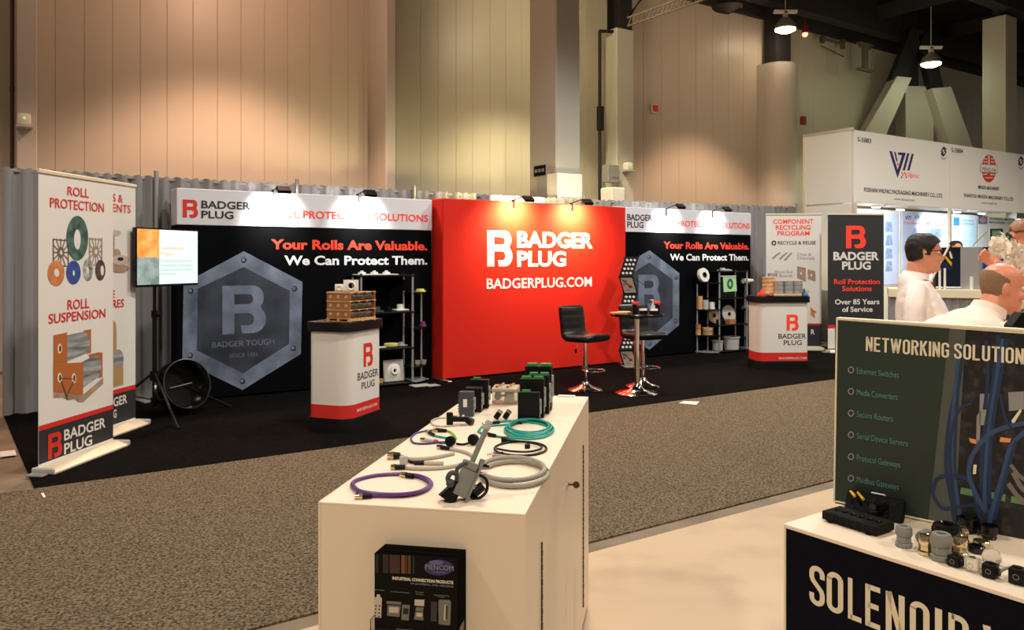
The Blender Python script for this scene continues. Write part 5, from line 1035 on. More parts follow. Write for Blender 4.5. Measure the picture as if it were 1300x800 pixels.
def cablepic(pts, w_, m, y):
    pts = spline([Vector((a, 0, b)) for a, b in pts], 7); L_, R_ = [], []
    for i, p in enumerate(pts):
        tg = (pts[min(i+1, len(pts)-1)]-pts[max(i-1, 0)]).normalized(); n_ = Vector((-tg.z, 0, tg.x))*w_
        L_.append((p.x+n_.x, p.z+n_.z)); R_.append((p.x-n_.x, p.z-n_.z))
    g = G()
    for k in range(len(pts)-1):
        q = [nb.hit(*v, y) for v in (L_[k], L_[k+1], R_[k+1], R_[k])]
        try: g.bm.faces.new([g.bm.verts.new((v[0], y, v[1])) for v in q])
        except ValueError: pass
    nb.part('printed_cable', g, m, smooth=False)
cb = [mat('printed_blue_cable', (30, 48, 78), .45), mat('printed_mid_blue_cable', (48, 72, 108), .45), mat('printed_grey_cable', (112, 106, 98), .45)]
for k, (pts_, w_, ci) in enumerate([([(1222, 440), (1218, 480), (1206, 530), (1201, 590), (1209, 640), (1212, 664)], 2.4, 0), ([(1219, 440), (1212, 500), (1208, 560), (1214, 620), (1219, 660)], 2.2, 1), ([(1224, 440), (1216, 500), (1212, 580), (1214, 610)], 1.6, 0),
        ([(1234, 512), (1218, 520), (1209, 545), (1206, 580), (1211, 640)], 2, 0), ([(1183, 628), (1190, 608), (1212, 604), (1232, 612), (1240, 640), (1248, 668)], 2.6, 0), ([(1183, 626), (1196, 645), (1220, 643), (1246, 640)], 2.2, 0),
        ([(1268, 425), (1260, 490), (1249, 560), (1246, 610), (1256, 660)], 2.6, 0), ([(1273, 430), (1262, 500), (1252, 580), (1250, 650)], 2.4, 1), ([(1279, 430), (1268, 490), (1258, 560), (1256, 640)], 2.6, 0),
        ([(1305, 536), (1262, 548), (1238, 572), (1230, 600), (1240, 630), (1252, 650)], 3, 1), ([(1305, 545), (1284, 566), (1274, 600), (1262, 640), (1254, 672)], 3.2, 1), ([(1290, 560), (1278, 600), (1262, 660)], 2.4, 0), ([(1252, 432), (1254, 480), (1250, 520)], 2.4, 0), ([(1286, 600), (1296, 618), (1305, 626)], 3, 2), ([(1280, 614), (1292, 630), (1305, 640)], 3, 2), ([(1283, 590), (1294, 604), (1305, 612)], 2.4, 2), ([(1270, 500), (1276, 530), (1285, 545)], 2, 0)]):
    cablepic(pts_, w_, cb[ci], .0004 - .0001*k)
for q, m in (([(1244, 500), (1260, 500), (1259, 540), (1243, 540)], 'greytext'), ([(1280, 498), (1300, 497), (1300, 520), (1281, 522)], 'greytext'), ([(1240, 528), (1246, 520), (1243, 570), (1239, 570)], 'greytext'), ([(1236, 590), (1240, 590), (1239, 602), (1235, 602)], 'cream'), ([(1270, 555), (1284, 557), (1282, 562), (1269, 561)], 'orangetext'), ([(1230, 556), (1247, 560), (1243, 565), (1232, 562)], 'orangetext'),
              ([(1220, 619), (1238, 622), (1236, 630), (1219, 627)], 'green'), ([(1255, 624), (1277, 628), (1276, 637), (1254, 632)], 'green'), ([(1284, 630), (1304, 634), (1304, 642), (1283, 638)], 'green'), ([(1284, 534), (1296, 518), (1297, 522), (1286, 540)], 'cream')):
    shape(nb, [q], M[m] if m != 'green' else mat('printed_green_block', (96, 130, 84), .5), .0006, 'printed_component')

# black terminal blocks with holes
def onT(px, py): return FP(px, py, TZ)
A_ = onT(1043, 661); B_ = onT(1113, 683); C_ = onT(1136, 672)
rzt = heading(A_, B_); t = Th('terminal_block', 'large flat black connector block with round sockets on the navy table', 'connector', (A_.x, A_.y, TZ+.001), rzt); Lb = (B_-A_).length; db = (t.Mi @ C_).y; db = max(.05, min(db, .09)); hb_ = .03
t.part('housing', G().box(0, Lb, 0, db, .004, hb_, .003), M['blackmatte']); 
for k in range(6): t.part('socket', G().lathe([(.0085, hb_-.0), (.0105, hb_+.0025), (.0085, hb_+.0025), (.007, hb_+.0005), (0, hb_+.0005)], 16, m=Matrix.Translation((Lb*(.12+.15*k), db*.5, 0))), M['blackgloss'])
for k in range(2): t.part('foot', G().box(Lb*(.12+.7*k), Lb*(.12+.7*k)+.012, -.002, .01, 0, .006), M['blackmatte'])
g = G()
for k in range(7): g.box(Lb*(.05+.14*k), Lb*(.05+.14*k)+.006, -.001, .0, .008, hb_-.004)
t.part('side_rib', g, M['black'], kind='stuff')
a = onT(1072, 655); b = onT(1150, 672); rzt = heading(a, b); t = Th('terminal_block', 'tilted black connector block with yellow rods behind the flat one', 'connector', (a.x+.012, a.y+.035, TZ+.001), 0, rot=(R(-28), 0, rzt)); Lb = (b-a).length*.95
t.part('housing', G().box(0, Lb, .0, .028, 0.001, .075, .003), M['blackmatte'])
for r_ in range(2):
    for k in range(5): t.part('socket', G().lathe([(.006, 0), (.008, .002), (.005, .002), (.004, .0005), (0, .0005)], 14, m=Matrix.Translation((Lb*(.12+.18*k), 0, .02+.034*r_)) @ Matrix.Rotation(R(90), 4, 'X')), M['blackgloss'])
t.part('angled_cap', G().cone((Lb*.62, -.03, .028), (Lb*.7, .0, .045), .013, .011, 12).box(Lb*.5, Lb*.64, -.045, -.02, .015, .035, .003), M['black']); t.part('white_clip', G().box(Lb*.42, Lb*.66, .0, .012, .0755, .079), M['white'])
for k in range(2): t.part('yellow_rod', G().cone((Lb*(.08+.13*k), -.01, .066), (Lb*(.22+.16*k), -.035, .048-.004*k), .0042, seg=10), M['yellow'], 'yellow rod')

def gland_mesh(t, s, m, parts='full', body=1.0):
    hexs = lambda tt: 1/ max(abs(math.cos((tt % (math.pi/3)) - math.pi/6)), .5)
    if parts == 'full':
        t.part('dome_nut', G().lathe([(.32*s, .62*s), (.40*s, .60*s), (.44*s, .68*s), (.44*s, .95*s), (.36*s, 1.12*s), (.26*s, 1.15*s), (.2*s, 1.12*s), (.2*s, .9*s), (0, .9*s)], 12), m); t.part('hex_body', G().lathe([(0, .25*s), (.38*s, .25*s), (.39*s, .28*s), (.39*s, .6*s), (.30*s, .62*s), (0, .62*s)], 6), m, smooth=False); t.part('lock_ring', G().lathe([(0, 0), (.42*s, 0), (.44*s, .03*s), (.44*s, .2*s), (.40*s, .24*s), (0, .25*s)], 12), m)
def gland(label, px, py, s, m, name='cable_gland', kind='full', tilt=None):
    p = onT(px, py); t = Th(name, label, 'cable gland', (p.x, p.y, TZ+.001), R(random.uniform(0, 60)))
    if kind == 'full': gland_mesh(t, s, m)
    elif kind == 'dome':
        t.part('dome_nut', G().lathe([(0, .35*s), (.55*s, .35*s), (.6*s, .45*s), (.6*s, .9*s), (.52*s, 1.1*s), (.36*s, 1.16*s), (.3*s, 1.1*s), (.3*s, .9*s), (0, .9*s)], 18), m); t.part('threaded_base', G().lathe([(0, 0), (.42*s, 0), (.42*s, .35*s), (0, .35*s)], 18), m)
    elif kind == 'cup':
        t.part('collar', G().lathe([(.42*s, .35*s), (.55*s, .4*s), (.55*s, .8*s), (.5*s, .84*s), (.42*s, .84*s), (.4*s, .5*s), (0, .5*s)], 20), m); t.part('threaded_base', G().lathe([(0, 0), (.4*s, 0), (.42*s, .1*s), (.38*s, .14*s), (.42*s, .2*s), (.42*s, .36*s), (0, .36*s)], 20), m)
    elif kind == 'ring':
        t.part('ring', G().lathe([(.28*s, 0), (.5*s, 0), (.52*s, .06*s), (.52*s, .36*s), (.46*s, .42*s), (.3*s, .42*s), (.28*s, .3*s), (.28*s, 0)], 18), m); t.part('inner_seal', G().lathe([(0, .1*s), (.28*s, .1*s)], 18), M['blackmatte'])
    elif kind == 'cone': t.part('body', G().lathe([(0, 0), (.6*s, 0), (.6*s, .12*s), (.5*s, .14*s), (.36*s, .85*s), (.25*s, .88*s), (.2*s, .8*s), (0, .8*s)], 18), m)
    elif kind == 'disc': t.part('body', G().lathe([(0, 0), (.5*s, 0), (.55*s, .08*s), (.5*s, .16*s), (.42*s, .17*s), (.42*s, .3*s), (.3*s, .32*s), (0, .32*s)], 22), m)
    elif kind == 'elbow':
        g = G(); g.tube(spline([(-.02, 0, .018), (-.008, 0, .02), (.005, .002, .019), (.022, .004, .016)], 4), [.019]*4+[.016]*4+[.0145]*5, 12); t.part('elbow_body', g, m); t.part('mouth', G().cone((-.021, 0, .018), (-.0215, 0, .018), .012, seg=14), M['black']); t.part('nut', G().cone((.02, .003, .016), (.036, .005, .016), .016, seg=8), m)
    elif kind == 'globe': t.part('globe', G().lathe([(0, 0), (.35*s, .0), (.5*s, .2*s), (.52*s, .45*s), (.4*s, .75*s), (.15*s, .86*s), (0, .87*s)], 20), m)
    return t
gm = M['grey']; br_ = M['brass']; bk = M['blackgloss']
gland('grey plastic cable gland standing nearest the black connector block', 1147.5, 694, .050, gm); gland('grey elbow cable gland lying behind the polished one', 1174, 690, .04, gm, kind='elbow'); gland('polished metal cable gland between two grey ones', 1175.5, 704, .046, br_)
gland('largest grey plastic cable gland in the middle of the group', 1195, 711, .062, gm); gland('large black domed gland, tallest of the group', 1201.5, 698, .062, bk, kind='dome'); gland('slim gold metal gland in front of black domed one', 1218, 706, .046, br_); gland('small gold metal gland behind the slim gold one', 1222, 689.5, .038, br_)
gland('black hollow threaded cup at the back against the board', 1229, 676, .052, bk, kind='cup'); gland('black hollow cup at the back right, partly hidden by another', 1252, 674, .036, bk, kind='cup'); gland('black hollow cup right of the gold ring gland', 1256, 684, .045, bk, kind='cup'); gland('low gold threaded gland with open ring top', 1246, 694, .04, br_, kind='ring'); gland('flat black ring gland left of the low gold one', 1239.5, 701, .042, bk, kind='ring')
gland('grey cone-shaped plug at back edge beside the tilted block', 1161, 651.5, .034, gm, kind='cone'); gland('small cream flat cap near the back of the table', 1187, 660, .034, M['cream'], kind='disc'); gland('larger cream flat cap right of the small one', 1202, 667, .040, M['cream'], kind='disc'); gland('clear rounded plastic cap behind black cube with tail', 1259, 717, .045, M['clear'], kind='globe')
def cube(label, px, py, w_, h_, m, tail=False, rz_=-40):
    p = onT(px, py); t = Th('valve_connector', label, 'connector', (p.x, p.y, TZ+.001), R(rz_)); t.part('housing', G().box(-w_/2, w_/2, -w_/2, w_/2, 0, h_, .004, 2), m); t.part('cap_screw', G().cone((0, 0, h_), (0, 0, h_+.003), w_*.22, seg=14), M['black'] if m != M['clear'] else M['brass']); t.part('side_boss', G().cone((w_*.5, 0, h_*.5), (w_*.68, 0, h_*.5), w_*.3, seg=14), m)
    if tail: t.part('cable_tail', G().tube(spline([(w_*.6, .0, h_*.5), (w_*.95, .01, h_*.8), (w_*1.3, .03, h_*.8), (w_*1.4, .035, h_*.6)], 5), .004, 8), M['grey'])
    t.part('front_mark', G().lathe([(w_*.16, 0), (w_*.2, 0)], 14, m=Matrix.Translation((0, -w_/2-.0005, h_*.5)) @ Matrix.Rotation(R(90), 4, 'X')), M['grey'])
    return t
cube('black square connector in front of the slim gold gland', 1213, 719, .030, .028, M['black'], rz_=-60); cube('clear square connector right of the black square one', 1235, 725, .032, .032, M['clear'], rz_=-50); cube('black square connector with short grey cable tail', 1257.5, 733, .032, .034, M['black'], True, -50); cube('black square connector cut by the right picture edge', 1293, 741, .036, .038, M['black'], False, -50)

# ================================================================ FOREGROUND COUNTER
CZ = .94; c = Vector((-.489, 2.007, 0)); rc = R(-10.7)
fc = Th('counter', 'cream laminate counter with doors in the centre foreground', 'counter', tuple(c), rc); CW, CD = .530, 1.665
fc.part('carcass', G().box(.008, CW-.010, .010, CD-.008, 0.05, CZ-.005), M['gap'], smooth=False); fc.part('plinth', G().box(.03, CW-.03, .03, CD-.03, 0, .05), M['gap'], smooth=False)
fc.part('worktop', G().box(0.0072, CW, 0, CD, CZ-.005, CZ, .0008), M['lamtop'], smooth=False); fc.part('front_panel', G().box(.0075, CW-.0, 0, .010, .04, CZ-.0052), M['lam'], smooth=False); fc.part('left_panel', G().box(0, .0068, 0, CD, .04, CZ, .0006), M['lam'], smooth=False); fc.part('back_panel', G().box(.008, CW, CD-.01, CD, .04, CZ-.0052), M['lam'], smooth=False)
yh1, zd = fc.hitx(687, 675, CW); yh2 = fc.hitx(740, 600, CW)[0]; ym = fc.hitx(719.3, 650, CW)[0]; zd = zd*.75 + fc.hitx(739, 579, CW)[1]*.25; zd0 = fc.hitx(739.5, 776, CW)[1]; zd0 = max(.06, zd0)
P0, P1 = CW-.010, CW
fc.part('face_frame', G().box(P0, P1, .0105, yh1, .04, CZ-.0052).box(P0, P1, yh2, CD-.0105, .04, CZ-.0052).box(P0, P1, yh1, yh2, zd, CZ-.0052).box(P0, P1, yh1, yh2, .04, zd0), M['lam'], smooth=False)
for i, (ya, yb) in enumerate(((yh1, ym), (ym, yh2))):
    d_ = fc.part('door', G().box(P0, P1-.0005, ya+.003, yb-.003, zd0+.003, zd-.004, .0008), M['lam'], smooth=False)
    yy = ya if i == 0 else yb; n = 34; g = G()
    for k in range(n):
        z0 = zd0+.01+(zd-zd0-.02)*k/n; z1 = z0+(zd-zd0-.02)/n*.86; g.cone((P1+.001, yy+(.001 if i == 0 else -.001), z0), (P1+.001, yy+(.001 if i == 0 else -.001), z1), .0036 if k % 2 else .0042, seg=8)
    fc.part('hinge_knuckle', g, M['hinge'], kind='stuff')
    kx = (717, 623) if i == 0 else (724, 607); y_, z_ = fc.hitx(*kx, CW)
    y_ = (ym-.014) if i == 0 else (ym+.03)
    fc.part('lock', G().cone((P1-.001, y_, z_), (P1+.004, y_, z_), .009, seg=16), M['chrome'], parent=d_)
    if i == 1: 
        g = G(); g.box(P1+.004, P1+.020, y_-.0012, y_+.0012, z_-.003, z_+.003).cone((P1+.030, y_-.0012, z_), (P1+.030, y_+.0012, z_), .012, seg=16); solo('key', 'small brass key in the far door lock of the cream counter', 'key', g, M['hinge'], tuple(c), rc)
def onC(px, py, dz=0.0): p = FP(px, py, CZ+dz); return p
def pth(pts, dz, n=6, closed=False, lift=0.0): return spline([onC(a, b, dz) + Vector((0, 0, lift)) for a, b in pts], n, closed)
def loop(cx, cy, rx, ry, a0, a1, n=14): return [(cx+rx*math.cos(R(a0+(a1-a0)*k/n)), cy-ry*math.sin(R(a0+(a1-a0)*k/n))) for k in range(n+1)]
class W:      # thing whose parts are built in world coordinates relative to base point p
    def __init__(s, name, label, cat, p, group=None): s.b = Vector(p); s.t = Th(name, label, cat, tuple(p), 0, group)
    def tube(s, name, pts, r, m, seg=10, **k): return s.t.part(name, G().tube([q-s.b for q in pts], r, seg), m, **k)
    def cyl(s, name, a, b, r, m, r1=None, seg=16, **k): return s.t.part(name, G().cone(a-s.b, b-s.b, r, r1, seg), m, **k)
def plug(w_, px0, py0, px1, py1, r, m=None, metal=.45, dz=0.0):   # metal tip end px0 -> black body px1
    a, b = onC(px0, py0, r+dz), onC(px1, py1, r+dz); mid = a.lerp(b, metal)
    w_.cyl('metal_tip', a, mid, r*.95, M['brass']); w_.cyl('tip_nut', a.lerp(b, metal*.55), mid, r*1.12, M['brass'], seg=8); w_.cyl('plug_body', mid, b, r*1.05, m or M['black'], r*.85)
Q = 4.483
def q4(x, y): return (430+x/Q, 500+y/Q)
# purple loop
w_ = W('purple_cable', 'purple cable loop with two metal-tipped plugs at the near left corner', 'cable', onC(498, 616)); r = .0052
pts = [q4(190, 580), q4(300, 580), q4(400, 572), q4(490, 548), q4(528, 515), q4(500, 482), q4(430, 463), q4(330, 457), q4(200, 466), q4(100, 492), q4(76, 522), q4(110, 556), q4(190, 576), q4(300, 582)]
w_.tube('cable', pth(pts[:12], r), r, M['purple']); w_.tube('cable', pth([q4(78, 524), q4(112, 558), q4(180, 574), q4(290, 583), q4(400, 578), q4(480, 558), q4(520, 525), q4(500, 495), q4(455, 475), q4(415, 470)], r*1.0, lift=.004), r, M['purple'])
plug(w_, *q4(92, 584), *q4(188, 580), .0075); plug(w_, *q4(355, 458), *q4(425, 470), .0075)
# grey cables
w_ = W('grey_cable', 'grey cable stub with chrome round plug, rearmost of three at the left', 'cable', onC(525, 588)); plug(w_, *q4(278, 352), *q4(350, 352), .011, metal=.5); w_.tube('cable', pth([q4(350, 352), q4(400, 370), q4(480, 370), q4(560, 360), q4(655, 340)], .0055), .0055, M['rubber']); w_.t.part('paper_tag', G().box(-.012, .012, -.006, .006, 0, .024, .001, m=Matrix.Translation(onC(*q4(370, 402)) - w_.b)), M['ltgrey'])
w_ = W('grey_cable', 'short thick grey cable stub with black sleeve in the middle of three', 'cable', onC(535, 589)); w_.tube('lead', pth([q4(385, 376), q4(410, 388), q4(440, 394)], .005), .004, M['black']); w_.cyl('plug_body', onC(*q4(430, 394), .006), onC(*q4(487, 394), .006), .0068, M['black']); w_.cyl('cable', onC(*q4(487, 395), .006), onC(*q4(597, 396), .006), .0062, M['rubber'])
w_ = W('grey_cable', 'long grey cable with black plug passing under the metal hood', 'cable', onC(530, 594)); plug(w_, *q4(298, 417), *q4(378, 418), .0078, metal=.3); w_.tube('cable', pth([q4(378, 420), q4(450, 426), q4(560, 424), q4(640, 414), q4(720, 396)], .0055), .0055, M['rubber'])
w_ = W('grey_cable', 'grey cable with black plug curving behind the metal hood', 'cable', onC(575, 570)); plug(w_, *q4(562, 300), *q4(632, 312), .007, metal=.32); w_.tube('cable', pth([q4(632, 314), q4(680, 322), q4(735, 338), q4(775, 362)], .0052), .0052, M['rubber'])
# bundle with round black caps
w_ = W('sensor_cable', 'blue and green sensor lead bundle with round black cap near left edge', 'cable', onC(560, 556)); w_.tube('blue_lead', pth([q4(575, 276), q4(500, 284), q4(430, 280), q4(412, 252), q4(440, 225), q4(500, 210), q4(540, 208)], .0035), .0032, M['blue']); w_.tube('green_lead', pth([q4(535, 236), q4(580, 246), q4(640, 256)], .004), .0036, M['tealc']); w_.tube('lime_lead', pth([q4(612, 208), q4(640, 220), q4(662, 240), q4(668, 256)], .004), .0036, M['lime'])
plug(w_, *q4(538, 205), *q4(612, 210), .007, metal=.4); plug(w_, *q4(500, 212), *q4(545, 236), .006, metal=.4); w_.t.part('round_cap', G().cone(onC(*q4(640, 300)) - w_.b + Vector((0, .004, .017)), onC(*q4(640, 300)) - w_.b + Vector((-.004, -.012, .019)), .0168, seg=24), M['black']); w_.cyl('blue_sleeve', onC(*q4(575, 278), .004), onC(*q4(612, 278), .004), .005, M['blue'])
w_.tube('black_lead', pth([q4(670, 284), q4(710, 288), q4(745, 276)], .004), .0035, M['black'])
w_ = W('white_sensor', 'white tube sensor with metal tip and red end beside the blue lead', 'sensor', onC(*q4(515, 268))); plug(w_, *q4(468, 258), *q4(545, 270), .0062, M['ltgrey'], .35); w_.cyl('red_end', onC(*q4(545, 270), .006), onC(*q4(562, 272), .006), .0066, M['redp'])
w_ = W('round_cap_plug', 'black round cap plug hidden behind the top of the metal hood', 'plug', onC(*q4(772, 290))); w_.t.part('round_cap', G().cone((0, .0, .018), (-.006, -.014, .020), .0175, seg=24).cone((0, .0, .018), (.004, .012, .016), .012, seg=16), M['black'])
# black angled device and its grey lead
w_ = W('grey_cable', 'thin grey looped lead behind the black angled connector', 'cable', onC(560, 536)); w_.tube('cable', pth([q4(610, 138), q4(560, 140), q4(528, 156), q4(540, 178), q4(600, 186), q4(670, 180), q4(720, 178)], .003), .003, M['rubber']); w_.cyl('clear_end', onC(*q4(690, 180), .003), onC(*q4(725, 177), .003), .0045, M['clear'])
p = onC(*q4(632, 176)); w_ = W('angled_connector', 'black angled connector hood lying at the left rear of the counter', 'connector', p); w_.t.part('upright_barrel', G().cone((0, 0, .001), (0, 0, .042), .0125, seg=20).cone((0, 0, .042), (0, 0, .045), .011, seg=20), M['black']); e = onC(*q4(760, 170), .012) - p; w_.t.part('body', G().box(-.01, .072, -.014, .014, .012, .032, .005, 2), M['black']); w_.t.part('end_cap', G().cone((.066, .0, .018), (.085, -.01, .010), .014, seg=16), M['black']); w_.t.part('latch_highlight', G().box(.028, .036, -.015, .015, .032, .034).box(.046, .054, -.015, .015, .032, .034), M['ltgrey'])
# teal coil
w_ = W('teal_cable', 'coiled teal network cable with black and metal plugs', 'cable', onC(672, 547)); pts = [q4(855, 168), q4(960, 156), q4(1060, 158), q4(1160, 175), q4(1215, 200)]
for k in range(4): 
    rx, ry = 128-k*5, 46-k*2.5; cx, cy = 1088+(k % 2)*8, 208-k*3; pts += [(q4(cx+rx*math.cos(R(a)), cy-ry*math.sin(R(a)))) for a in range(0 if k else -20, -360, -40)]
pts2 = pth(pts[:5], .004, 6); w_.tube('cable', pth(pts[:5], .004, 6), .0038, M['tealc'])
for k in range(5):
    rx, ry = 138-k*6, 50-k*3; cx, cy = 1082+(k % 2)*9, 207-k*2; w_.t.part('cable', G().tube([q-w_.b for q in pth([q4(cx+rx*math.cos(R(a)), cy-ry*math.sin(R(a))) for a in range(0, 360, 30)], .004, 5, True, .0036*k*.8)], .0038, 8, closed=True), M['tealc'])
w_.tube('cable', pth([q4(1030, 252), q4(960, 252), q4(890, 240), q4(850, 232)], .004), .0038, M['tealc']); w_.tube('cable', pth([q4(800, 212), q4(815, 190), q4(860, 182), q4(940, 176), q4(1000, 168)], .004), .0038, M['tealc']); w_.tube('cable', pth([q4(850, 234), q4(810, 224), q4(795, 212), q4(800, 205)], .004), .0038, M['tealc'])
plug(w_, *q4(818, 172), *q4(915, 162), .0068); plug(w_, *q4(845, 230), *q4(892, 238), .0068, metal=.2); plug(w_, *q4(980, 164), *q4(1045, 166), .0048, metal=.3)
# black cable
w_ = W('black_cable', 'looped black cable with square plug and round bead', 'cable', onC(662, 569)); w_.t.part('cable', G().tube([q-w_.b for q in pth([q4(1035+148*math.cos(R(a)), 312-40*math.sin(R(a))) for a in range(0, 360, 30)], .004, 5, True)], .0034, 8, closed=True), M['black']); w_.tube('cable', pth([q4(990, 272), q4(1060, 280), q4(1140, 296), q4(1150, 318), q4(1080, 335), q4(980, 332), q4(900, 318)], .0045, lift=.003), .0034, M['black'])
w_.t.part('square_plug', G().box(-.012, .014, -.012, .012, 0, .017, .003, 2, m=Matrix.Translation(onC(*q4(945, 275)) - w_.b)), M['black']); w_.cyl('strain_relief', onC(*q4(955, 265), .008), onC(*q4(1000, 272), .006), .007, M['black'], .004); w_.t.part('bead', G().cone(onC(*q4(1074, 310)) - w_.b, onC(*q4(1074, 310)) - w_.b + Vector((0, 0, .013)), .009, seg=16), M['black']); w_.cyl('plug_body', onC(*q4(880, 343), .005), onC(*q4(935, 338), .005), .005, M['black'])
for k, (dx, dy) in enumerate(((-32, -8), (-36, 4), (-22, 14), (-12, -14))): w_.cyl('bare_wire', onC(*q4(880, 343), .005), onC(*q4(880+dx, 343+dy), .007), .0014, (M['white'], M['redp'], M['white'], M['ltgrey'])[k])
# big grey coil
w_ = W('thick_grey_cable', 'thick light grey cable wound in a ring at the right of the counter', 'cable', onC(653, 601)); R0 = .0085
for k, (cx, cy, rx, ry) in enumerate(((985, 448, 186, 66), (1000, 455, 190, 70))):
    w_.t.part('cable', G().tube([q-w_.b for q in pth([q4(cx+rx*math.cos(R(a)), cy-ry*math.sin(R(a))) for a in range(0, 360, 24)], R0, 5, True, 0 if k else .010)], R0*.85, 10, closed=True), mat('thick_grey_cable', (150, 144, 130), .55))
w_.tube('cable', pth([q4(880, 352), q4(960, 362), q4(1060, 380), q4(1150, 405), q4(1186, 440)], R0*1.6), R0*.8, mat('thick_grey_cable', (0, 0, 0))); w_.t.part('cable_tie', G().box(-.012, .012, -.010, .010, 0, .019, .002, m=Matrix.Translation(onC(*q4(965, 520)) - w_.b)), mat('dark_band', (112, 106, 94), .5))
# tilted metal hood
p = onC(571, 636.5); t = Th('hood_connector', 'grey metal connector hood with lever propped up at the near middle', 'connector', (p.x, p.y, CZ+.003), 0, rot=(R(-12), R(26), R(8)))
t.part('base_wedge', G().prism([(-.030, .0), (.012, -.008), (.014, .022), (-.002, .062)], -.016, .018), M['black']); t.part('hood_body', G().box(-.004, .036, -.018, .02, .018, .088, .004, 2), M['grey']); t.part('hood_rib', G().box(.034, .040, -.022, .024, -.0, .125, .0015), M['grey']); t.part('hood_collar', G().box(-.006, .030, -.022, .024, .088, .108, .003), M['grey']); t.part('long_arm', G().box(.008, .020, -.007, .009, .106, .215, .002), M['grey']); t.part('arm_tip', G().box(.006, .022, -.009, .011, .195, .222, .003), M['ltgrey'])
t.part('lever', G().tube(spline([(-.012, -.02, .035), (-.03, -.022, .045), (-.028, -.022, .062), (-.012, -.022, .066)], 5), .0065, 10).tube(spline([(-.006, -.02, .05), (-.018, -.022, .075), (-.008, -.022, .095), (.0, -.02, .098)], 5), .0055, 10).ball((-.02, -.022, .038), .011, seg=12), M['dkgrey'])
g = G(); g.tube(spline([(.038, 0, .085), (.066, 0, .082), (.078, 0, .055), (.062, 0, .028), (.038, 0, .030)], 6), .004, 8).tube(spline([(.038, .01, .05), (.05, .008, .035), (.066, .006, .03)], 6), .005, 8); t.part('wire_loop', g, M['black']); t.part('black_plug', G().cone((.050, 0, .040), (.064, -.003, .066), .013, .012, 14), M['black']); t.part('chrome_nut', G().cone((.036, 0, .10), (.055, 0, .108), .013, .012, 12).cone((.055, 0, .108), (.060, 0, .11), .009, seg=12), M['chrome']); t.part('chrome_fitting', G().cone((.036, -.002, .05), (.052, -.002, .055), .008, seg=10), M['chrome'])
# gold-black connector near the switches
p = onC(636, 533); t = Th('metal_connector', 'small gold and black metal connector pair behind the teal coil', 'connector', tuple(p)); 
for dx, dz, a in ((-.022, 0, -35), (.012, 0, -35)):
    mm = Matrix.Translation((dx, 0, .004)) @ Matrix.Rotation(R(-a), 4, 'Y'); t.part('shell', G().box(-.010, .010, -.008, .008, 0.001, .028, .002, m=mm), M['black']); t.part('gold_face', G().box(-.010, .010, -.010, .010, .028, .038, .002, m=mm), M['brass'])
# network switches and clear box
def switch(label, x0, x1, xr, yt, yb, m, greens=0, ports=True, group='network switches on the counter'):
    a = onC(x0, yb); a2 = onC(x1, yb); wd = (Vector((x1-CX, 0, 0)).x - (x0-CX))/CF*a.y; ht = (yb-yt)/CF*a.y
    t = Th('network_switch', label, 'network device', (a.x, a.y, CZ+.001), R(-6), group); dp = max(.03, (xr-x1)/CF*a.y*3.0); dp = min(dp, .12)
    t.part('housing', G().box(0, wd, 0, dp, 0, ht, .0015), m)
    if ports:
        for k in range(3): t.part('port', G().box(wd-.0005, wd+.002, dp*.2, dp*.5, ht*(.15+.24*k), ht*(.3+.24*k)), M['ltgrey'])
        t.part('rail_clip', G().box(wd, wd+.006, dp*.6, dp*.8, ht*.25, ht*.75, .001), M['silver'])
    for k in range(greens):
        w1 = wd*.38; x = wd*(.2 if greens == 1 else .08+.5*k); gb = t.part('green_terminal', G().box(x, x+w1, dp*.1, dp*.45, ht-.0005, ht+.010, .001), M['green'], 'green screw terminal')
        g = G()
        for q in range(4): g.cone((x+w1*(.15+.23*q), dp*.27, ht+.0098), (x+w1*(.15+.23*q), dp*.27, ht+.0108), .0018, seg=6)
        t.part('terminal_screws', g, M['black'], parent=gb)
    return t
def e8(x, y): return (560+x/8, 450+y/8)
switch('black network switch with two green terminals, farthest and tallest at right', 666.5, 700, 710.6, 465.5, 521, M['black'], 2)
switch('black network switch with two green terminals, second from the far end at right', 670, 697, 704.8, 477, 525.5, M['black'], 2)
switch('black network switch with two green terminals directly behind the nearest right one', 660, 690.5, 696.5, 481.5, 530.6, M['black'], 2)
switch('black network switch with one green terminal, nearest at right', 657.2, 685, 687.6, 498.5, 535.8, M['black'], 1)
switch('black network switch with one green terminal, farthest at left', 596, 620, 624, 482.5, 518.5, M['black'], 1)
switch('slim black network device between grey one and farthest left switch', 590, 611, 617, 493.5, 523.5, M['black'], 0)
t = switch('dark grey ribbed network device with paper sticker, nearest at left', 582.5, 601, 604.8, 498, 529, M['dkgrey'], 0)
a = t; x0, z0 = a.hit(588, 517, -.001); x1, z1 = a.hit(593, 507, -.001); t.part('sticker', G().flat([[(x0, z0), (x1, z0), (x1, z1), (x0, z1)]], -.001), M['paper'], smooth=False)
g = G(); 
for k in range(7): g.box(-.004, 0, .004, .03, .015+k*.010, .020+k*.010)
t.part('cooling_fin', g, M['dkgrey'], kind='stuff')
a = onC(624.5, 513.5); t = Th('clear_enclosure', 'clear plastic enclosure box with metal glands between the two switch groups', 'box', (a.x, a.y, CZ+.001), R(-6)); wd = 33/CF*a.y
t.part('box_body', G().box(0, wd, 0, .12, 0, .052, .006, 2), M['clear']); t.part('box_lid', G().box(-.003, wd*.98, -.003, .12, .052, .066, .004, 2), mat('enclosure_lid', (206, 190, 166), .4, trans=.3)); t.part('inner_plug', G().cone((.024, .02, .03), (.024, .05, .03), .015, seg=14).cone((.03, .03, .032), (.06, .03, .034), .004, seg=8), M['black']); t.part('inner_plate', G().box(.05, .09, .03, .05, .006, .04, .002), M['ltgrey'])
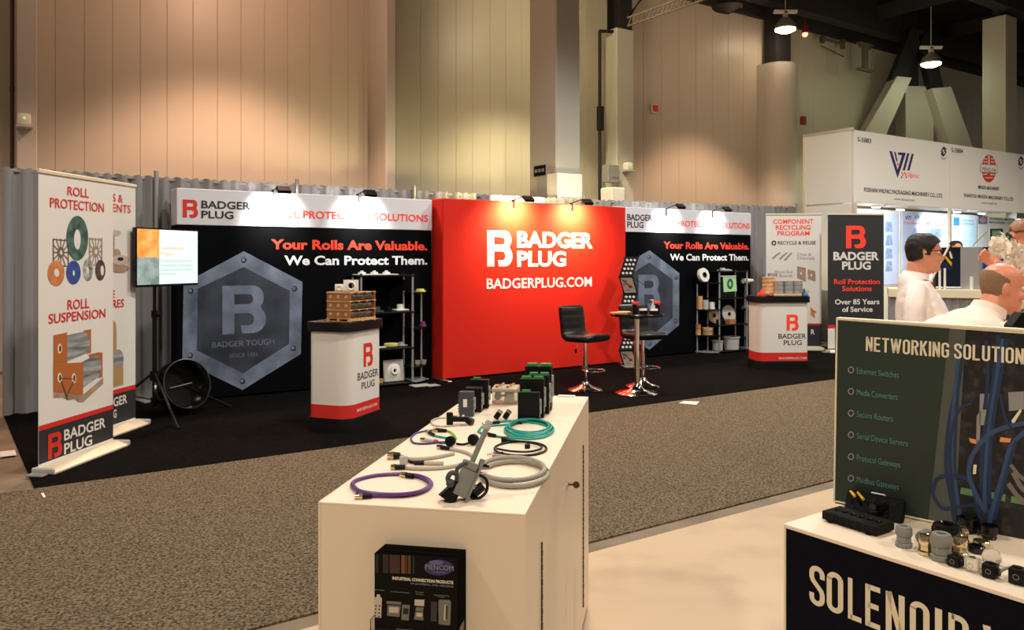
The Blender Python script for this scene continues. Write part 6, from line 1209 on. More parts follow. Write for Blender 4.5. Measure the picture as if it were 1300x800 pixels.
for k in range(2):
    for j in range(3): t.part('gland', G().cone((.02+.045*k+.008*j, .02+.04*j, .066), (.02+.045*k+.008*j, .02+.04*j, .075), .007, seg=10), M['brass'])
g = G(); a = onC(708, 503); g.box(0, .075, 0, .03, 0, .004); solo('paper_slip', 'thin white slip at the far right edge of the counter', 'paper', g, M['paper'], (a.x, a.y-.02, CZ+.001), R(-10.7))

# brochure holder
yf = -.052
x0, z1 = fc.hit(475.5, 702, yf); x1, _ = fc.hit(580.5, 711, yf); z1b = fc.hit(580.5, 711.5, yf)[1]; hB = .28; zb0 = z1-hB
bp = mat('brochure_black', (11, 9, 9), .45, spec=.15)
hold = Th('brochure_holder', 'clear acrylic holder fixed to the near end of the cream counter', 'holder', tuple(fc.M @ Vector(((x0+x1)/2, -.001, zb0))), rc); wB = (x1-x0)
zh = fc.hit(470, 785, yf)[1] - zb0
for q, nm in (((-wB/2-.006, wB/2+.006, -.060, -.058, -.008, zh-.02), 'front_panel'), ((-wB/2-.008, -wB/2-.006, -.060, -.002, -.008, zh), 'side_panel'), ((wB/2+.006, wB/2+.008, -.060, -.002, -.008, zh), 'side_panel'), ((-wB/2-.008, wB/2+.008, -.060, -.002, -.010, -.008), 'bottom_panel')): hold.part(nm, G().box(*q), M['glass'], smooth=False)
hold.part('back_panel', G().box(-wB/2-.006, wB/2+.006, -.0035, -.0015, -.008, hB*.9), M['glass'], smooth=False)
labs = ['front black brochure reading INDUSTRIAL CONNECTION PRODUCTS'] + ['black brochure behind the front one in the clear holder']*5
for k in range(6):
    yy = yf + k*.0078; off = k*.0022; p = fc.M @ Vector((x0+off*.9, yy, zb0)); tt = Th('brochure', labs[k], 'brochure', tuple(p), rc, 'brochures in the clear holder')
    tt.part('pages', G().box(.0005, wB-.0015, .0008, .0058, 0, hB-.002+off*.6), M['paper'] if k in (2, 4) else bp, smooth=False)
    tt.part('cover', G().box(0, wB, 0, .0008, 0, hB+off*.6), bp, smooth=False); tt.part('back_cover', G().box(0, wB, .0058, .0066, 0, hB+off*.6), bp, smooth=False)
    if k == 0: fb = tt
def q6(x, y): return (440+x/6.5, 680+y/6.5)
for xa, xb, cc in ((300, 345, (36, 28, 30)), (355, 400, (62, 36, 30)), (400, 440, (54, 40, 30)), (452, 480, (112, 66, 30)), (484, 498, (84, 50, 30)), (505, 530, (74, 52, 28)), (545, 560, (26, 26, 28)), (240, 262, (22, 30, 26))):
    shape(fb, [[q6(xa, 145+xa*.04), q6(xb, 145+xb*.04), q6(xb, 300+xb*.03), q6(xa, 300+xa*.03)]], mat('printed_streak_%d' % xa, cc, .3), -.0005, 'printed_streak')
shape(fb, [[q6(760+122*math.cos(a), 265+66*math.sin(a)) for a in (2*math.pi*k/28 for k in range(28))]], mat('printed_purple_oval', (48, 44, 92), .3), -.0008, 'printed_oval'); shape(fb, [[q6(740+60*math.cos(a), 222+18*math.sin(a)) for a in (2*math.pi*k/18 for k in range(18))]], mat('printed_oval_sheen', (96, 92, 140), .3), -.0010, 'printed_oval')
text(fb, 'MENCOM', *q6(650, 276), q6(882, 290)[0], 6.2, M['greytext'], y=-.0014, bold=0); text(fb, 'CORPORATION', *q6(705, 305), q6(815, 310)[0], 1.6, M['greytext'], y=-.0014, bold=0)
def btext(s_, xa, yl, xb, yr, cap, m, bold=.01): text(fb, s_, q6(xa, 0)[0], q6(0, (yl+yr)/2)[1], q6(xb, 0)[0], cap, m, y=-.0010, bold=bold)
btext('INDUSTRIAL CONNECTION PRODUCTS', 378, 340, 880, 385, 3.6, M['cream'], .035); btext('no problems, only solutions', 528, 385, 880, 418, 3.0, M['greytext'], .0)
for s_, xa, xb, yb in (('Lead Line Receivers', 225, 312, 450), ('Cord Sets & Accessories', 362, 515, 466), ('Rectangular', 570, 638, 470), ('Connectors', 572, 636, 488), ('Industrial Networking', 722, 842, 494), ('Solutions', 752, 806, 508)): btext(s_, xa, yb, xb, yb, 1.5, M['greytext'], 0)
btext('MENCOM CORPORATION', 410, 778, 560, 782, 2.2, M['greytext'], .0)
pg = mat('printed_pale_product', (190, 180, 160), .4); pk = mat('printed_dark_detail', (20, 20, 20), .4); pgr = mat('printed_grey_product', (112, 108, 98), .4)
for q, m in (([(250, 485), (275, 487), (280, 510), (292, 515), (285, 680), (228, 675), (232, 512), (246, 508)], pg), ([(330, 540), (450, 548), (450, 572), (330, 565)], pgr), ([(338, 575), (446, 580), (436, 672), (334, 662)], pgr), ([(352, 590), (430, 594), (426, 640), (350, 636)], pg), ([(458, 570), (522, 574), (512, 702), (450, 696)], pgr), ([(562, 528), (642, 530), (640, 584), (560, 578)], pg), ([(572, 590), (636, 594), (630, 630), (568, 624)], pgr), ([(566, 630), (632, 634), (634, 700), (556, 694)], pgr), ([(576, 636), (624, 640), (622, 672), (574, 668)], pg), ([(696, 544), (748, 548), (742, 712), (694, 706)], mat('printed_dim_product', (48, 46, 44), .4)), ([(768, 528), (850, 532), (862, 548), (856, 735), (840, 742), (760, 732), (758, 545)], pgr), ([(808, 570), (832, 572), (826, 700), (800, 698)], pg)):
    shape(fb, [[q6(*v) for v in q]], m, -.0009 - (.0002 if m == pg else 0), 'printed_product')
for x, y in [(242, 580), (272, 582), (240, 608), (270, 610), (238, 638), (268, 640), (236, 664), (266, 668)]: shape(fb, [[(q6(x, y)[0]+1.1*math.cos(a), q6(x, y)[1]+1.2*math.sin(a)) for a in (k*math.pi/4 for k in range(8))]], pk, -.0014, 'printed_hole')
shape(fb, [[q6(820, 575), q6(832, 576), q6(828, 695), q6(816, 694)]], pk, -.0015, 'printed_slot'); shape(fb, [[q6(468, 600), q6(512, 604), q6(508, 650), q6(464, 646)]], pk, -.0013, 'printed_panel')
# ================================================================ PEOPLE
def remesh(g, voxel, smooth=2, name='body'):
    bmesh.ops.recalc_face_normals(g.bm, faces=g.bm.faces); me = bpy.data.meshes.new('tmp'); g.bm.to_mesh(me); g.bm.free()
    o = bpy.data.objects.new('tmp', me); COL.objects.link(o); md = o.modifiers.new('r', 'REMESH'); md.mode = 'VOXEL'; md.voxel_size = voxel; md.use_smooth_shade = True
    if smooth: sm = o.modifiers.new('s', 'SMOOTH'); sm.factor = .5; sm.iterations = smooth
    dg = bpy.context.evaluated_depsgraph_get(); dg.update(); out = bpy.data.meshes.new_from_object(o.evaluated_get(dg)); out.name = name
    bpy.data.objects.remove(o); bpy.data.meshes.remove(me); out.polygons.foreach_set('use_smooth', [True]*len(out.polygons)); return out
def loft(g, secs, seg=28, n=5, m=None, cap=True, wr=0.0):     # secs: (x, y, z, half depth, half width)
    pts = spline([Vector(s[:3]) for s in secs], n); rr = spline([Vector((s[3], s[4], 0)) for s in secs], n); rings = []
    for i, (p, r) in enumerate(zip(pts, rr)):
        tg = (pts[min(i+1, len(pts)-1)]-pts[max(i-1, 0)]).normalized(); side = Vector((0, 1, 0)); fr = side.cross(tg).normalized()
        ring = []
        for k in range(seg):
            a = 2*math.pi*k/seg; e = 1 + wr*(math.sin(3*a+i*.9)*.5+math.sin(5*a-i*1.7)*.35+math.sin(i*1.9+a)*.4)
            ca, sa = math.cos(a), math.sin(a); v = p + (fr*r.x*math.copysign(abs(ca)**.9, ca) + side*r.y*math.copysign(abs(sa)**.9, sa))*e
            ring.append(g.bm.verts.new(m @ v if m else v))
        rings.append(ring)
    for a, b in zip(rings, rings[1:]):
        for k in range(seg): g.bm.faces.new([a[k], a[(k+1) % seg], b[(k+1) % seg], b[k]])
    if cap: g.bm.faces.new(rings[0][::-1]); g.bm.faces.new(rings[-1])
HS = [(-.10, .10, -.26, .22), (.0, .30, -.22, .17), (.05, .37, -.25, .215), (.13, .385, -.29, .265), (.22, .375, -.33, .29), (.33, .37, -.38, .31), (.44, .35, -.42, .325), (.53, .335, -.44, .33), (.61, .365, -.45, .335), (.72, .355, -.445, .335), (.83, .30, -.40, .30), (.92, .20, -.31, .235), (.98, .08, -.19, .13)]
def headrings(off=0.0, seg=32, n=4):
    sp = spline([Vector((z, f, b)) for z, f, b, w_ in HS], n); ws = spline([Vector((w_, 0, 0)) for z, f, b, w_ in HS], n); rings = []
    for p, w_ in zip(sp, ws):
        z, f, b = p; c = (f+b)/2; hl = (f-b)/2 + off; hw = w_.x + off; zz = z + (off if z > .6 else 0)*max(0, (z-.6)/.4)
        rings.append([Vector((c + hl*math.copysign(abs(math.cos(a))**.92, math.cos(a)), hw*math.copysign(abs(math.sin(a))**.92, math.sin(a)), zz)) for a in (2*math.pi*k/seg for k in range(seg))])
    return rings, Vector((-.05, 0, 1.0+off))
def head(g, m, h):
    S_ = m @ Matrix.Scale(h, 4); rings, top = headrings(); R_ = [[g.bm.verts.new(S_ @ v) for v in r] for r in rings]
    for a, b in zip(R_, R_[1:]):
        for k in range(32): g.bm.faces.new([a[k], a[(k+1) % 32], b[(k+1) % 32], b[k]])
    tv = g.bm.verts.new(S_ @ top); g.bm.faces.new(R_[0][::-1])
    for k in range(32): g.bm.faces.new([R_[-1][k], R_[-1][(k+1) % 32], tv])
    T = lambda pts, r: g.tube([S_ @ Vector(p) for p in pts], [q*h for q in r], 12)
    T([(.31, 0, .60), (.36, 0, .52), (.40, 0, .44), (.445, 0, .375), (.43, 0, .345), (.36, 0, .33)], [.03, .04, .05, .058, .055, .04])     # nose
    for s in (-1, 1):
        g.ball(S_ @ Vector((.385, s*.05, .355)), .04*h, seg=10); T([(.25, s*.24, .605), (.34, s*.16, .63), (.375, s*.05, .61)], [.03, .035, .03])
        g.ball(S_ @ Vector((-.03, s*.335, .46)), .085*h, .035*h, .14*h, seg=14, m=S_.to_3x3().normalized().to_4x4()); T([(.02, s*.31, .40), (.06, s*.28, .36)], [.05, .04])
        g.ball(S_ @ Vector((.30, s*.20, .36)), .09*h, seg=10)
    T([(.335, -.10, .222), (.375, -.04, .228), (.392, 0, .226), (.375, .04, .228), (.335, .10, .222)], [.014, .022, .026, .022, .014]); T([(.33, -.08, .185), (.37, -.03, .18), (.38, 0, .18), (.37, .03, .18), (.33, .08, .185)], [.014, .024, .027, .024, .014]); g.ball(S_ @ Vector((.34, 0, .07)), .08*h, .09*h, .06*h, seg=12)
def hairmesh(m, h, cond, off, wob=.012, seed=1):
    rnd = random.Random(seed); rings, top = headrings(off, 64, 9); S_ = m @ Matrix.Scale(h, 4); bm = bmesh.new(); V = []
    for r in rings: V.append([bm.verts.new(v) for v in r])
    tv = bm.verts.new(top)
    for a, b in zip(V, V[1:]):
        for k in range(64):
            q = [a[k], a[(k+1) % 64], b[(k+1) % 64], b[k]]; c = sum((v.co for v in q), Vector())/4
            if cond(c): bm.faces.new(q)
    if cond(top):
        for k in range(64): bm.faces.new([V[-1][k], V[-1][(k+1) % 64], tv])
    bmesh.ops.delete(bm, geom=[v for v in bm.verts if not v.link_faces], context='VERTS')
    bmesh.ops.recalc_face_normals(bm, faces=bm.faces)
    for v in bm.verts: v.co += Vector((v.co.x, v.co.y, v.co.z-.5)).normalized()*wob*(.5+.5*math.sin(v.co.x*31+v.co.z*17)*math.sin(v.co.y*37+v.co.z*9))
    bmesh.ops.solidify(bm, geom=bm.faces[:], thickness=off+.03)
    for v in bm.verts: v.co = S_ @ v.co
    me = bpy.data.meshes.new('hair'); bm.to_mesh(me); bm.free(); me.polygons.foreach_set('use_smooth', [True]*len(me.polygons)); return me
def hand(g, m, curl=.35, s=1.0):   # wrist at origin, fingers along +x, thumb to +y, palm facing -z
    M_ = m
    g.ball(M_ @ Vector((.045*s, 0, 0)), .05*s, .040*s, .016*s, seg=14, m=M_.to_3x3().normalized().to_4x4())
    g.tube([M_ @ Vector(p) for p in ((-.03*s, 0, 0), (.0, 0, 0), (.03*s, 0, 0))], [.028*s, .026*s, .03*s], 12)
    for y, L, r in ((.030, .070, .0088), (.010, .080, .0092), (-.010, .074, .0088), (-.029, .058, .0078)):
        p = Vector((.080*s, y*s, 0)); a = 0; pts = [Vector((.05*s, y*.9*s, 0)), p.copy()]
        for k, f in enumerate((.45, .32, .23)):
            a += curl*(1+.3*k); p = p + Vector((math.cos(a), y*1.2, -math.sin(a)))*L*f*s; pts.append(p.copy())
        g.tube([M_ @ q for q in spline(pts, 3)], r*s, 9); g.ball(M_ @ pts[-1], r*s, seg=8)
    th = [(.015, .02, -.004), (.035, .045, -.010), (.058, .062, -.018), (.075, .066, -.03)]; g.tube([M_ @ (Vector(p)*s) for p in spline([Vector(q) for q in th], 3)], .0105*s, 9); g.ball(M_ @ (Vector(th[-1])*s), .0105*s, seg=8)
def eyes(t, m, h):
    S_ = m @ Matrix.Scale(h, 4)
    for s in (-1, 1):
        e = t.part('eye', G().ball(S_ @ Vector((.298, s*.15, .53)), .052*h, seg=12), mat('eye_white', (236, 226, 220), .3)); t.part('iris', G().ball(S_ @ Vector((.336, s*.152, .53)), .021*h, seg=10), mat('iris', (50, 36, 28), .3), parent=e)
def legs(t, hipx, z0=.92, foot=.0):
    g = G(); loft(g, [(hipx, 0, z0+.12, .13, .165), (hipx, 0, z0, .14, .175), (hipx, 0, z0-.10, .13, .165)])
    for s in (-1, 1): g.tube([(hipx, s*.09, z0), (hipx+.01, s*.10, z0-.25), (hipx+.015, s*.10, .48), (hipx-.005, s*.10, .25), (hipx-.01, s*.10, .07)], [.10, .09, .065, .06, .055], 14)
    t.part('trousers', remesh(g, .014, 3, 'trousers'), M['trousers'])
    for s in (-1, 1): 
        g = G(); loft(g, [(hipx-.07, s*.10, .035, .035, .038), (hipx-.02, s*.10, .05, .05, .045), (hipx+.08, s*.10, .035, .03, .045), (hipx+.17, s*.10, .025, .02, .03)], 14, 3); t.part('shoe', g, M['shoe'])

# ---- standing man with glasses
Yp = 5.1; X1 = (1170-CX)/CF*Yp; t = Th('person', 'standing man with glasses and short dark hair in white long-sleeved shirt', 'person', (X1, Yp, 0.01), R(-20)); PZ = -.01
def zz(py, y=Yp): return EYE + (YH-py)/CF*y
hh = .236; hm_ = Matrix.Translation((.012, 0, 1.468)) @ Matrix.Rotation(R(3), 4, 'Y')
g = G(); head(g, hm_, hh); loft(g, [(-.045, 0, 1.36, .075, .10), (-.03, 0, 1.44, .066, .066), (-.015, 0, 1.52, .066, .062)], 20, 3)
loft(g, [(.0, 0, .90, .13, .17), (.02, 0, 1.1, .14, .16), (-.02, 0, 1.34, .09, .17)], 24, 4)
for s in (-1, 1):
    g.tube([(-.04, s*.17, 1.32), (-.05, s*.215, 1.15), (-.02, s*.225, 1.02), (.10, s*.20, .94), (.21, s*.15, .93)], [.045, .042, .036, .032, .026], 12)
    hand(g, Matrix.Translation((.21, s*.15, .93)) @ Matrix.Rotation(R(-s*25), 4, 'Z') @ Matrix.Scale(-s, 4, (0, 1, 0)), .35)
for s in (-1, 1): g.tube([(0, s*.09, .9), (.01, s*.10, .5), (-.01, s*.10, .08)], [.08, .05, .04], 10)
t.part('body', remesh(g, .0065, 2), M['skin'])
g = G(); loft(g, [(.015, 0, .86, .155, .19), (.022, 0, .96, .172, .20), (.020, 0, 1.07, .168, .20), (.004, 0, 1.18, .152, .195), (-.022, 0, 1.28, .128, .19), (-.040, 0, 1.36, .10, .165), (-.05, 0, 1.405, .085, .12), (-.035, 0, 1.44, .072, .076)], 36, 6, wr=.012)
for s in (-1, 1): g.tube(spline([(-.045, s*.14, 1.36), (-.06, s*.205, 1.29), (-.065, s*.235, 1.16), (-.04, s*.245, 1.04), (.03, s*.235, .975), (.13, s*.19, .945), (.17, s*.17, .94)], 4), [.062]*5+[.066]*5+[.062]*5+[.056]*5+[.048]*5, 16)
sh = t.part('shirt', remesh(g, .008, 2, 'shirt'), M['shirt'])
g = G(); loft(g, [(-.037, 0, 1.425, .080, .084), (-.030, 0, 1.462, .076, .072)], 24, 3, cap=False); t.part('collar', g, M['shirt'], parent=sh)
bx_ = t.hit(1183, 360, -.05); g = G(); g.box(bx_[0]-.012, bx_[0]+.004, -.065, -.035, bx_[1]-.012, bx_[1]+.012, .003); t.part('badge', g, M['redp'], 'small red badge on the chest', parent=sh)
legs(t, .01, .88); eyes(t, hm_, hh)
t.part('hair', hairmesh(hm_, hh, lambda c: c.z > (.80 if c.x > .27 else .80-(.27-c.x)*1.7 if c.x > .10 else (.44 if c.x > -.02 else .60) if c.x > -.09 else .34-(c.x+.09)*-.3), .034, .02), M['hair'])
S_ = hm_ @ Matrix.Scale(hh, 4); g = G()
for s in (-1, 1): g.tube([S_ @ Vector(p) for p in ((-.08, s*.345, .54), (.02, s*.355, .565), (.34, s*.32, .56), (.40, s*.26, .555))], .0024, 6)
t.part('glasses_frame', g, M['black'])
for s in (-1, 1): 
    ring = [S_ @ Vector((.415 - .10*abs(math.cos(a))*.2, s*.155 + .105*math.cos(a), .53 + .062*math.sin(a))) for a in (2*math.pi*k/20 for k in range(20))]; gg = G().tube(ring, .002, 6, closed=True); e = t.part('glasses_rim', gg, M['black'])
    g = G(); g.bm.faces.new([g.bm.verts.new(v) for v in ring]); t.part('lens', g, M['lens'], parent=e)
t.part('glasses_bridge', G().tube([S_ @ Vector(p) for p in ((.41, -.05, .54), (.425, 0, .55), (.41, .05, .54))], .0022, 6), M['black'])

# ---- leaning balding man
Yp = 4.05; X2 = (1256-CX)/CF*Yp; t = Th('person', 'balding man leaning forward in pale shirt, seen from behind at lower right', 'person', (X2-.20, Yp+.0, .01), R(12))
H2 = 1.0; Rz = Matrix.Rotation(R(-28), 4, 'Z'); headpos = t.Mi @ Vector(((1268-CX)/CF*Yp, Yp, 1.296)); hm_ = Matrix.Translation(headpos) @ Rz @ Matrix.Rotation(R(10), 4, 'Y'); hh = .238
nb_ = Vector((headpos.x-.075, headpos.y, 1.235)); g = G(); head(g, hm_, hh); g.tube([nb_, nb_.lerp(headpos, .5)+Vector((0, 0, .04)), headpos + Vector((-.02, 0, .06))], [.072, .066, .062], 16)
hip = Vector((-.10, 0, .90)); loft(g, [(hip.x, 0, .86, .13, .16), (hip.x+.05, 0, 1.0, .12, .15), (nb_.x-.04, nb_.y*.6, 1.20, .09, .16)], 24, 4)
for s in (-1, 1):
    g.tube([(nb_.x-.03, nb_.y+s*.17, 1.19), (nb_.x+.08, nb_.y+s*.22, 1.03), (nb_.x+.18, nb_.y+s*.20, .99), (nb_.x+.32, nb_.y+s*.12, .985)], [.045, .042, .034, .027], 12)
    hand(g, Matrix.Translation((nb_.x+.32, nb_.y+s*.12, .985)) @ Matrix.Rotation(R(-s*25), 4, 'Z') @ Matrix.Scale(-s, 4, (0, 1, 0)), .2)
for s in (-1, 1): g.tube([(hip.x, s*.09, .88), (hip.x+.01, s*.10, .5), (hip.x-.01, s*.10, .08)], [.08, .05, .04], 10)
t.part('body', remesh(g, .0065, 2), M['skin2'])
g = G(); loft(g, [(hip.x-.01, 0, .84, .15, .19), (hip.x+.015, 0, .96, .16, .205), (hip.x+.07, nb_.y*.3, 1.08, .155, .22), (nb_.x-.085, nb_.y*.8, 1.165, .135, .225), (nb_.x-.045, nb_.y, 1.215, .112, .185), (nb_.x-.02, nb_.y, 1.245, .088, .11), (nb_.x-.0, nb_.y, 1.275, .078, .08)], 36, 6, wr=.016)
for s in (-1, 1): g.tube(spline([(nb_.x-.05, nb_.y+s*.15, 1.185), (nb_.x-.02, nb_.y+s*.215, 1.14), (nb_.x+.07, nb_.y+s*.245, 1.03), (nb_.x+.17, nb_.y+s*.21, 1.0), (nb_.x+.25, nb_.y+s*.16, .995)], 5), [.078]*6+[.07]*5+[.06]*5+[.05]*5, 16)
sh = t.part('shirt', remesh(g, .008, 2, 'shirt'), M['shirt2'])
g = G(); loft(g, [(nb_.x+.0, nb_.y, 1.262, .086, .084), (nb_.x+.022, nb_.y, 1.305, .078, .074)], 24, 3, cap=False); t.part('collar', g, M['shirt2'], parent=sh)
legs(t, hip.x, .86); eyes(t, hm_, hh)
t.part('hair', hairmesh(hm_, hh, lambda c: (c.x < .02 and .20 < c.z < .80 - max(0, c.x+.30)*.5 and c.z > .20 + max(0, c.x+.25)*.9), .010, .006, 3), M['hairgrey'], 'cropped grey-brown hair around the bald crown')

# ---- person at the right edge raising a hand
Yp = 5.25; X3 = (1311-CX)/CF*Yp; t = Th('person', 'person with sandy hair at far right edge facing left, hand raised behind flowers', 'person', (X3, Yp, .01), R(158))
hh = .236; hm_ = Matrix.Translation((.02, 0, zz(327, Yp)-.01)) @ Matrix.Rotation(R(6), 4, 'Y'); cz = zz(327, Yp); g = G(); head(g, hm_, hh); loft(g, [(-.03, 0, cz-.12, .07, .09), (-.015, 0, cz-.02, .06, .06), (0, 0, cz+.05, .06, .058)], 20, 3); loft(g, [(0, 0, .92, .12, .16), (0, 0, 1.15, .12, .16), (-.02, 0, cz-.13, .085, .16)], 24, 4)
hp_ = t.Mi @ Vector(((1268-CX)/CF*5.1, 5.1, zz(337, 5.1))); g.tube(spline([(-.02, .17, cz-.15), (.06, .24, cz-.38), (.13, .22, cz-.40), hp_ + Vector((-.10, 0, -.05)), hp_], 4), [.045]*5+[.04]*4+[.034]*4+[.028]*4, 12); hand(g, Matrix.Translation(hp_) @ Matrix.Rotation(R(-35), 4, 'Y') @ Matrix.Rotation(R(90), 4, 'X'), .45, 1.05)
g.tube([(-.02, -.17, cz-.15), (-.04, -.22, cz-.40), (.06, -.20, cz-.60)], [.045, .04, .03], 12); hand(g, Matrix.Translation((.06, -.20, cz-.60)) @ Matrix.Rotation(R(60), 4, 'Y'), .3)
for s in (-1, 1): g.tube([(0, s*.09, .9), (.01, s*.10, .5), (-.01, s*.10, .08)], [.08, .05, .04], 10)
t.part('body', remesh(g, .0075, 2), M['skin2'])
g = G(); loft(g, [(.0, 0, .88, .13, .18), (.01, 0, 1.05, .135, .185), (.0, 0, 1.22, .135, .19), (-.02, 0, cz-.14, .10, .17), (-.025, 0, cz-.085, .075, .09)], 30, 5, wr=.01)
g.tube(spline([(-.02, .14, cz-.13), (.0, .20, cz-.2), (.06, .245, cz-.36), (.11, .235, cz-.39)], 4), .055, 14); g.tube(spline([(-.02, -.14, cz-.13), (-.035, -.205, cz-.22), (-.04, -.225, cz-.36)], 4), .055, 14); t.part('shirt', remesh(g, .009, 2, 'shirt'), mat('dark_blue_shirt', (44, 48, 62), .8)); legs(t, 0, .88); eyes(t, hm_, hh)
t.part('hair', hairmesh(hm_, hh, lambda c: (c.z > .76 and c.x < .36) or (c.z > .45 and c.x < .05) or (c.z > .25 and c.x < -.12), .075, .05, 5), M['hairred'])

# ---- head behind the machine cabinet
Yp = 12.35; X4 = (1213-CX)/CF*Yp; t = Th('person', 'person standing behind the machine cabinet, only dark-haired head top showing', 'person', (X4, Yp, .01), R(-95)); top_ = zz(305.5, Yp)-.01; hh = .232; cz = top_-hh-.01; hm_ = Matrix.Translation((.02, 0, cz)); g = G(); head(g, hm_, hh); loft(g, [(-.03, 0, cz-.12, .07, .09), (-.015, 0, cz-.02, .06, .06), (0, 0, cz+.05, .06, .058)], 20, 3); loft(g, [(0, 0, .92, .12, .16), (0, 0, 1.15, .12, .16), (-.02, 0, cz-.13, .085, .16)], 24, 4)
for s in (-1, 1):
    g.tube([(-.02, s*.17, cz-.15), (-.03, s*.22, cz-.40), (.10, s*.20, cz-.60)], [.045, .04, .03], 12); hand(g, Matrix.Translation((.10, s*.20, cz-.60)) @ Matrix.Rotation(R(40), 4, 'Y'), .3); g.tube([(0, s*.09, .9), (.01, s*.10, .5), (-.01, s*.10, .08)], [.08, .05, .04], 10)
t.part('body', remesh(g, .010, 2), M['skin']); g = G(); loft(g, [(.0, 0, .88, .13, .18), (.01, 0, 1.05, .135, .185), (-.02, 0, cz-.14, .10, .17), (-.025, 0, cz-.085, .075, .09)], 30, 5)
for s in (-1, 1): g.tube(spline([(-.02, s*.14, cz-.13), (-.035, s*.205, cz-.22), (-.03, s*.225, cz-.38), (.04, s*.21, cz-.5)], 4), .055, 14)
t.part('shirt', remesh(g, .012, 2, 'shirt'), M['blackmatte']); legs(t, 0, .88); eyes(t, hm_, hh); t.part('hair', hairmesh(hm_, hh, lambda c: (c.z > .74 and c.x < .31) or (c.z > .45 and c.x < .12) or (c.z > .2 and c.x < -.12), .045, .02, 9), M['hair'])

# ================================================================ ORCHID ON A COUNTER
Yo = 4.45; ox = (1300-CX)/CF*Yo; zt_ = .96
g = G(); g.box(-.35, .9, -.28, .3, .0, zt_-.03).box(-.37, .92, -.30, .32, zt_-.03, zt_, .003)
solo('reception_counter', 'cream counter behind the graphic board carrying the potted orchid', 'counter', g, M['lam'], (ox, Yo+.05, .004), 0, smooth=False)
t = Th('potted_orchid', 'white orchid with arching blossom stem in front of the balding man', 'plant', (ox, Yo, zt_+.005)); base = Vector((ox, Yo, zt_+.005))
t.part('pot', G().lathe([(0, 0), (.055, 0), (.075, .11), (.08, .115), (.08, .125), (.07, .125), (.066, .10), (0, .10)], 24), M['cream'])
for k in range(6):
    a = k*1.05+.3; bm = bmesh.new(); rows = []
    for i in range(8):
        f = i/7; c_ = Vector((math.cos(a), math.sin(a), 0))*(.02+.20*f) + Vector((0, 0, .11+.16*math.sin(f*2.1))); w_ = .032*math.sin(math.pi*min(1, f*.9+.12)); sd = Vector((-math.sin(a), math.cos(a), 0)); rows.append([bm.verts.new(c_-sd*w_+Vector((0, 0, .01))), bm.verts.new(c_), bm.verts.new(c_+sd*w_+Vector((0, 0, .01)))])
    for i in range(7):
        for j in range(2): bm.faces.new([rows[i][j], rows[i][j+1], rows[i+1][j+1], rows[i+1][j]])
    bmesh.ops.solidify(bm, geom=bm.faces[:], thickness=.003); me = bpy.data.meshes.new('leaf'); bm.to_mesh(me); bm.free(); me.polygons.foreach_set('use_smooth', [True]*len(me.polygons)); t.part('leaf', me, M['leaf'])
def at(px, py, dy=0): return AT(px, py, Yo+dy)-base
st = [Vector((0, 0, .1)), at(1299, 380), at(1297, 350), at(1293, 328, .02), at(1284, 309, .03), at(1275, 300, .03), at(1266, 300, .02), at(1260, 306, 0)]
t.part('flower_stem', G().tube(spline(st, 6), .004, 8), M['stem']); t.part('flower_stem', G().tube(spline([Vector((.01, .01, .1)), at(1302, 370, .05), at(1301, 335, .06), at(1292, 308, .05), at(1282, 298, .03), at(1279, 294, .02)], 6), .0035, 8), M['stem'])
for p_ in ((1279, 297), (1283, 300), (1276, 300), (1281, 304), (1273, 302)): t.part('bud', G().ball(at(*p_, .03), .009, .009, .012, 8), M['leaf'])
bm = bmesh.new()
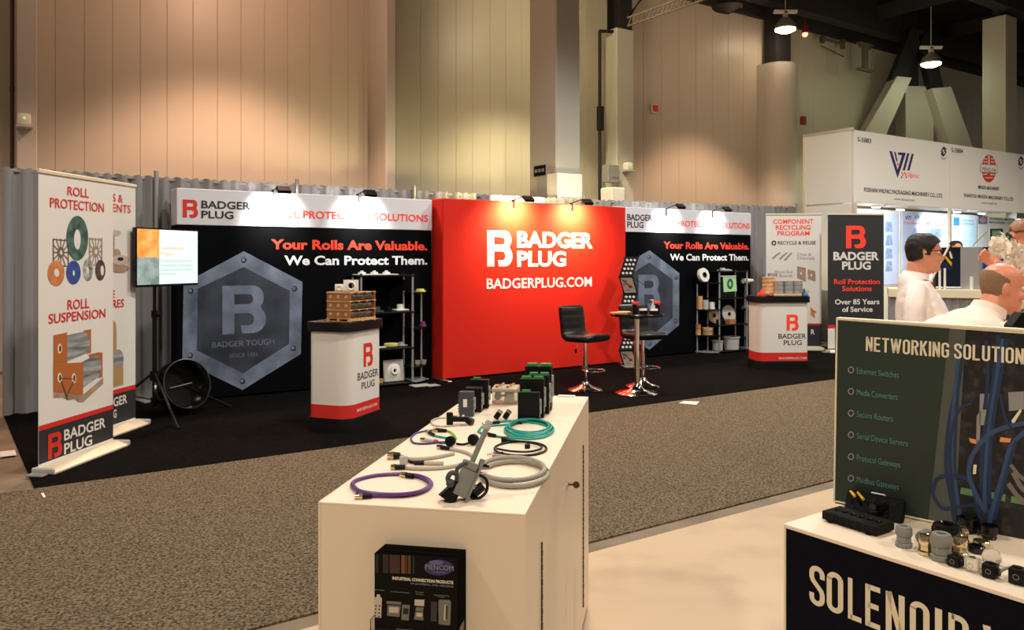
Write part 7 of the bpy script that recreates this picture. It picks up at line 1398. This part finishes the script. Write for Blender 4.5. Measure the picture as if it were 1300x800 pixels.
for k in range(5):
    a = math.pi/2 + k*2*math.pi/5; L = .046 if k % 2 == 0 else .042; wd = .026 if k in (1, 4) else .019; n = 6; rows = []
    for i in range(n+1):
        f = i/n; c_ = Vector((math.cos(a), 0, math.sin(a)))*(L*f+.004) + Vector((0, -.012*math.sin(f*2.6)+.008*f, 0)); sd = Vector((-math.sin(a), 0, math.cos(a))); w_ = wd*math.sin(math.pi*(.12+.83*f))**.8; rows.append([bm.verts.new(c_-sd*w_+Vector((0, -.003, 0))), bm.verts.new(c_), bm.verts.new(c_+sd*w_+Vector((0, -.003, 0)))])
    for i in range(n):
        for j in range(2): bm.faces.new([rows[i][j], rows[i][j+1], rows[i+1][j+1], rows[i+1][j]])
bmesh.ops.create_uvsphere(bm, u_segments=8, v_segments=6, radius=.009, matrix=Matrix.Translation((0, -.01, -.002)))
bme = bpy.data.meshes.new('blossom'); bm.to_mesh(bme); bm.free(); bme.polygons.foreach_set('use_smooth', [True]*len(bme.polygons)); bme.materials.append(M['petal'])
rnd = random.Random(4)
for k, (px, py, dy) in enumerate(((1265, 309, -.03), (1275, 305, .0), (1263, 316, -.05), (1273, 317, -.03), (1284, 313, -.02), (1277, 327, -.05), (1287, 325, -.03), (1296, 318, .0), (1284, 335, -.04), (1293, 336, -.03), (1300, 330, 0), (1290, 348, -.03), (1299, 346, -.02), (1296, 360, -.03), (1289, 372, -.04), (1298, 376, -.02), (1292, 386, -.04), (1304, 362, 0))):
    o = bpy.data.objects.new('blossom', bme); COL.objects.link(o); o.parent = t.o; o.location = at(px, py, dy); o.rotation_euler = (rnd.uniform(-.5, .5), rnd.uniform(-.6, .6), rnd.uniform(-.9, .9)); s_ = rnd.uniform(.85, 1.1); o.scale = (s_, s_, s_)
# dark bag at the lower right behind the board
Yb = 3.6; a = AT(1284, 420, Yb); g = G(); g.lathe([(0, 0), (.15, 0), (.17, .1), (.15, .28), (.08, .34), (0, .35)], 22, m=Matrix.Diagonal((1, .6, 1, 1)))
zt2 = AT(0, 399, Yb).z; t = Th('chair_back', 'black rounded chair back at right edge just above the graphic board', 'chair', ((1312-CX)/CF*Yb, Yb, 0.01)); t.part('backrest', G().prism([(-.11, zt2-.45), (-.115, zt2-.06), (-.07, zt2), (.07, zt2), (.115, zt2-.06), (.11, zt2-.45)], -.03, .03), M['black']); t.part('seat', G().box(-.22, .22, -.46, -.04, zt2-.62, zt2-.54, .02), M['black'])
for x in (-.19, .19):
    for y in (-.43, -.07): t.part('leg', G().cone((x, y, 0), (x, y, zt2-.6), .012, seg=8), M['chrome'])
t.part('back_bracket', G().box(-.03, .03, -.06, .0, zt2-.6, zt2-.4), M['black'])
